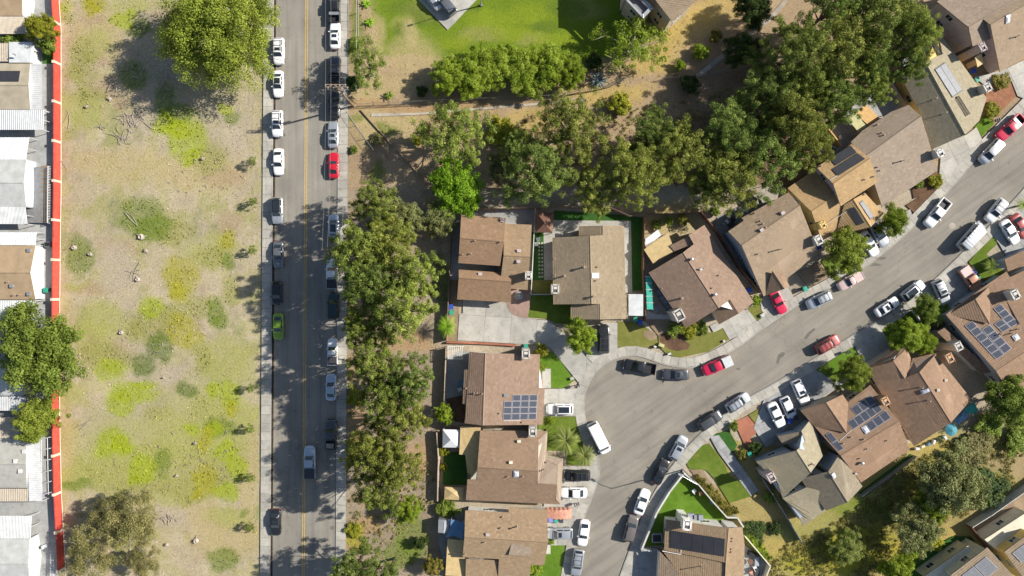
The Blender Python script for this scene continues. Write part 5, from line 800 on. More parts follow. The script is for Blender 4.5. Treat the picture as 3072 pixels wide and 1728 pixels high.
SPEC = {  # length, width, hood z, belt z, roof z, x: windscreen base, roof front, roof rear, rear glass base, tail z
    'sedan': (4.75, 1.84, .88, .96, 1.43, .92, .2, -1.0, -1.72, .98), 'coupe': (4.55, 1.8, .85, .93, 1.36, .75, .1, -.75, -1.6, .96), 'hatch': (4.15, 1.78, .92, .98, 1.5, .98, .3, -1.35, -1.9, 1.0),
    'suv': (4.7, 1.9, 1.02, 1.1, 1.7, 1.02, .4, -1.85, -2.2, 1.1), 'bigsuv': (5.15, 2.02, 1.12, 1.2, 1.88, 1.15, .5, -2.1, -2.42, 1.2), 'minivan': (5.05, 1.96, 1.02, 1.1, 1.76, 1.5, .75, -2.05, -2.4, 1.1), 'van': (6.0, 2.06, 1.12, 1.22, 2.25, 2.25, 1.6, -2.75, -2.9, 1.22), 'pickup': (5.75, 1.98, 1.06, 1.15, 1.8, 1.15, .5, -.72, -.95, 1.15), 'minitruck': (4.8, 1.76, .95, 1.02, 1.58, .85, .25, -.5, -.68, 1.02)}
WHITE = paint('paint_white', (.78, .78, .77))
def glassq(name, parent, Q, nrm, k=.9, ky=.9, th=.012, m='cglass'):
    c = sum(Q, Vector()) / 4; ex = (Q[1] - Q[0] + Q[2] - Q[3]) / 4; ey = (Q[3] - Q[0] + Q[2] - Q[1]) / 4
    R = [c + (q - c) * k for q in Q]; nn = (Q[1] - Q[0]).cross(Q[3] - Q[0]).normalized(); nn = nn if nn.dot(nrm) > 0 else -nn
    V = [r + nn * th for r in R] + [r - nn * .02 for r in R]; F = [(0, 1, 2, 3), (1, 0, 4, 5), (2, 1, 5, 6), (3, 2, 6, 7), (0, 3, 7, 4)]
    if (V[1] - V[0]).cross(V[3] - V[0]).dot(nn) < 0: F = [f[::-1] for f in F]
    return mesh(name, V, F, M[m], parent, world=False)
def make_vehicle(kind):
    L, W_, zh, zb, zr, x1, x2, x3, x4, zt = SPEC[kind]; a, w_ = L / 2, W_ / 2; root = bpy.data.objects.new('vehicle', None); COL.objects.link(root)
    truck = kind in ('pickup', 'minitruck'); xe = (x4 - .1) if truck else -a
    st = [(a, w_ * .48, .42, .56, .58), (a - .07, w_ * .7, .34, .64, .68), (a - .24, w_ * .88, .27, zh - .17, zh - .12), (a - .6, w_ * .97, .25, zh - .08, zh - .03), (x1 + .1, w_, .24, zb - .05, zh + .02), (x1 - .5, w_, .24, zb, zb + .01), (0 if x4 < -.3 else x4 + .2, w_, .24, zb, zb + .01), (x4 + .35, w_, .24, zb, zt)]
    st += [(xe, w_ * .99, .26, zb, zt)] if truck else [(x4, w_ * .985, .25, zb - .01, zt), (-a + .32, w_ * .93, .28, zt - .06, zt - .02), (-a + .1, w_ * .78, .36, zt - .2, zt - .14), (-a, w_ * .58, .44, zt - .34, zt - .3)]
    if x4 < -a + .35 and not truck: st = st[:-4] + [(-a + .28, w_ * .97, .27, zb, zt), (-a + .08, w_ * .9, .34, zt - .12, zt - .06), (-a, w_ * .8, .42, zt - .3, zt - .24)]
    b = MB(); V, F = loft(st); b.add(V, [f[::-1] for f in F])
    wb, wr = w_ * .9, w_ * (.72 if zr < 2 else .84); xw = max(x4, -a + .06)
    bot = [Vector((x1, y, zb - .03)) for y in (-wb * .9, wb * .9)] + [Vector((xw, y, zt - .03)) for y in (wb * .92, -wb * .92)]; top = [Vector((x2, y, zr - .05)) for y in (-wr, wr)] + [Vector((x3, y, zr - .06)) for y in (wr, -wr)]
    mb = [Vector((x2 - .15, y, zb - .03)) for y in (-wb, wb)]
    b.add(bot + top, [(0, 1, 5, 4), (1, 2, 6, 5), (2, 3, 7, 6), (3, 0, 4, 7)]); body = b.build('body', [WHITE], root, True, False)
    rt = MB(); n = 6; xs = [x2 + .03, x2 - .2, (x2 + x3) / 2, x3 + .2, x3 - .03]; V = []
    for i, x in enumerate(xs):
        for k in range(n + 1): t = k / n * 2 - 1; V.append((x, t * wr * (1.0 if 0 < i < 4 else .97), zr - .055 * t * t - (.05 if i in (0, 4) else 0)))
    rt.add(V, [(i * (n + 1) + k, i * (n + 1) + k + 1, (i + 1) * (n + 1) + k + 1, (i + 1) * (n + 1) + k) for i in range(4) for k in range(n)]); rt.add([(x2 + .03, -wr, zr - .12), (x2 + .03, wr, zr - .12), (x3 - .03, wr, zr - .12), (x3 - .03, -wr, zr - .12)], [(0, 1, 2, 3)])
    o = rt.build('roof', [WHITE], root, True, False)
    if (o.data.polygons[0].normal.z) < 0: o.data.flip_normals()
    glassq('windshield', root, [bot[0], bot[1], top[1], top[0]], Vector((1, 0, 1)), .9); glassq('rear_window', root, [bot[2], bot[3], top[3], top[2]], Vector((-1, 0, .6)), .84)
    sx = [(.0, .5), (.53, 1)] if x2 - x3 < 2.3 else [(0, .32), (.34, .66), (.68, 1)]
    for s_, (i, j) in ((-1, (0, 3)), (1, (1, 2))):
        for f0, f1 in sx:
            p0, p1, q0, q1 = bot[i].lerp(bot[j], .06 + .88 * f0), bot[i].lerp(bot[j], .06 + .88 * f1), top[i].lerp(top[j], .06 + .88 * f0), top[i].lerp(top[j], .06 + .88 * f1)
            glassq('side_window', root, [p0.lerp(q0, .12), p1.lerp(q1, .12), p1.lerp(q1, .93), p0.lerp(q0, .93)], Vector((0, s_, .3)), .93)
    r = .33 if not (zr > 1.6) else .37; wxs = (a - .92, -a + .98 if not truck else -a + 1.15)
    wm = MB(); wm.tube([(0, -.11, 0), (0, -.09, 0), (0, .09, 0), (0, .11, 0)], [r - .03, r, r, r - .03], 14); rm = MB(); rm.tube([(0, -.118, 0), (0, .118, 0)], r * .62, 10)
    for x in wxs:
        for s_ in (-1, 1):
            t_ = wm.build('wheel', M['tyre'], root, False, False); t_.location = (x, s_ * (w_ - .1), r); rr = rm.build('rim', M['galv'], t_, False, False)
    for s_ in (-1, 1):
        q = MB(); q.box((a - .24, s_ * w_ * .66, zh - .27), (.3, .34, .16), -s_ * .4); q.build('headlight', M['lens'], root, False, False); q = MB(); q.box((-a + .11, s_ * w_ * .62, zt - .26), (.14, .28, .18), s_ * .3); q.build('taillight', M['tail'], root, False, False)
        q = MB(); q.box((x1 - .35, s_ * (w_ + .08), zb + .06), (.14, .24, .15), -s_ * .25); q.box((x1 - .35, s_ * (w_ - .02), zb + .02), (.08, .14, .06)); q.build('mirror', [WHITE], root, False, False)
    if truck:
        x0, xr_ = x4 - .16, -a + .06; ln = x0 - xr_
        q = MB(); q.box(((x0 + xr_) / 2, 0, .62), (ln, W_ * .86, .1)); q.build('bed_floor', [M['black']], root, False, False)
        for s_ in (-1, 1): q = MB(); q.box(((x0 + xr_) / 2, s_ * (w_ - .09), .74), (ln, .17, zb * 2 - 1.48 + .02)); q.build('bed_side', [WHITE], root, False, False)
        q = MB(); q.box((xr_, 0, .78), (.1, W_ - .02, .72)); q.build('tailgate', [WHITE], root, False, False); q = MB(); q.box((x0 + .02, 0, .78), (.08, W_ - .05, .72)); q.build('bed_front', [WHITE], root, False, False); q = MB(); q.box((-a - .06, 0, .5), (.14, W_ * .9, .16)); q.build('bumper', [M['galv']], root, False, False)
    return root
PROTO = {k: make_vehicle(k) for k in SPEC}
PAINT = {k: paint('paint_' + k, c, m) for k, (c, m) in dict(white=((.64, .645, .65), 0), silver=((.5, .52, .54), .55), ltblue=((.5, .56, .62), .5), grey=((.2, .21, .22), .5), dgrey=((.085, .088, .095), .4), black=((.018, .018, .02), .1), red=((.5, .012, .03), 0), crimson=((.55, .015, .06), 0), rust=((.4, .15, .1), .1), brick=((.36, .07, .06), .1), green=((.2, .34, .03), .1), dgreen=((.02, .05, .045), .3), orange=((.46, .22, .13), 0), pink=((.6, .45, .42), 0), dust=((.16, .14, .13), .2)).items()}
NAMES = dict(sedan='sedan', coupe='coupe', hatch='hatchback_car', suv='sport_utility_vehicle', bigsuv='sport_utility_vehicle', minivan='minivan', van='cargo_van', pickup='pickup_truck', minitruck='pickup_truck')
CATS = dict(sedan='car', coupe='car', hatch='car', suv='suv', bigsuv='suv', minivan='van', van='van', pickup='pickup truck', minitruck='pickup truck')
used = set()
def car(kind, col, v, x, y, ang, label, group, opt='', L=1.0):
    """ang: heading in degrees, 0 = right in the photograph, 90 = up"""
    o = PROTO[kind] if kind not in used else copy_tree(PROTO[kind]); 
    if kind not in used: used.add(kind); PROTO[kind] = copy_tree(o)
    sp = SPEC[kind]; p = at(v, x, y, sp[4] * .55); o.location = (p.x, p.y, .02 if group not in DRV else .135); o.rotation_euler = (0, 0, math.radians(ang)); o.scale = (L, 1, 1); o.name = NAMES[kind]
    for ch in o.children:
        if ch.name.split('.')[0] in ('body', 'roof', 'mirror', 'bed_side', 'tailgate', 'bed_front'):
            ch.material_slots[0].link = 'OBJECT'; ch.material_slots[0].material = PAINT[col] if not (ch.name.startswith('roof') and 'B' in opt) else PAINT['black']
    a, w_, zr, x2, x3 = sp[0] / 2, sp[1] / 2, sp[4], sp[6], sp[7]
    def part(nm, m, *bx):
        q = MB()
        for c, d in bx: q.box(c, d)
        q.build(nm, m, o, False, False)
    if 's' in opt: part('sunroof', M['cglass'], ((x2 - .5, 0, zr + .004), (.55, .85, .03)))
    if 'p' in opt: part('panoramic_roof', M['cglass'], (((x2 + x3) / 2 + .05, 0, zr + .004), ((x2 - x3) * .82, w_ * 1.1, .03)))
    if 'r' in opt:
        for t in (.15, .5, .85): part('roof_bar', M['metald'], ((x2 + (x3 - x2) * t, 0, zr + .09), (.06, w_ * 1.45, .04)))
        for s_ in (-1, 1): part('roof_rail', M['metald'], (((x2 + x3) / 2, s_ * w_ * .66, zr + .06), ((x2 - x3) * .85, .05, .05)))
    if 'k' in opt: part('bed_cover', M['bin_k'], (((sp[8] - a) / 2 - .06, 0, sp[3] + .03), (a + sp[8] - .2, w_ * 1.84, .06)))
    if 'w' in opt: part('camper_shell', M['metalw'], (((sp[8] - a) / 2 - .08, 0, sp[3] + .25), (a + sp[8] - .1, w_ * 1.85, .5)), (((sp[8] - a) / 2 - .08, 0, sp[3] + .53), (a + sp[8] - .3, w_ * 1.6, .08)))
    if 't' in opt: part('tool_box', M['galv'], ((sp[8] - .45, 0, sp[3] + .02), (.5, w_ * 1.7, .3)))
    if 'l' in opt: part('bed_load', M['ditch'], ((-a + .75, .1, 1.02), (.9, w_ * 1.3, .5)))
    if 'e' in opt:
        for t in range(5): part('rack_bar', M['metald'], ((sp[8] - .3 - t * .42, 0, zr + .05), (.06, w_ * 1.75, .06)))
        for s_ in (-1, 1): part('rack_rail', M['metald'], ((sp[8] - 1.15, s_ * w_ * .9, zr + .02), (2.0, .06, .06)), ((sp[8] - .3, s_ * w_ * .9, 1.4), (.06, .06, .75)), ((sp[8] - 1.98, s_ * w_ * .9, 1.4), (.06, .06, .75)))
    if 'v' in opt:
        for t in range(7): part('roof_rib', M['galv'], ((x2 - .3 - (x2 - x3) * .9 * t / 7, 0, zr + .015), (.08, w_ * 1.6, .05)))
    if 'x' in opt: part('bed_load', PAINT['pink'], (((sp[8] - a) / 2 - .08, 0, sp[3] + .02), (a + sp[8] - .15, w_ * 1.75, .08)))
    tag(o, label, CATS[kind], group); return o
G1, G2, G3, G4 = 'cars parked along the west kerb', 'cars parked along the east kerb', 'cars on the residential street', 'cars parked in driveways'; DRV = (G4,)
car('suv', 'white', 'A1', 170, 385, -90, 'white suv with roof rack half under the big tree at the west kerb', G1, 'rs'); car('sedan', 'white', 'A1', 168, 632, -90, 'white sedan with black glass roof on the main road, second from top at left', G1, 'p'); car('suv', 'white', 'A1', 160, 932, -90, 'white suv with sunroof and roof bars at the west kerb opposite the utility pole', G1, 'rs'); car('sedan', 'white', 'A1', 170, 1220, -90, 'plain white sedan at the west kerb opposite the bright red car', G1)
car('suv', 'silver', 'B1', 160, 140, -90, 'silver suv with black roof at the west kerb above the shaded cars', G1, 'pB'); car('sedan', 'grey', 'B1', 168, 470, -90, 'grey sedan at the west kerb at the edge of the tree shade', G1); car('hatch', 'black', 'B1', 157, 762, -90, 'black hatchback with red tail lamps in tree shade at the west kerb', G1, 'B'); car('sedan', 'green', 'B1', 168, 1015, -90, 'lime green sedan parked at the west kerb', G1, ''); car('sedan', 'black', 'C1', 148, 1045, -90, 'shiny black sedan alone at the west kerb near the bottom', G1, 's')
car('pickup', 'black', 'A1', 590, 45, 90, 'black pickup with tool box cut by the top edge', G2, 't'); car('sedan', 'white', 'A1', 597, 267, 90, 'white sedan with sunroof below the black pickup at the top', G2, 's'); car('pickup', 'dgrey', 'A1', 593, 530, 90, 'dark pickup with ladder rack under the power pole crossarms', G2, 'e', .92); car('suv', 'black', 'A1', 590, 792, 90, 'black suv beside the base of the utility pole', G2, 'B'); car('sedan', 'silver', 'A1', 582, 1015, 90, 'silver sedan with sunroof above the bright red car', G2, 's'); car('coupe', 'red', 'A1', 586, 1248, 90, 'bright red coupe at the east kerb of the main road', G2)
car('hatch', 'ltblue', 'B1', 588, 255, 90, 'silver hatchback at the east kerb where the tree shade begins', G2, 'p'); car('pickup', 'white', 'B1', 573, 615, 90, 'white pickup under the pine branches at the east kerb', G2, 'k', .92); car('suv', 'dgreen', 'B1', 582, 860, 90, 'dark green suv below the white pickup at the east kerb', G2, ''); car('minitruck', 'white', 'B1', 577, 1205, 90, 'old white compact pickup in the gap of the tree shade', G2, 'k'); car('sedan', 'ltblue', 'B1', 567, 1475, 90, 'pale blue sedan at the east kerb below the old white pickup', G2); car('pickup', 'dgrey', 'C1', 565, 382, 90, 'dark pickup with pale load in its bed at the east kerb', G2, 'l', .92); car('pickup', 'ltblue', 'C1', 405, 590, 90, 'silver pickup driving up the middle of the main road', 'cars driving on the main road', 'k')
car('bigsuv', 'black', 'B2', 690, 1108, 90, 'black suv in the driveway beside the round green tree', G4, 'r'); car('pickup', 'black', 'B2', 962, 1320, 170, 'black pickup with open bed on the curved kerb of the court', G3, 's'); car('sedan', 'dgrey', 'B2', 1235, 1378, 178, 'dark grey sedan between the black pickup and the red truck', G3, 's'); car('pickup', 'crimson', 'B2', 1545, 1312, 204, 'red pickup with white camper shell on the court', G3, 'w', .93); car('coupe', 'crimson', 'B3', 75, 828, -63, 'bright red car nosing out of the taupe house driveway', G4); car('suv', 'silver', 'B3', 388, 815, 206, 'silver suv with roof bars at the north kerb by the brown bed', G3, 'r'); car('minitruck', 'pink', 'B3', 622, 672, 210, 'faded pink and brown old pickup at the north kerb', G3, 'x')
car('sedan', 'white', 'B3', 762, 392, -58, 'white sedan in the drive half under the yellow house tree', G4); car('sedan', 'silver', 'B3', 838, 322, -58, 'silver sedan in the drive in front of the yellow house garage', G4); car('pickup', 'white', 'B3', 1280, 160, 232, 'white pickup with empty dark bed at the north kerb', G3); car('suv', 'white', 'B3', 1725, 140, 232, 'white suv with roof bars at the south kerb near the right edge', G3, 'r'); car('van', 'silver', 'B3', 1545, 330, 48, 'long silver van with ribbed roof at the south kerb', G3, 'v'); car('sedan', 'white', 'B3', 1825, 302, -58, 'white sedan in the driveway behind the long silver van', G4, ''); car('sedan', 'brick', 'B3', 1905, 258, -58, 'dark red car cut by the right edge beside the white sedan', G4)
car('suv', 'silver', 'B3', 1100, 742, 38, 'glossy silver suv at the south kerb by the driveway', G3, 'p'); car('sedan', 'white', 'B3', 900, 867, 33, 'white sedan with sunroof at the south kerb behind the glossy suv', G3, 's'); car('suv', 'silver', 'B3', 1308, 758, -65, 'silver suv with roof rack parked in the shaded driveway', G4, 'rs'); car('pickup', 'orange', 'B3', 1533, 660, -55, 'faded orange pickup with bed cover in the shaded driveway', G4, 'x', .85); car('suv', 'brick', 'B3', 455, 1150, 30, 'brick red suv at the south kerb', G3, 'r'); car('pickup', 'crimson', 'A3', 1830, 965, 222, 'red pickup with open bed at the top right kerb', G3, 't'); car('minivan', 'silver', 'A3', 1688, 1142, 228, 'silver minivan behind the red pickup at the top right', G3)
car('suv', 'white', 'C2', 360, 190, 180, 'white suv with black panoramic roof in the solar house driveway', G4, 'p'); car('van', 'white', 'C2', 660, 412, -63, 'long white van on the court by the palms', G3); car('suv', 'black', 'C2', 490, 690, 180, 'black suv in the driveway above the white sedan', G4, 'r'); car('sedan', 'white', 'C2', 465, 820, 180, 'white sedan in the driveway below the black suv', G4); car('suv', 'silver', 'C2', 357, 1128, 180, 'silver suv in the driveway beside the coloured bins', G4, 's'); car('sedan', 'white', 'C2', 541, 1125, 262, 'white sedan at the west kerb of the court near the bottom', G3); car('suv', 'silver', 'C2', 493, 1350, 262, 'silver suv with roof rack at the very bottom of the court', G3, 'r')
car('suv', 'silver', 'C2', 1258, 482, 62, 'silver suv with sunroof at the east kerb by the lawn corner', G3, 's'); car('sedan', 'black', 'C2', 1122, 662, 65, 'black sedan at the east kerb by the white wall corner', G3); car('sedan', 'white', 'C2', 982, 892, 70, 'white sedan at the east kerb beside the curved white wall', G3); car('suv', 'dust', 'C2', 898, 1092, 75, 'dusty dark grey suv at the east kerb near the grey driveway', G3); car('suv', 'dgrey', 'C2', 1497, 277, 33, 'dark grey suv at the south kerb of the court', G3, ''); car('suv', 'silver', 'C2', 1708, 140, 33, 'silver suv with roof bars ahead of the dark grey one', G3, 'r')
car('sedan', 'white', 'C3', 62, 232, -65, 'white sedan in the shaded drive, lower left of the three white cars', G4); car('hatch', 'white', 'C3', 152, 180, -65, 'white hatchback in the shaded drive, middle of the three white cars', G4); car('suv', 'white', 'C3', 246, 62, -65, 'white suv with sunroof in the shaded drive, uppermost of the three white cars', G4, 's'); car('sedan', 'silver', 'A1', 1330, -12, 128, 'silver sedan at the top edge of the parking lot', G4); car('suv', 'grey', 'A1', 1432, 28, 128, 'grey suv at the tip of the parking lot', G4)
for o in PROTO.values():
    for c in list(o.children_recursive): bpy.data.objects.remove(c)
    bpy.data.objects.remove(o)
# tarp-covered car
t = empty('covered_car', at('C2', 358, 970), 'car under a wrinkled orange tarp in the lower driveway', 'covered car', G4); c = at('C2', 352, 970, 0); nu, nv = 22, 12; V = []; F = []
for i in range(nu + 1):
    for j in range(nv + 1):
        a, b_ = i / nu * 2 - 1, j / nv * 2 - 1; edge = max(abs(a) ** 4, abs(b_) ** 4); z = (1.05 + .35 * max(0, 1 - (a * 1.4) ** 2)) * (1 - edge ** 3 * .8) + .05 * math.sin(i * 2.1 + j) * edge + .03 * math.sin(j * 3.3 + i * 1.3)
        V.append((c.x + a * 2.25, c.y + b_ * (.98 + .05 * math.sin(i * 1.7)), max(.2, z)))
F = [(i * (nv + 1) + j, (i + 1) * (nv + 1) + j, (i + 1) * (nv + 1) + j + 1, i * (nv + 1) + j + 1) for i in range(nu) for j in range(nv)]; mesh('tarp', V, F, M['tarp'], t)
# rowing boat beside house 3
bo = empty('rowing_boat', at('h3', 275, 1065), 'grey rowing boat with thwarts lying in the side yard', 'boat'); p, q = at('h3', 195, 950, .3), at('h3', 345, 1180, .3); d = (q - p); L = d.length; d.normalize(); s_ = Vector((-d.y, d.x, 0)); n = 10; V = []
for i in range(n + 1):
    f = i / n; w_ = .72 * math.sin(math.pi * min(1, f * .92 + .02)) ** .6; c = p + d * L * f; V += [c + s_ * w_ + Vector((0, 0, .35)), c + s_ * w_ * .6 + Vector((0, 0, -.15)), c - s_ * w_ * .6 + Vector((0, 0, -.15)), c - s_ * w_ + Vector((0, 0, .35))]
mesh('hull', V, [(i * 4 + k, i * 4 + k + 1, i * 4 + k + 5, i * 4 + k + 4) for i in range(n) for k in range(3)], M['metal'], bo)
for f in (.3, .52, .74): b = MB(); b.box(p + d * L * f + Vector((0, 0, .2)), (.3, 1.15, .06), math.atan2(d.y, d.x)); b.build('thwart', M['poolmatg'], bo)
# ------------------------------------------------------------------ trees: trunk with limbs, crown of leaf-sized faces in clumps
LEAF = {k: leafmat('leaf_' + k, a, b_, t) for k, (a, b_, t) in dict(pine=((.19, .245, .042), (.4, .44, .1), .3), pine2=((.16, .225, .042), (.34, .41, .1), .3), pine3=((.215, .245, .042), (.43, .44, .1), .3), scrub=((.22, .2, .055), (.42, .37, .11), .2), fig=((.21, .265, .03), (.36, .4, .07), .32), lime=((.15, .29, .012), (.27, .42, .03), .3), bright=((.22, .31, .02), (.4, .47, .07), .34), olive=((.22, .24, .08), (.38, .39, .16), .28), euc=((.2, .19, .065), (.36, .31, .13), .25), yel=((.26, .28, .02), (.42, .38, .05), .3), mid=((.19, .26, .035), (.33, .41, .08), .34), palm=((.2, .25, .04), (.36, .38, .12), .25), hedge=((.2, .2, .03), (.38, .26, .08), .2), agave=((.13, .18, .17), (.25, .3, .28), .1), dark=((.05, .085, .02), (.11, .15, .03), .2)).items()}
def leaves(C, R, n, size, asp, rng, up=.35, flat_=1.0, inner=.35, drop=0):
    """C: puff centres, R: puff radii; n leaves a puff"""
    k = len(C); d = rng.normal(size=(k, n, 3)); d /= np.linalg.norm(d, axis=2, keepdims=True); rad = inner + (1 - inner) * rng.random((k, n, 1)) ** .5
    P = C[:, None] + d * rad * R[:, None, None] * np.array([1, 1, flat_]); nn = d + np.array([0, 0, up]) + rng.normal(size=d.shape) * .55; nn /= np.linalg.norm(nn, axis=2, keepdims=True)
    a = rng.normal(size=d.shape); a[..., 2] -= drop; tx = a - nn * (a * nn).sum(2, keepdims=True); tx /= np.linalg.norm(tx, axis=2, keepdims=True); ty = np.cross(nn, tx); s = size * (.6 + .8 * rng.random((k, n, 1)))
    V = np.stack([P - tx * s, P + ty * s * asp, P + tx * s, P - ty * s * asp], 2).reshape(-1, 3); F = np.arange(k * n * 4).reshape(-1, 4)
    T = np.clip(.5 + rng.normal(size=(k, 1)) * .2 + rng.normal(size=(k, n)) * .14, 0, 1); return V, F, np.repeat(T.ravel(), 4)
def crown(name, kind, seed, R=5.5, Hh=9.0):
    """returns (crown mesh, trunk mesh) for a tree of crown radius R and height Hh, base at the origin"""
    rng = np.random.default_rng(seed); pr = dict(pine=(20, 10, 120, .16, .3, .42, .8), broad=(20, 12, 140, .135, .55, .6, 1.05), fig=(34, 15, 170, .15, .5, .8, 1.4), sparse=(16, 9, 60, .13, .4, .4, .8), euc=(12, 10, 120, .15, .3, .6, 1.1), shrub=(9, 6, 90, .12, .5, .5, .85))[kind]
    nl, np_, nlf, ls, asp, r0, r1 = pr; C = []; Rr = []; limbs = []
    for i in range(nl):
        az = i * 2.399 + rng.random() * .5; f = math.sqrt((i + .5) / nl) * (.72 + .18 * rng.random()) ; lob = 1 + .16 * math.sin(az * 2 + seed) + .1 * math.sin(az * 5 + seed * 2)
        f *= lob; zf = (.93 - (.28 if kind == 'pine' else .42) * f ** 1.6 + rng.normal() * .05) if kind != 'shrub' else (.75 - .4 * f ** 2 + rng.normal() * .06)
        tip = np.array([math.cos(az) * R * f, math.sin(az) * R * f, Hh * zf]); limbs.append(tip)
        sp_ = R * (.25 if kind != 'sparse' else .2)
        for j in range(np_): C.append(tip + rng.normal(size=3) * np.array([sp_ * .62, sp_ * .62, sp_ * .5])); Rr.append(r0 + (r1 - r0) * rng.random())
    C = np.array(C); Rr = np.array(Rr) * (R / 5.5) ** .35; C[:, 2] = np.clip(C[:, 2], Hh * (.5 if kind == 'pine' else .28 if kind != 'shrub' else .12), None)
    V, F, T = leaves(C, Rr, nlf, ls, asp, rng, flat_=.8, up=.3 if kind != 'pine' else .1, inner=.25, drop=.6 if kind == 'euc' else 0)
    me = bpy.data.meshes.new(name + '_crown'); npmesh(me, V, F); me.attributes.new('tint', 'FLOAT', 'POINT').data.foreach_set('value', T.astype(np.float32))
    b = MB(); tr = .05 * R + .05; zf = Hh * (.42 if kind != 'shrub' else .12); b.tube([(0, 0, -.2), (0.02, 0, .3), (.1, .05, zf * .5), (.15, .1, zf), (.1, .15, Hh * .75)], [tr * 1.5, tr, tr * .85, tr * .7, tr * .2], 8)
    for tip in limbs:
        t = Vector(tip); s_ = Vector((.13, .08, zf * (.55 + .5 * rng.random()))); m1 = s_.lerp(t, .5) + Vector((rng.normal() * .3, rng.normal() * .3, -.25)); b.tube([s_, m1, t], [tr * .4, tr * .24, tr * .07], 5)
        for _ in range(3): e = t + Vector(rng.normal(size=3) * R * .16); b.tube([m1.lerp(t, .6), e], [tr * .12, tr * .04], 4, cap=False)
    tm = bpy.data.meshes.new(name + '_trunk'); tm.from_pydata([tuple(v) for v in b.v], [], b.f); tm.update(); return me, tm
CROWN = {}
for k, kind, n, R, Hh in (('pine', 'pine', 4, 5.5, 11), ('broad', 'broad', 3, 5.0, 7.5), ('fig', 'fig', 1, 9.0, 11), ('sparse', 'sparse', 2, 4.5, 6.5), ('euc', 'euc', 2, 4.5, 8), ('shrub', 'shrub', 3, 1.6, 1.9)):
    CROWN[k] = [crown(k, kind, 31 * i + len(k) * 7, R, Hh) + (R, Hh) for i in range(n)]
def tree(k, u, v, r, z, mat, label, group, name=None, ry=None, bark='bark', cat='tree', var=None):
    """crown seen at photograph pixel (u, v) with pixel radius r; z = crown top height in metres"""
    i = random.randrange(len(CROWN[k])) if var is None else var; cm, tm, R, Hh = CROWN[k][i]; p = X(u, v, z * .68); sx = r / S / R; sy = (ry or r) / S / R
    o = empty(name or dict(pine='pine_tree', euc='eucalyptus_tree', shrub='shrub').get(k, 'tree'), (p.x, p.y, -.05), label, cat, group, random.random() * 6.28 if ry is None else 0); o.scale = (sx, sy, z / Hh)
    c = link('crown', cm, o); t = link('trunk', tm, o)
    for a, m in ((c, LEAF[mat]), (t, M[bark])):
        if not a.data.materials: a.data.materials.append(None)
        a.material_slots[0].link = 'OBJECT'; a.material_slots[0].material = m
    return o
ORD = 'first second third fourth fifth sixth seventh eighth ninth tenth eleventh twelfth thirteenth fourteenth fifteenth sixteenth seventeenth eighteenth nineteenth twentieth'.split() + ['twenty-' + x for x in 'first second third fourth fifth sixth seventh eighth ninth'.split()]
tree('fig', 648, 92, 155, 11.5, 'fig', 'huge dense green tree over the vacant lot at the top left', 'trees around the vacant lot', var=0); tree('broad', 122, 1050, 128, 9, 'mid', 'big light green tree overhanging the red wall', 'trees around the vacant lot', var=0); tree('broad', 106, 1262, 66, 6, 'fig', 'round dense tree below the big tree at the red wall', 'trees around the vacant lot', var=1)
tree('broad', 122, 84, 42, 5, 'yel', 'yellow-green tree in the mobile home yard at the top left', 'trees around the vacant lot', var=2); tree('shrub', 40, 112, 40, 2.2, 'mid', 'low green shrub between the two upper mobile homes', 'shrubs', cat='shrub'); tree('shrub', 140, 135, 28, 3, 'mid', 'green bush against the red wall beside the white roof extension', 'shrubs', cat='shrub')
for i, (u, v, r, z) in enumerate([(400, 1560, 85, 8), (270, 1655, 82, 7), (428, 1688, 50, 5), (330, 1545, 60, 7)]): tree('euc', u, v, r, z, 'euc', f'olive-brown eucalyptus in the clump at the bottom left, {ORD[i]} as listed by size and height' if False else ['largest olive-brown eucalyptus at the right of the bottom left clump', 'olive-brown eucalyptus against the red wall in the bottom left clump', 'small olive-brown eucalyptus at the lower right of the bottom left clump', 'olive-brown eucalyptus at the top of the bottom left clump'][i], 'eucalyptus clump', bark='barkw')
PR = [(1125, 615, 68, 9), (1080, 760, 88, 11), (1175, 735, 85, 11), (1235, 830, 80, 11), (1110, 850, 88, 11), (1205, 935, 92, 12), (1100, 970, 72, 10), (1130, 1080, 82, 11), (1225, 1145, 82, 11), (1150, 1190, 72, 10), (1200, 1255, 80, 11), (1115, 1345, 78, 11), (1190, 1385, 78, 11), (1140, 1460, 72, 10), (1065, 1712, 78, 10), (1160, 1735, 70, 10)]
for i, (u, v, r, z) in enumerate(PR): tree('pine', u, v, r * 1.0, z * random.uniform(1.2, 1.42), random.choice(['pine', 'pine', 'pine3', 'pine2']), f'olive-green pine in the row beside the main road, {ORD[i]} counted from the top', 'pines along the main road')
NP = [(1362, 402, 100, 9), (1610, 520, 105, 10), (1710, 385, 108, 11), (1790, 560, 85, 10), (1905, 520, 98, 11), (1960, 410, 80, 10), (2035, 460, 100, 11), (2130, 560, 70, 9), (2185, 525, 100, 12), (2185, 395, 95, 12), (2300, 470, 100, 12), (2365, 360, 95, 12), (2300, 285, 95, 12), (2420, 430, 80, 10), (2500, 300, 85, 11), (2390, 170, 110, 13), (2525, 150, 115, 13), (2600, 260, 70, 11), (2630, 60, 115, 13), (2730, 110, 75, 12), (2500, 20, 90, 12), (2715, 200, 55, 10), (2610, 185, 75, 12), (1555, 440, 55, 8), (2430, 270, 70, 11)]
NP.sort(key=lambda t: t[0])
for i, (u, v, r, z) in enumerate(NP): tree('pine', u, v, r * 1.0, z * random.uniform(.9, 1.12), random.choice(['pine', 'pine', 'pine2', 'pine3']), f'tufted pine in the belt behind the houses, {ORD[i]} counted from the left', 'pines in the belt behind the houses')
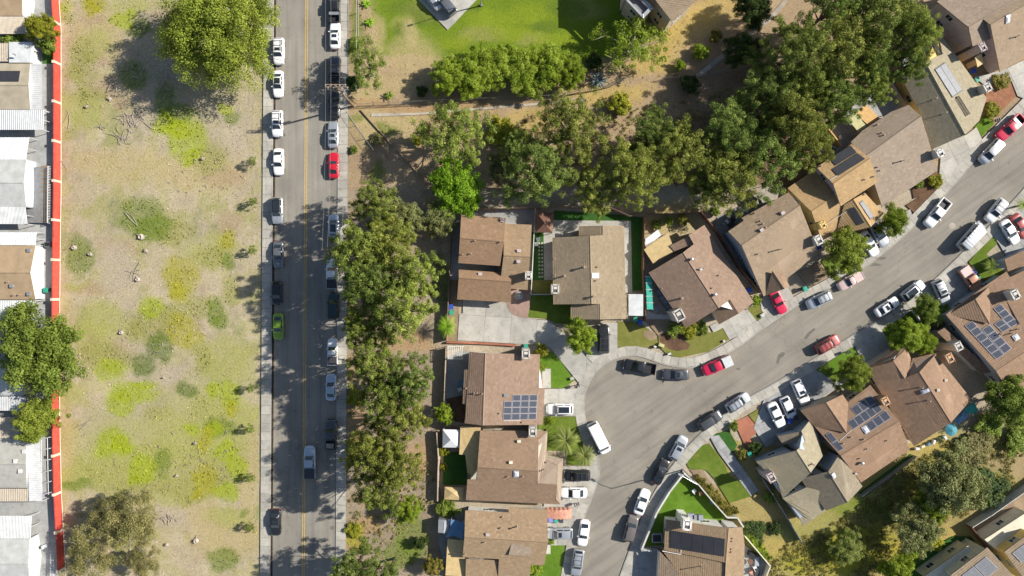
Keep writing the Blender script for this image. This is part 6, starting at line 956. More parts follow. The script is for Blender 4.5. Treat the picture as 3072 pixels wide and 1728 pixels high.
tree('broad', 1366, 566, 84, 6.5, 'lime', 'bright lime green round tree behind the head house', 'trees in the gardens', var=1); tree('broad', 1500, 502, 42, 5, 'olive', 'small grey-green tree between lime tree and pines', 'trees in the gardens', var=2); tree('broad', 1215, 655, 58, 6, 'olive', 'grey-green bushy tree at the top of the roadside pines', 'trees in the gardens', var=0); tree('broad', 1318, 655, 52, 5, 'olive', 'grey-green bushy tree at the corner of the head house fence', 'trees in the gardens', var=2)
for i, (u, v, r) in enumerate([(1345, 225, 52), (1415, 225, 62), (1490, 195, 68), (1575, 215, 68), (1650, 205, 66), (1715, 215, 42)]): tree('broad', u, v, r * 1.1, 4.6, 'bright', f'large-leaved bright green shrub tree below the park lawn, {ORD[i]} from the left', 'shrub row below the park lawn')
tree('sparse', 1906, 132, 98, 6.5, 'bright', 'sparse open-branched tree at the corner of the park lawn', 'trees around the park', bark='barkw', var=0); tree('sparse', 1100, 190, 60, 8.5, 'mid', 'thin open tree by the chain-link fence near the utility pole', 'trees around the park', ry=85, bark='barkw', var=1); tree('broad', 1743, 1008, 50, 5, 'bright', 'round light green tree beside the black suv', 'trees in the gardens', var=0); tree('broad', 2678, 663, 44, 5, 'bright', 'green tree over the silver sedan in the yellow house drive', 'trees in the gardens', var=2); tree('broad', 2538, 757, 68, 6, 'fig', 'large olive-green tree in front of the yellow house', 'trees in the gardens', var=1)
tree('broad', 2775, 926, 40, 4.5, 'mid', 'dense green tree beside the shaded driveway wall', 'trees in the gardens', var=0); tree('broad', 2722, 1008, 55, 4.5, 'bright', 'bright leafy tree above the twin-gabled house', 'trees in the gardens', var=2); tree('broad', 2775, 1025, 36, 4, 'bright', 'small bright tree right of the bright leafy tree', 'trees in the gardens', var=0); tree('broad', 2560, 1122, 52, 6, 'fig', 'tall round green tree between the white cars and the twin-gabled house', 'trees in the gardens', var=1)
for L, k, u, v, r, z, m in [('dark green tree on the slope at the right edge', 'broad', 3035, 1205, 75, 7, 'mid'), ('large grey-green tree on the slope above the white panel fence', 'broad', 2858, 1450, 95, 8, 'olive'), ('bright green bushy tree left of the white panel fence', 'broad', 2790, 1520, 50, 5, 'bright'), ('grey-green tree in the lower slope clump beside the footpath', 'broad', 2745, 1585, 72, 6, 'olive'), ('yellow-green spreading tree on the lower slope', 'broad', 2540, 1640, 55, 3.2, 'palm'), ('bright tree at the bottom edge beside the turf strip', 'broad', 2690, 1712, 48, 5, 'bright'), ('dark shadowy tree at the top above the garden path', 'broad', 2260, 30, 55, 6, 'dark'), ('dark shrub tree below the garden path', 'broad', 2230, 150, 55, 4, 'dark'), ('light green small tree alone on the dirt slope near the bottom', 'broad', 1223, 1530, 40, 4.5, 'bright'), ('reddish-green bush by the bottom dirt slope', 'broad', 1300, 1697, 32, 3, 'hedge'), ('bright green bush against the wall of the solar house yard', 'broad', 1332, 1243, 30, 3.5, 'bright'), ('dark round bush on the dirt slope', 'broad', 1261, 1630, 20, 2, 'dark')]:
    tree(k, u, v, r, z, m, L, 'trees on the slopes')
SH = [('A2', 1275, 485, 17, 1.6, 'bright', 'small clipped round shrub on the dry bank, lowest of three'), ('A2', 1425, 385, 25, 2, 'bright', 'large clipped round shrub on the dry bank, middle of three'), ('A2', 1540, 275, 20, 1.8, 'hedge', 'clipped golden round shrub on the dry bank, uppermost of three'), ('A2', 825, 785, 36, 2.4, 'yel', 'fluffy yellow-green shrub in the clearing of the pine belt'), ('A2', 1340, 640, 32, 2, 'dark', 'dark shrub at the bend of the path fence'), ('A2', 630, 470, 26, 2, 'dark', 'dark shrub at the end of the bright shrub row'), ('A1', 905, 1055, 20, 1, 'euc', 'dry brownish shrub on the dirt bank by the sidewalk'), ('A1', 1840, 1000, 44, 1.6, 'yel', 'yellow-green low shrub right of the first belt pine'), ('A1', 1210, 1055, 18, 1.4, 'yel', 'lime shrub at the left foot of the first belt pine'), ('A1', 1250, 690, 18, 1.2, 'dark', 'dark shrub in the shade left of the shrub row'), ('A1', 735, 1130, 12, 1, 'mid', 'small plant beside the sidewalk below the dirt bank'),
    ('B2', 1230, 1040, 22, 1.2, 'mid', 'leafy plant at the front corner of the red-brown house'), ('B2', 1350, 1040, 28, 1.3, 'yel', 'yellow-green bush in front of the red-brown house'), ('B2', 1440, 1025, 22, 1.3, 'mid', 'green bush left of the red-brown house driveway'), ('B2', 1840, 820, 17, 1.3, 'bright', 'bright small bush by the blue bin'), ('B2', 1100, 240, 16, 1.2, 'mid', 'green bush in the cactus garden left part'), ('B2', 1180, 215, 14, 1.2, 'bright', 'small bright bush in the cactus garden middle'), ('B2', 1290, 205, 18, 1.4, 'hedge', 'golden bush in the cactus garden right part'), ('B2', 1540, 145, 16, 1.2, 'mid', 'green bush behind the dark fence of the cactus garden'), ('B2', 220, 1200, 20, 2.2, 'yel', 'upright yellow-green shrub between driveway and solar house'), ('B2', 220, 1320, 14, 1.2, 'bright', 'flowering shrub along the solar house lawn'),
    ('C2', 1680, 320, 16, 1.2, 'mid', 'bush at the head of the brick path'), ('C2', 1740, 540, 18, 1.2, 'hedge', 'golden bush below the brick path'), ('C2', 1840, 490, 20, 1.4, 'dark', 'dark bush beside the grey-green gabled house front'), ('C2', 1680, 960, 12, 1.4, 'hedge', 'round hedge plant at the corner of the white walls'), ('C2', 1840, 1110, 36, 1.0, 'dark', 'dark green clipped mound beside the white chimney house'), ('C2', 170, 1390, 24, 1.2, 'bright', 'green shrub at the bottom by the white-walled house'), ('C2', 295, 275, 12, .9, 'bright', 'little bush on the small lawn below the white suv'), ('C2', 300, 1185, 10, .9, 'bright', 'little bush by the silver suv bumper'), ('C1', 1440, 950, 34, 1.6, 'mid', 'leafy shrubs with flowers beside the white-walled house'), ('C1', 1410, 515, 17, 1.4, 'yel', 'yellow plant on the wall by the turf yard, upper one'), ('C1', 1415, 630, 12, 1.2, 'yel', 'yellow plant on the wall by the turf yard, lower one'), ('C1', 750, 110, 26, 1.4, 'yel', 'yellow-green roadside shrub beside the pine row, upper one'), ('C1', 750, 500, 26, 1.4, 'hedge', 'golden roadside shrub beside the pine row, lower one'), ('C1', 740, 1110, 24, 1, 'yel', 'yellow-green shrub by the sidewalk near the bottom'),
    ('A3', 1265, 1365, 22, 1.3, 'yel', 'golden bush at the corner of the broad brown house'), ('A3', 1140, 1390, 14, 1, 'mid', 'green bush left of the golden bush by the broad brown house'), ('A3', 1760, 610, 26, 1.0, 'hedge', 'rust and green shrubs on the red gravel bed, upper edge'), ('A3', 1690, 830, 26, 1.0, 'yel', 'yellow flowering shrubs beside the red gravel bed'), ('B3', 1200, 1000, 22, 1.6, 'dark', 'dark shrub inside the shaded corner bed'), ('B3', 1320, 880, 22, 1.2, 'mid', 'green shrub at the head of the shaded driveway'), ('C3', 1690, 310, 40, 1.5, 'mid', 'green scrub on the slope below the dark tree'), ('C3', 1480, 480, 34, 1.1, 'olive', 'grey-green scrub on the dry slope, leftmost of the upper patch'), ('C3', 1600, 430, 40, 1.2, 'euc', 'olive scrub on the dry slope, middle of the upper patch'), ('C3', 1880, 420, 44, 1.4, 'mid', 'green scrub at the right edge of the dry slope'), ('C3', 1540, 560, 44, 1.2, 'euc', 'olive scrub on the dry slope above the large grey-green tree'), ('C3', 1650, 780, 60, 1.6, 'dark', 'dark green scrub beside the white panel fence'), ('C3', 1270, 1200, 28, .9, 'yel', 'yellow hedge strip beside the turf behind the cream house'), ('C3', 1110, 1280, 26, .9, 'bright', 'green hedge strip below the yellow one by the turf'), ('C3', 60, 1090, 20, 1.1, 'dark', 'dark bush along the grey fence, lower end'), ('C3', 20, 860, 20, 1.1, 'mid', 'green bush along the grey fence, upper end'),
    ('A1', 740, 330, 22, 1.2, 'mid', 'green ground shrub at the foot of the upper chain-link fence'), ('A1', 735, 620, 26, 1.6, 'dark', 'dark bushy hedge at the corner by the sidewalk')]
for v, x, y, r, z, m, L in SH: tree('shrub', *px(v, x, y), r, z, m, L, 'shrubs', cat='shrub')
for i in range(9): f = i / 8; a, b_ = px('h8', 960, 190), px('h8', 1370, 600); tree('shrub', a[0] + (b_[0] - a[0]) * f, a[1] + (b_[1] - a[1]) * f, 17, 1.3, 'hedge', f'golden hedge bush outside the straight white wall, {ORD[i]} from the top', 'hedge along the white wall', 'hedge_bush', cat='hedge')
for i in range(6): f = i / 5; a, b_ = px('h8', 1580, 890), px('h8', 1850, 1200); tree('shrub', a[0] + (b_[0] - a[0]) * f, a[1] + (b_[1] - a[1]) * f, 14, 1.1, 'bright', f'green hedge bush outside the cream patio wall, {ORD[i]} from the top', 'hedge along the cream wall', 'hedge_bush', cat='hedge')
# saplings with stakes along the vacant lot
for i, (u, v) in enumerate([(757, 484), (760, 606), (757, 750), (752, 1165), (750, 1287), (752, 1433), (750, 1582)]): tree('sparse', u, v, 16, 2.4, 'mid', f'young sapling at the edge of the vacant lot, {ORD[i]} from the top', 'saplings along the vacant lot', 'sapling')
# palms and rosettes: arching blades made of segments
def rosette(name, label, cat, v, x, y, r, z, mat, n=26, blades=5, trunk=.16, wid=.22, drop=1.0, group='palms and rosettes'):
    p = at(v, x, y, z); root = empty(name, (p.x, p.y, 0), label, cat, group); R = r / S
    if z > .6: b = MB(); b.tube([Vector((p.x, p.y, -.1)), Vector((p.x, p.y, z * .5)), Vector((p.x, p.y, z))], [trunk * 1.3, trunk, trunk * .9], 9); b.build('trunk', M['wood'], root)
    V = []; F = []; T = []; rng = np.random.default_rng(int(x + y))
    for i in range(n):
        az = i * 2.399 + rng.random() * .3; L = R * (.7 + .4 * rng.random()); el = .9 - 1.1 * (i / n); d = Vector((math.cos(az), math.sin(az), 0)); s_ = Vector((-d.y, d.x, 0)); ti = .3 + .7 * rng.random(); segs = 7; prev = None
        for k in range(segs + 1):
            f = k / segs; q = Vector((p.x, p.y, z)) + d * (L * f) + Vector((0, 0, L * (math.sin(el) * f - drop * .55 * f * f))); w_ = wid * R * (math.sin(math.pi * min(1, .12 + f * .86)) ** .8)
            ring = [q - s_ * w_ - Vector((0, 0, w_ * .35)), q + Vector((0, 0, w_ * .12)), q + s_ * w_ - Vector((0, 0, w_ * .35))]
            if blades and k > 0 and prev:                                    # split frond: separate leaflets
                for sgn in (0, 2):
                    for h_ in range(2):
                        a0 = prev[1].lerp(ring[1], h_ * .5); a1 = prev[1].lerp(ring[1], h_ * .5 + .3); tipv = prev[sgn].lerp(ring[sgn], h_ * .5 + .5) + d * (L * .07); base = len(V); V += [a0, a1, tipv]; F.append((base, base + 1, tipv and base + 2)); T += [ti] * 3
            elif k > 0 and prev:
                base = len(V); V += prev + ring; F += [(base, base + 1, base + 4, base + 3), (base + 1, base + 2, base + 5, base + 4)]; T += [ti] * 6
            prev = ring
    o = mesh('crown', V, F, LEAF[mat], root); o.data.attributes.new('tint', 'FLOAT', 'POINT').data.foreach_set('value', T); return root
rosette('palm_tree', 'fan palm with pale fronds on the lawn, upper of the pair by the white van', 'palm', 'C2', 405, 430, 46, 3.2, 'palm', 56, wid=.16); rosette('palm_tree', 'fan palm with pale fronds, lower of the pair by the white van', 'palm', 'C2', 545, 548, 38, 2.8, 'palm', 50, wid=.16); rosette('palm_tree', 'green palm at the left end of the head house driveway', 'palm', 'B1', 1440, 1018, 36, 3.0, 'lime', 24, wid=.26); rosette('palm_tree', 'green palm in the shaded front garden at the right', 'palm', 'B3', 1680, 560, 26, 2.2, 'mid', 24, wid=.22); rosette('palm_tree', 'small palm in the shaded bed beside the dense green tree', 'palm', 'B3', 1290, 962, 22, 2, 'mid', 22, wid=.2); rosette('palm_tree', 'small palm at the right edge above the red car', 'palm', 'B3', 1925, 100, 24, 2, 'mid', 22)
rosette('agave', 'blue-grey agave with long blades below the shrub row', 'agave', 'A2', 650, 605, 32, .3, 'agave', 26, 0, wid=.07, drop=.35); rosette('yucca', 'yellow-green rosette plant in the dirt strip by the chain-link fence, lower', 'plant', 'A1', 852, 168, 17, .35, 'lime', 18, 0, wid=.13); rosette('yucca', 'yellow-green rosette plant in the dirt strip by the chain-link fence, upper', 'plant', 'A1', 830, 28, 16, .35, 'lime', 18, 0, wid=.13); rosette('yucca', 'dark rosette plant near the corner of the chain-link fence', 'plant', 'A1', 1003, 720, 17, .5, 'mid', 18, 0, wid=.12)

# low scrub nobody could count on the slope at the lower right and under the pines
def scrub():
    rng = np.random.default_rng(77); C = []
    Z = [([px('C3', *q) for q in ((120, 1230), (420, 1080), (640, 960), (1000, 640), (1130, 570), (1360, 440), (1940, 300), (2000, 660), (1480, 1010), (1050, 1320), (900, 1470), (0, 1470), (0, 1330))], 2300), ([px('C1', *q) for q in ((700, -1400), (760, -1400), (800, 900), (1340, 500), (1340, 900), (760, 1449), (700, 1449))], 420), ([px('A2', *q) for q in ((0, 900), (700, 850), (1300, 760), (1700, 640), (1700, 1000), (1000, 1200), (0, 1300))], 420)]
    for P, n in Z:
        xs, ys = [q[0] for q in P], [q[1] for q in P]; k = 0
        while k < n:
            u, v = rng.uniform(min(xs), max(xs)), rng.uniform(min(ys), max(ys))
            if inpoly((u, v), P) and fbm(np.array([u / 17.]), np.array([v / 17.]), 4, 5)[0] > .4: C.append(tuple(X(u, v, .1))); k += 1
            elif rng.random() < .0005: k += 1
    C = np.array(C); V, F, T = leaves(C, .2 + .38 * rng.random(len(C)) ** 2, 26, .1, .45, rng, flat_=.6); V[:, 2] = np.maximum(V[:, 2], -.05); me = bpy.data.meshes.new('scrub'); npmesh(me, V, F); me.attributes.new('tint', 'FLOAT', 'POINT').data.foreach_set('value', T.astype(np.float32)); me.materials.append(LEAF['scrub']); tag(link('scrub', me), 'low dry scrub covering the slopes', 'scrub', kind='stuff')
scrub()
# ------------------------------------------------------------------ utility poles, wires, lamps
def upole(base, hgt, label, arms=True):
    root = empty('utility_pole', base, label, 'utility pole', 'utility poles'); x, y = base.x, base.y; b = MB(); b.tube([(x, y, -.3), (x, y, hgt * .5), (x, y, hgt)], [.2, .17, .13], 10); b.build('pole', M['wood'], root)
    if arms:
        for z in (hgt - .5, hgt - 1.9):
            for dy in (-.12, .12): b = MB(); b.box((x, y + dy * 1.6, z), (3.4, .12, .14)); b.build('crossarm', M['wood'], root)
            for dx in (-1.55, -.7, .7, 1.55): b = MB(); b.tube([(x + dx, y, z + .07), (x + dx, y, z + .2), (x + dx, y, z + .32)], [.05, .09, .05], 6); b.build('insulator', M['metalw'], root)
        for s_ in (-1, 1): b = MB(); b.tube([(x, y, hgt - 2.0), (x + s_ * 1.2, y, hgt - .55)], .03, 4); b.build('brace', M['galv'], root)
        b = MB(); b.tube([(x + .35, y + .25, hgt - 4.2), (x + .35, y + .25, hgt - 3.2)], .28, 12); b.build('transformer', M['metal'], root)
    return root
PB = at('A1', 735, 800); PB2 = X(1046, 760); upole(PB, 12.5, 'wooden utility pole with double crossarms at the sidewalk corner'); upole(PB2, 11.5, 'wooden utility pole among the roadside pines', True)
PB0 = Vector((PB.x - .6, PB.y + 45, 0)); PB3 = Vector((PB2.x - .8, PB2.y - 48, 0))
def wire(a, c, sag, label):
    n = 14; b = MB(); b.tube([a.lerp(c, i / n) + Vector((0, 0, -sag * 4 * (i / n) * (1 - i / n))) for i in range(n + 1)], .011, 4); tag(b.build('power_line', M['wire']), label, 'wire', 'power lines')
for i, dx in enumerate((-1.55, -.7, .7, 1.55)):
    nm = ['leftmost', 'second from left', 'third from left', 'rightmost'][i]; up = lambda p, h: Vector((p.x + dx, p.y, h))
    wire(up(PB0, 12.3), up(PB, 12.3), .8, f'overhead wire above the sidewalk north of the crossarm pole, {nm}'); wire(up(PB, 12.3), up(PB2, 11.3), .6, f'overhead wire south of the crossarm pole to the pines, {nm}')
def street_lamp(v, x, y, hgt, dirv, arm, label):
    p = at(v, x, y); root = empty('street_lamp', p, label, 'street lamp', 'street lamps'); b = MB(); b.tube([p, p + Vector((0, 0, hgt * .5)), p + Vector((0, 0, hgt))], [.13, .1, .07], 10); b.box(p + Vector((0, 0, .12)), (.4, .4, .25)); b.build('pole', M['galv'], root)
    d = Vector(dirv).normalized(); Q = [p + Vector((0, 0, hgt - .05)) + d * (arm * f) + Vector((0, 0, .5 * math.sin(f * 1.57))) for f in (0, .3, .6, 1)]; b = MB(); b.tube(Q, [.06, .05, .045, .04], 8); b.build('arm', M['galv'], root)
    b = MB(); e = Q[-1]; b.box(e + d * .25, (.75, .32, .16), math.atan2(d.y, d.x)); hd = b.build('lamp_head', M['metal'], root); ORG[hd.name] = ORG[root.name].copy(); b = MB(); b.box(e + d * .3 - Vector((0, 0, .1)), (.4, .24, .06), math.atan2(d.y, d.x)); b.build('lens', M['lens'], hd)
street_lamp('C2', 1290, 645, 9.0, (-.85, .5, 0), 3.0, 'galvanised street lamp at the corner of the white walls, arm over the court'); street_lamp('A1', 1700, 40, 6.5, (-.95, -.3, 0), 2.6, 'parking lot lamp reaching over the grey suv')
# ------------------------------------------------------------------ wheelie bins, mailboxes, yard things
def wbin(col, v, x, y, rz, label):
    p = at(v, x, y, 1.05); root = empty('wheelie_bin', (p.x, p.y, .05), label, 'bin', 'wheelie bins'); r = math.radians(rz); R = Matrix.Rotation(r, 3, 'Z'); lo, hi = (.25, .27), (.33, .36); b = MB(); V = [Vector((p.x, p.y, 0)) + R @ Vector((sx * a, sy * c, z)) for (a, c), z in ((lo, .08), (hi, 1.0)) for sx, sy in ((-1, -1), (1, -1), (1, 1), (-1, 1))]; b.add(V, [(3, 2, 1, 0), (4, 5, 6, 7), (0, 1, 5, 4), (1, 2, 6, 5), (2, 3, 7, 6), (3, 0, 4, 7)]); b.build('body', M[col], root)
    b = MB(); b.box((p.x, p.y, 1.06), (.74, .8, .08), r); b.box((p.x, p.y, 1.1), (.5, .55, .04), r); b.build('lid', M[col], root)
    b = MB(); q = Vector((p.x, p.y, 0)) + R @ Vector((0, .44, 1.0)); b.box(q, (.6, .06, .06), r); b.build('handle', M[col], root)
    for s_ in (-1, 1): b = MB(); q = Vector((p.x, p.y, 0)) + R @ Vector((s_ * .3, .28, .15)); ax = R @ Vector((.05, 0, 0)); b.tube([q - ax, q + ax], .13, 10); b.build('wheel', M['tyre'], root)
for a in [('bin_p', 'h7', 2060, 465, 0, 'purple-blue bin, left of the three beside the orange tarp'), ('bin_g', 'h7', 2150, 470, 0, 'green bin, middle of the three beside the orange tarp'), ('bin_k', 'h7', 2240, 480, 0, 'black bin, right of the three beside the orange tarp'), ('bin_b', 'B1', 1473, 868, 0, 'blue bin at the left corner of the head house'), ('bin_g', 'B1', 1475, 910, 0, 'green bin just below the blue one at the head house'), ('bin_g', 'B2', 932, 962, 0, 'green bin under the white patio cover'), ('bin_b', 'B2', 968, 985, 0, 'blue bin right of the green one under the white patio cover'), ('bin_g', 'B2', 105, 1168, 0, 'teal bin on the hedge strip above the solar house chimney'), ('bin_b', 'B2', 1790, 742, 20, 'bright blue bin in the alley beside the taupe house'), ('bin_g', 'B3', 283, 732, 20, 'green bin on the sidewalk near the bright red car'), ('bin_b', 'B3', 1560, 605, 30, 'blue bin beside the faded orange pickup'), ('bin_g', 'B3', 1588, 645, 30, 'mint green bin beside the faded orange pickup'), ('bin_k', 'B3', 1545, 580, 30, 'dark bin above the blue one by the orange pickup'), ('bin_g', 'C2', 1795, 532, 20, 'green bin by the front of the grey-green gabled house'), ('bin_b', 'C3', 168, 280, 25, 'blue and white bin in front of the white hatchback'), ('bin_g', 'A3', 1582, 600, 25, 'green bin at the side of the grey-green shingle house'), ('bin_b', 'A3', 1555, 535, 25, 'blue bin in the shade between the two top right houses'), ('bin_g', 'm4', 655, 970, 0, 'green bin standing by the white mobile home wall'), ('bin_k', 'C3', 215, 255, 25, 'black bin beside the white hatchback nose'), ('bin_b', 'B3', 385, 415, 20, 'blue bin under the yellow house tree')]: wbin(*a)
def box_thing(name, label, cat, v, x, y, d, m, rz=0, z=0.0, group=None, top=None):
    p = at(v, x, y, z + d[2]); b = MB(); b.box((p.x, p.y, z + d[2] / 2), d, math.radians(rz)); b.box((p.x, p.y, z + d[2] + .02), (d[0] * .8, d[1] * .8, .05), math.radians(rz), 1); tag(b.build(name, [M[m], M[top or m]]), label, cat, group)
box_thing('air_conditioner', 'grey air conditioner unit by the white mobile home', 'air conditioner', 'm4', 682, 305, (1.0, .9, .9), 'metal', top='black'); box_thing('utility_box', 'pale utility box on the lawn edge below the solar house lawn', 'utility box', 'B2', 452, 1408, (.7, .5, .5), 'walk', 20); box_thing('utility_box', 'grey green-topped utility box on the verge', 'utility box', 'B2', 1128, 1157, (1.0, .6, .6), 'patiogr', -20); box_thing('utility_box', 'small white box left of the grey utility box', 'utility box', 'B2', 1080, 1168, (.5, .35, .6), 'wallw', -20); box_thing('utility_box', 'white marker box at the kerb below the utility box', 'utility box', 'B2', 1188, 1222, (.6, .35, .7), 'wallw', 20); box_thing('utility_box', 'white box on the dry strip beside the driveway', 'utility box', 'B2', 1892, 930, (.8, .6, .5), 'wallw', 30); box_thing('utility_box', 'white box at the end of the dry lawn', 'utility box', 'B2', 1600, 1125, (.4, .4, .4), 'wallw', 20); box_thing('spa', 'grey square spa with dark cover beside the pool-heating house', 'spa', 'C2', 1095, 1165, (1.8, 1.5, .8), 'metal', 0, top='black'); box_thing('planter', 'terracotta planter by the solar house door', 'planter', 'h5', 1470, 545, (.5, .9, .5), 'terracotta'); box_thing('drain_box', 'concrete drain box beside the ditch below the shrub row', 'drain', 'A2', 530, 758, (1.2, .9, .25), 'ditch', -5)
box_thing('porch_slab', 'white concrete porch block by the solar house lawn', 'porch', 'h5', 1540, 460, (1.6, 3.4, .2), 'drive'); box_thing('porch_slab', 'white porch block by the bottom house lawn', 'porch', 'h7', 2010, 985, (.9, 1.6, .25), 'drive')
# fountain in front of the head house
f = empty('fountain', at('h1b', 1425, 400), 'round tiered stone fountain on the brick paving', 'fountain'); c = at('h1b', 1425, 400); b = MB(); P = [c + Vector((0, 0, z)) for z in (0.1, .5, .55, .5, .3)]; b.tube(P, [.75, .72, .66, .6, .58], 20, cap=False); b.build('basin', M['metal'], f); b = MB(); b.tube([c + Vector((0, 0, z)) for z in (.1, .6, .8, .85, 1.1, 1.2)], [.12, .1, .42, .1, .08, .02], 14); b.build('bowl', M['walk'], f); b = MB(); b.tube([c + Vector((0, 0, .12)), c + Vector((0, 0, .34))], .57, 18); b.build('water', M['glass'], f)
# stepping stones on the turf yard
k = 0
for i in range(10):
    for j, x in enumerate((204 + i * .4, 227 + i * .2)):
        p = at('B2', x, 386 + i * 28.2); b = MB(); b.box((p.x, p.y, .1), (.34, .34, .08), random.uniform(-.05, .05)); tag(b.build('stepping_stone', M['walk']), f'square pale stepping stone, {ORD[i]} from the top in the {["left", "right"][j]} column', 'stepping stone', 'stepping stones on the turf')
def chair(v, x, y, rz, m, label):
    p = at(v, x, y); root = empty('garden_chair', (p.x, p.y, .08), label, 'chair', 'garden chairs'); r = math.radians(rz); R = Matrix.Rotation(r, 3, 'Z')
    b = MB(); b.box((p.x, p.y, .5), (.6, .6, .06), r); b.build('seat', M[m], root); q = Vector((p.x, p.y, 0)) + R @ Vector((-.32, 0, .8)); b = MB(); b.box(q, (.07, .6, .6), r); b.build('backrest', M[m], root)
    for sx in (-1, 1):
        for sy in (-1, 1): q = Vector((p.x, p.y, 0)) + R @ Vector((sx * .26, sy * .26, .28)); b = MB(); b.box(q, (.06, .06, .42), r); b.build('leg', M[m], root)
for a in [('B2', 196, 360, 200, 'canvas', 'white garden chair on the turf, upper of the pair'), ('B2', 182, 396, 180, 'canvas', 'white garden chair on the turf, lower of the pair'), ('h5', 295, 612, 30, 'canvas', 'white chair on the shaded patio behind the solar house'), ('h14', 705, 345, 30, 'metal', 'grey chair on the shaded patio, left of three'), ('h14', 770, 305, 60, 'metal', 'grey chair on the shaded patio, upper of three'), ('h14', 860, 170, 0, 'canvas', 'white chair beyond the yellow-topped screen'), ('h8', 1690, 1330, 30, 'canvas', 'white chair on the cluttered bottom patio'), ('h8', 1640, 1375, 80, 'tarp', 'orange-striped chair on the cluttered bottom patio'), ('h8', 885, 310, 45, 'canvas', 'white chair on the shaded part of the triangular lawn'), ('h8', 970, 340, 10, 'tarp', 'red and white chair on the triangular lawn'), ('m6', 905, 860, 20, 'metalw', 'white chair in the bottom left mobile home yard')]: chair(*a)
def rnd_table(v, x, y, r, m, label):
    p = at(v, x, y, .7); root = empty('round_table', (p.x, p.y, .05), label, 'table', 'garden tables'); b = MB(); b.tube([Vector((p.x, p.y, .7)), Vector((p.x, p.y, .75))], r, 18); b.build('table_top', M[m], root); b = MB(); b.tube([Vector((p.x, p.y, .08)), Vector((p.x, p.y, .7))], .05, 6); b.build('leg', M[m], root); b = MB(); b.tube([Vector((p.x, p.y, .05)), Vector((p.x, p.y, .1))], r * .5, 12); b.build('base', M[m], root)
rnd_table('h5', 308, 525, .55, 'sail', 'round pale blue table on the shaded patio behind the solar house'); rnd_table('h15', 393, 575, .5, 'walk', 'round pale table on the dark patio behind the broad brown house'); rnd_table('h8', 1640, 1262, .5, 'fenceb', 'round fire table on the cluttered bottom patio'); rnd_table('h3', 180, 1175, .6, 'poolmatg', 'round glass table in the boat yard')
box_thing('paddling_mat', 'bright blue mat on the triangular lawn', 'mat', 'h8', 1135, 472, (.9, .6, .12), 'teal', -20); box_thing('barbecue', 'black barbecue on the cluttered bottom patio', 'barbecue', 'h8', 1665, 1170, (1.3, .7, .9), 'black', -20); box_thing('sofa', 'grey-blue outdoor sofa on the cluttered bottom patio', 'sofa', 'h8', 1725, 1260, (.8, 1.6, .6), 'metal', 0, top='stuccob'); box_thing('barrel', 'dark blue tub at the end of the cluttered bottom patio', 'tub', 'h8', 1720, 1400, (1.0, 1.3, .6), 'bin_k', 10); box_thing('yellow_screen', 'tan screen wall with yellow top on the dark patio', 'screen', 'h14', 800, 150, (.25, 3.6, 1.6), 'patioor', 38); box_thing('crate', 'orange-brown wooden crate behind the taupe house', 'crate', 'h4', 548, 365, (1.6, 1.2, .7), 'patioor', 30)
for i, (x, y, m, d) in enumerate([(225, 530, 'metal', (.7, .6, .7)), (265, 640, 'bin_k', (1.0, .8, .6)), (200, 600, 'galv', (.6, .8, .5)), (330, 450, 'poolmatg', (.8, .8, .6)), (480, 420, 'canvas', (.9, .7, .8)), (405, 415, 'canvas', (.5, .5, .7)), (300, 560, 'bin_k', (.9, .5, .8)), (150, 640, 'metal', (.4, .4, .6))]): box_thing('storage_box', ['grey box in the dark clutter behind the taupe house, topmost', 'large black box in the dark clutter behind the taupe house', 'galvanised box low in the dark clutter behind the taupe house', 'pale grey box left of the crate behind the taupe house', 'white bagged box beside the orange-brown crate', 'small white bucket box left of the orange-brown crate', 'long black box in the dark clutter behind the taupe house', 'little grey box at the left of the clutter behind the taupe house'][i], 'box', 'h4', x, y, d, m, 25 + i * 13, group='clutter behind the taupe house')
for i, (x, y, m) in enumerate([(795, 110, 'stuccob'), (850, 125, 'canvas'), (805, 200, 'metal'), (770, 150, 'sail')]): box_thing('storage_box', ['blue-grey box on the patio under the pines', 'white box on the patio under the pines', 'grey box lowest on the patio under the pines', 'blue box leftmost on the patio under the pines'][i], 'box', 'h15', x, y, (.8, .6, .6), m, i * 20, group='clutter under the pines')
for i in range(6): x, y = 1130 + i * 42, 490 - i * 17; box_thing('laundry_basket', f'pale laundry item along the rear wall of the twin-gabled house, {ORD[i]} from the left', 'laundry', 'C3', x, y, (.7, .4, .5), ['canvas', 'stuccoc', 'sail', 'canvas', 'teal', 'canvas'][i], i * 25, group='laundry along the rear wall')
# mailboxes on posts
for v, x, y, L in [('B3', 485, 615, 'row of dark mailboxes by the brown bed at the north kerb'), ('A3', 1735, 905, 'row of dark mailboxes by the red gravel bed'), ('B3', 605, 1210, 'row of dark mailboxes by the south kerb lawn'), ('C2', 490, 15, 'row of dark mailboxes at the solar house driveway'), ('C2', 488, 910, 'row of dark mailboxes at the white sedan driveway')]:
    p = at(v, x, y, 1.1); root = empty('mailbox_row', (p.x, p.y, 0), L, 'mailbox', 'mailboxes'); b = MB(); b.box((p.x, p.y, .5), (.12, .12, 1.0)); b.build('post', M['wood'], root)
    for i in range(3): b = MB(); q = (p.x + (i - 1) * .34, p.y + (i - 1) * .12, 1.1); b.box(q, (.2, .5, .24), .35); b.box((q[0], q[1], 1.24), (.14, .5, .06), .35); b.build('mailbox', M['metald'], root)
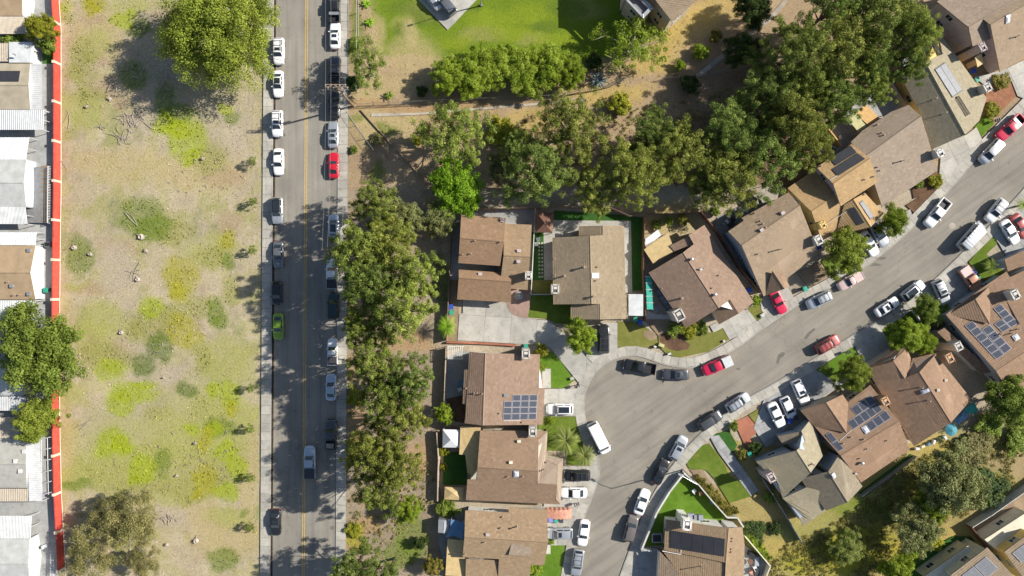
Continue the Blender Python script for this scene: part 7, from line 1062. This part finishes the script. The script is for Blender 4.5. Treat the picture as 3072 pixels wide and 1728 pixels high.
# ------------------------------------------------------------------ the vacant lot: stumps, dead branches, litter, dry grass
for i, (x, y, r) in enumerate([('B0', (1065, 340), .75), ('B0', (560, 422), .6), ('B0', (682, 470), .5), ('B0', (1040, 660), .6), ('B0', (1102, 442), .4), ('B0', (918, 1062), .5), ('C0', (1480, 1185), .65), ('C0', (1475, 448), .35), ('C0', (1335, 692), .3), ('C0', (1260, 1212), .4), ('A0', (655, 806), .4), ('A0', (830, 745), .45), ('B0', (1238, 1400), .25), ('A0', (1530, 1200), .35)]):
    r *= .68; p = at(x, *y); rng = np.random.default_rng(i); root = empty('tree_stump', (p.x, p.y, 0), ['pale split stump below the green weed patch', 'pale stump on the green patch near the red wall', 'forked pale stump right of the one near the red wall', 'ring-shaped pale stump in the middle of the lot', 'grey stump just below the split stump', 'pale stump with dark hole right of the big tree', 'big white stump near the bottom of the lot', 'small pale stump among yellow weeds', 'tiny pale stump in the lower lot', 'small stump left of the big white stump', 'pale stump in the upper left lot', 'stump with long roots by the tree shadow', 'tiny white stump in the bare strip', 'pale stump right of the lime weed patch'][i], 'stump', 'stumps in the vacant lot')
    n = 12; ring = lambda s_, z: [p + Vector((math.cos(k * 6.283 / n) * r * s_ * (.8 + .4 * rng.random()), math.sin(k * 6.283 / n) * r * s_ * (.8 + .4 * rng.random()), z + rng.random() * .12)) for k in range(n)]
    A_, B_, C_, D_ = ring(1.1, -.1), ring(.85, .22), ring(.55, .38), ring(.25, .12); b = MB(); b.add(A_ + B_ + C_ + D_, [(q * n + k, q * n + (k + 1) % n, (q + 1) * n + (k + 1) % n, (q + 1) * n + k) for q in range(3) for k in range(n)] + [tuple(3 * n + k for k in range(n))]); b.build('stump', M['dead'], root)
    for k in range(4): az = rng.random() * 6.28; e = p + Vector((math.cos(az), math.sin(az), 0)) * r * (1.6 + rng.random()); b = MB(); b.tube([p + Vector((0, 0, .15)), p.lerp(e, .5) + Vector((0, 0, .12)), e + Vector((0, 0, .0))], [r * .25, r * .15, r * .05], 5); b.build('root', M['dead'], root)
def branches(v, x, y, rad, n, label, seed, L=(1.0, 2.6)):
    p = at(v, x, y); root = empty('branch_pile', (p.x, p.y, 0), label, 'branches', 'dead branches in the lot'); rng = np.random.default_rng(seed)
    for i in range(n):
        az = rng.random() * 6.28; c = p + Vector((rng.normal() * rad, rng.normal() * rad * .6, .05 + .12 * rng.random())); ln = L[0] + (L[1] - L[0]) * rng.random(); d = Vector((math.cos(az), math.sin(az), 0)); s_ = Vector((-d.y, d.x, 0)) * rng.normal() * .25; Q = [c - d * ln / 2, c - d * ln * .15 + s_, c + d * ln * .2 + s_ * .6, c + d * ln / 2 - s_]; b = MB(); b.tube(Q, [.05, .045, .035, .012], 5); b.build('branch', M['dead'], root)
branches('A0', 1000, 890, 1.5, 34, 'pale dead branch pile below the big tree shadow', 1); branches('A0', 930, 1040, 1.0, 14, 'smaller dead branch pile under the first pile', 2); branches('A0', 770, 955, .3, 4, 'forked dead branch in the upper lot', 3, (1, 2)); branches('A0', 860, 620, .5, 5, 'long pale roots at the left edge of the tree shadow', 4, (2, 4)); branches('A0', 1130, 500, 3.0, 30, 'scattered pale sticks in the shade of the huge tree', 5, (.8, 2.2)); branches('A0', 1250, 640, 2.4, 24, 'scattered pale sticks in the lower shade of the huge tree', 6, (.8, 2)); branches('C0', 1010, 1170, .8, 7, 'white fallen limbs among the eucalyptus', 7, (2, 5)); branches('C0', 1290, 1010, .8, 24, 'pile of pale chips and sticks right of the eucalyptus', 8, (.3, .8)); branches('B0', 1000, 205, .2, 2, 'single straight stick across the green weed patch', 9, (3, 4)); branches('B0', 1020, 605, .3, 3, 'pale bent stick above the ring-shaped stump', 10, (2, 4)); branches('C0', 640, 300, .2, 2, 'long thin pale stick in the lower left lot', 11, (3, 5)); branches('A0', 505, 900, .2, 2, 'thin pale stick along the red wall, upper', 12, (3, 5)); branches('A0', 500, 1240, .2, 2, 'thin pale stick along the red wall, lower', 13, (3, 5)); branches('A0', 1560, 1320, 3.5, 18, 'scattered chips in the right part of the lot', 14, (.3, .9)); branches('B0', 1050, 1080, 3.5, 16, 'scattered chips right of the big tree', 15, (.2, .7)); branches('C0', 1500, 600, 4, 26, 'scattered pale chips among the yellow weeds', 16, (.2, .7))
def tufts():
    """dry grass and weeds: crossed blades whose density and colour follow the soil sheet"""
    rng = np.random.default_rng(5); n = 260000; ii = rng.integers(0, GX.size, n); x = GX.ravel()[ii] + rng.uniform(-.2, .2, n); y = GY.ravel()[ii] + rng.uniform(-.2, .2, n); u = x * S + 1536; v = 864 - y * S; wv = GW.ravel()[ii]
    lot = (u > 186) & (u < 788); side = (u > 1048) & (u < 1335); north = (u > 1080) & (v < 560) & (u < 2350); low = (u > 2250) & (v > 1300)
    park = (u > 1130) & (v < 190) & (u < 1900)
    # keep gardens clear: only open ground, never on paving or under roofs
    ok = (lot | (side & (v > 560) & (v < 1790)) | (north & ~park & (v > 20) & (u < 2150)))
    keep = ok & (rng.random(n) < (.1 + .3 * wv)); x, y, c, wv = x[keep], y[keep], GC.reshape(-1, 3)[ii[keep]], wv[keep]; k = len(x)
    az = rng.random(k) * 6.28; s = (.06 + .1 * rng.random(k)) * (.8 + .7 * wv); hh = (.05 + .11 * rng.random(k)) * (.8 + .6 * wv); dx, dy = np.cos(az) * s, np.sin(az) * s; lx, ly = rng.normal(size=k) * .12, rng.normal(size=k) * .12
    z0 = np.full(k, -.1); A = np.stack([x - dx, y - dy, z0], 1); Bq = np.stack([x + dx, y + dy, z0], 1); T_ = np.stack([x + lx, y + ly, z0 + .1 + hh], 1); A2 = np.stack([x - dy, y + dx, z0], 1); B2 = np.stack([x + dy, y - dx, z0], 1); T2 = np.stack([x - ly, y + lx, z0 + .08 + hh], 1)
    V = np.stack([A, Bq, T_, A2, B2, T2], 1).reshape(-1, 3); F = np.arange(6 * k).reshape(-1, 3); me = bpy.data.meshes.new('weeds'); npmesh(me, V, F)
    cc = np.ones((6 * k, 4)); cc[:, :3] = np.repeat(np.clip(c * (.85 + .4 * rng.random((k, 1))), .01, .8), 6, axis=0); me.attributes.new('soil', 'FLOAT_COLOR', 'POINT').data.foreach_set('color', cc.ravel())
    m, t, p = NT('grass_blades'); a = nd(t, 'ShaderNodeAttribute', attribute_name='soil').outputs['Color']; t.links.new(a, p.inputs['Base Color']); p.inputs['Roughness'].default_value = .9; p.inputs['Specular IOR Level'].default_value = .1; me.materials.append(m); tag(link('weeds', me), 'dry grass and weeds growing on the open ground', 'grass', kind='stuff')
tufts()
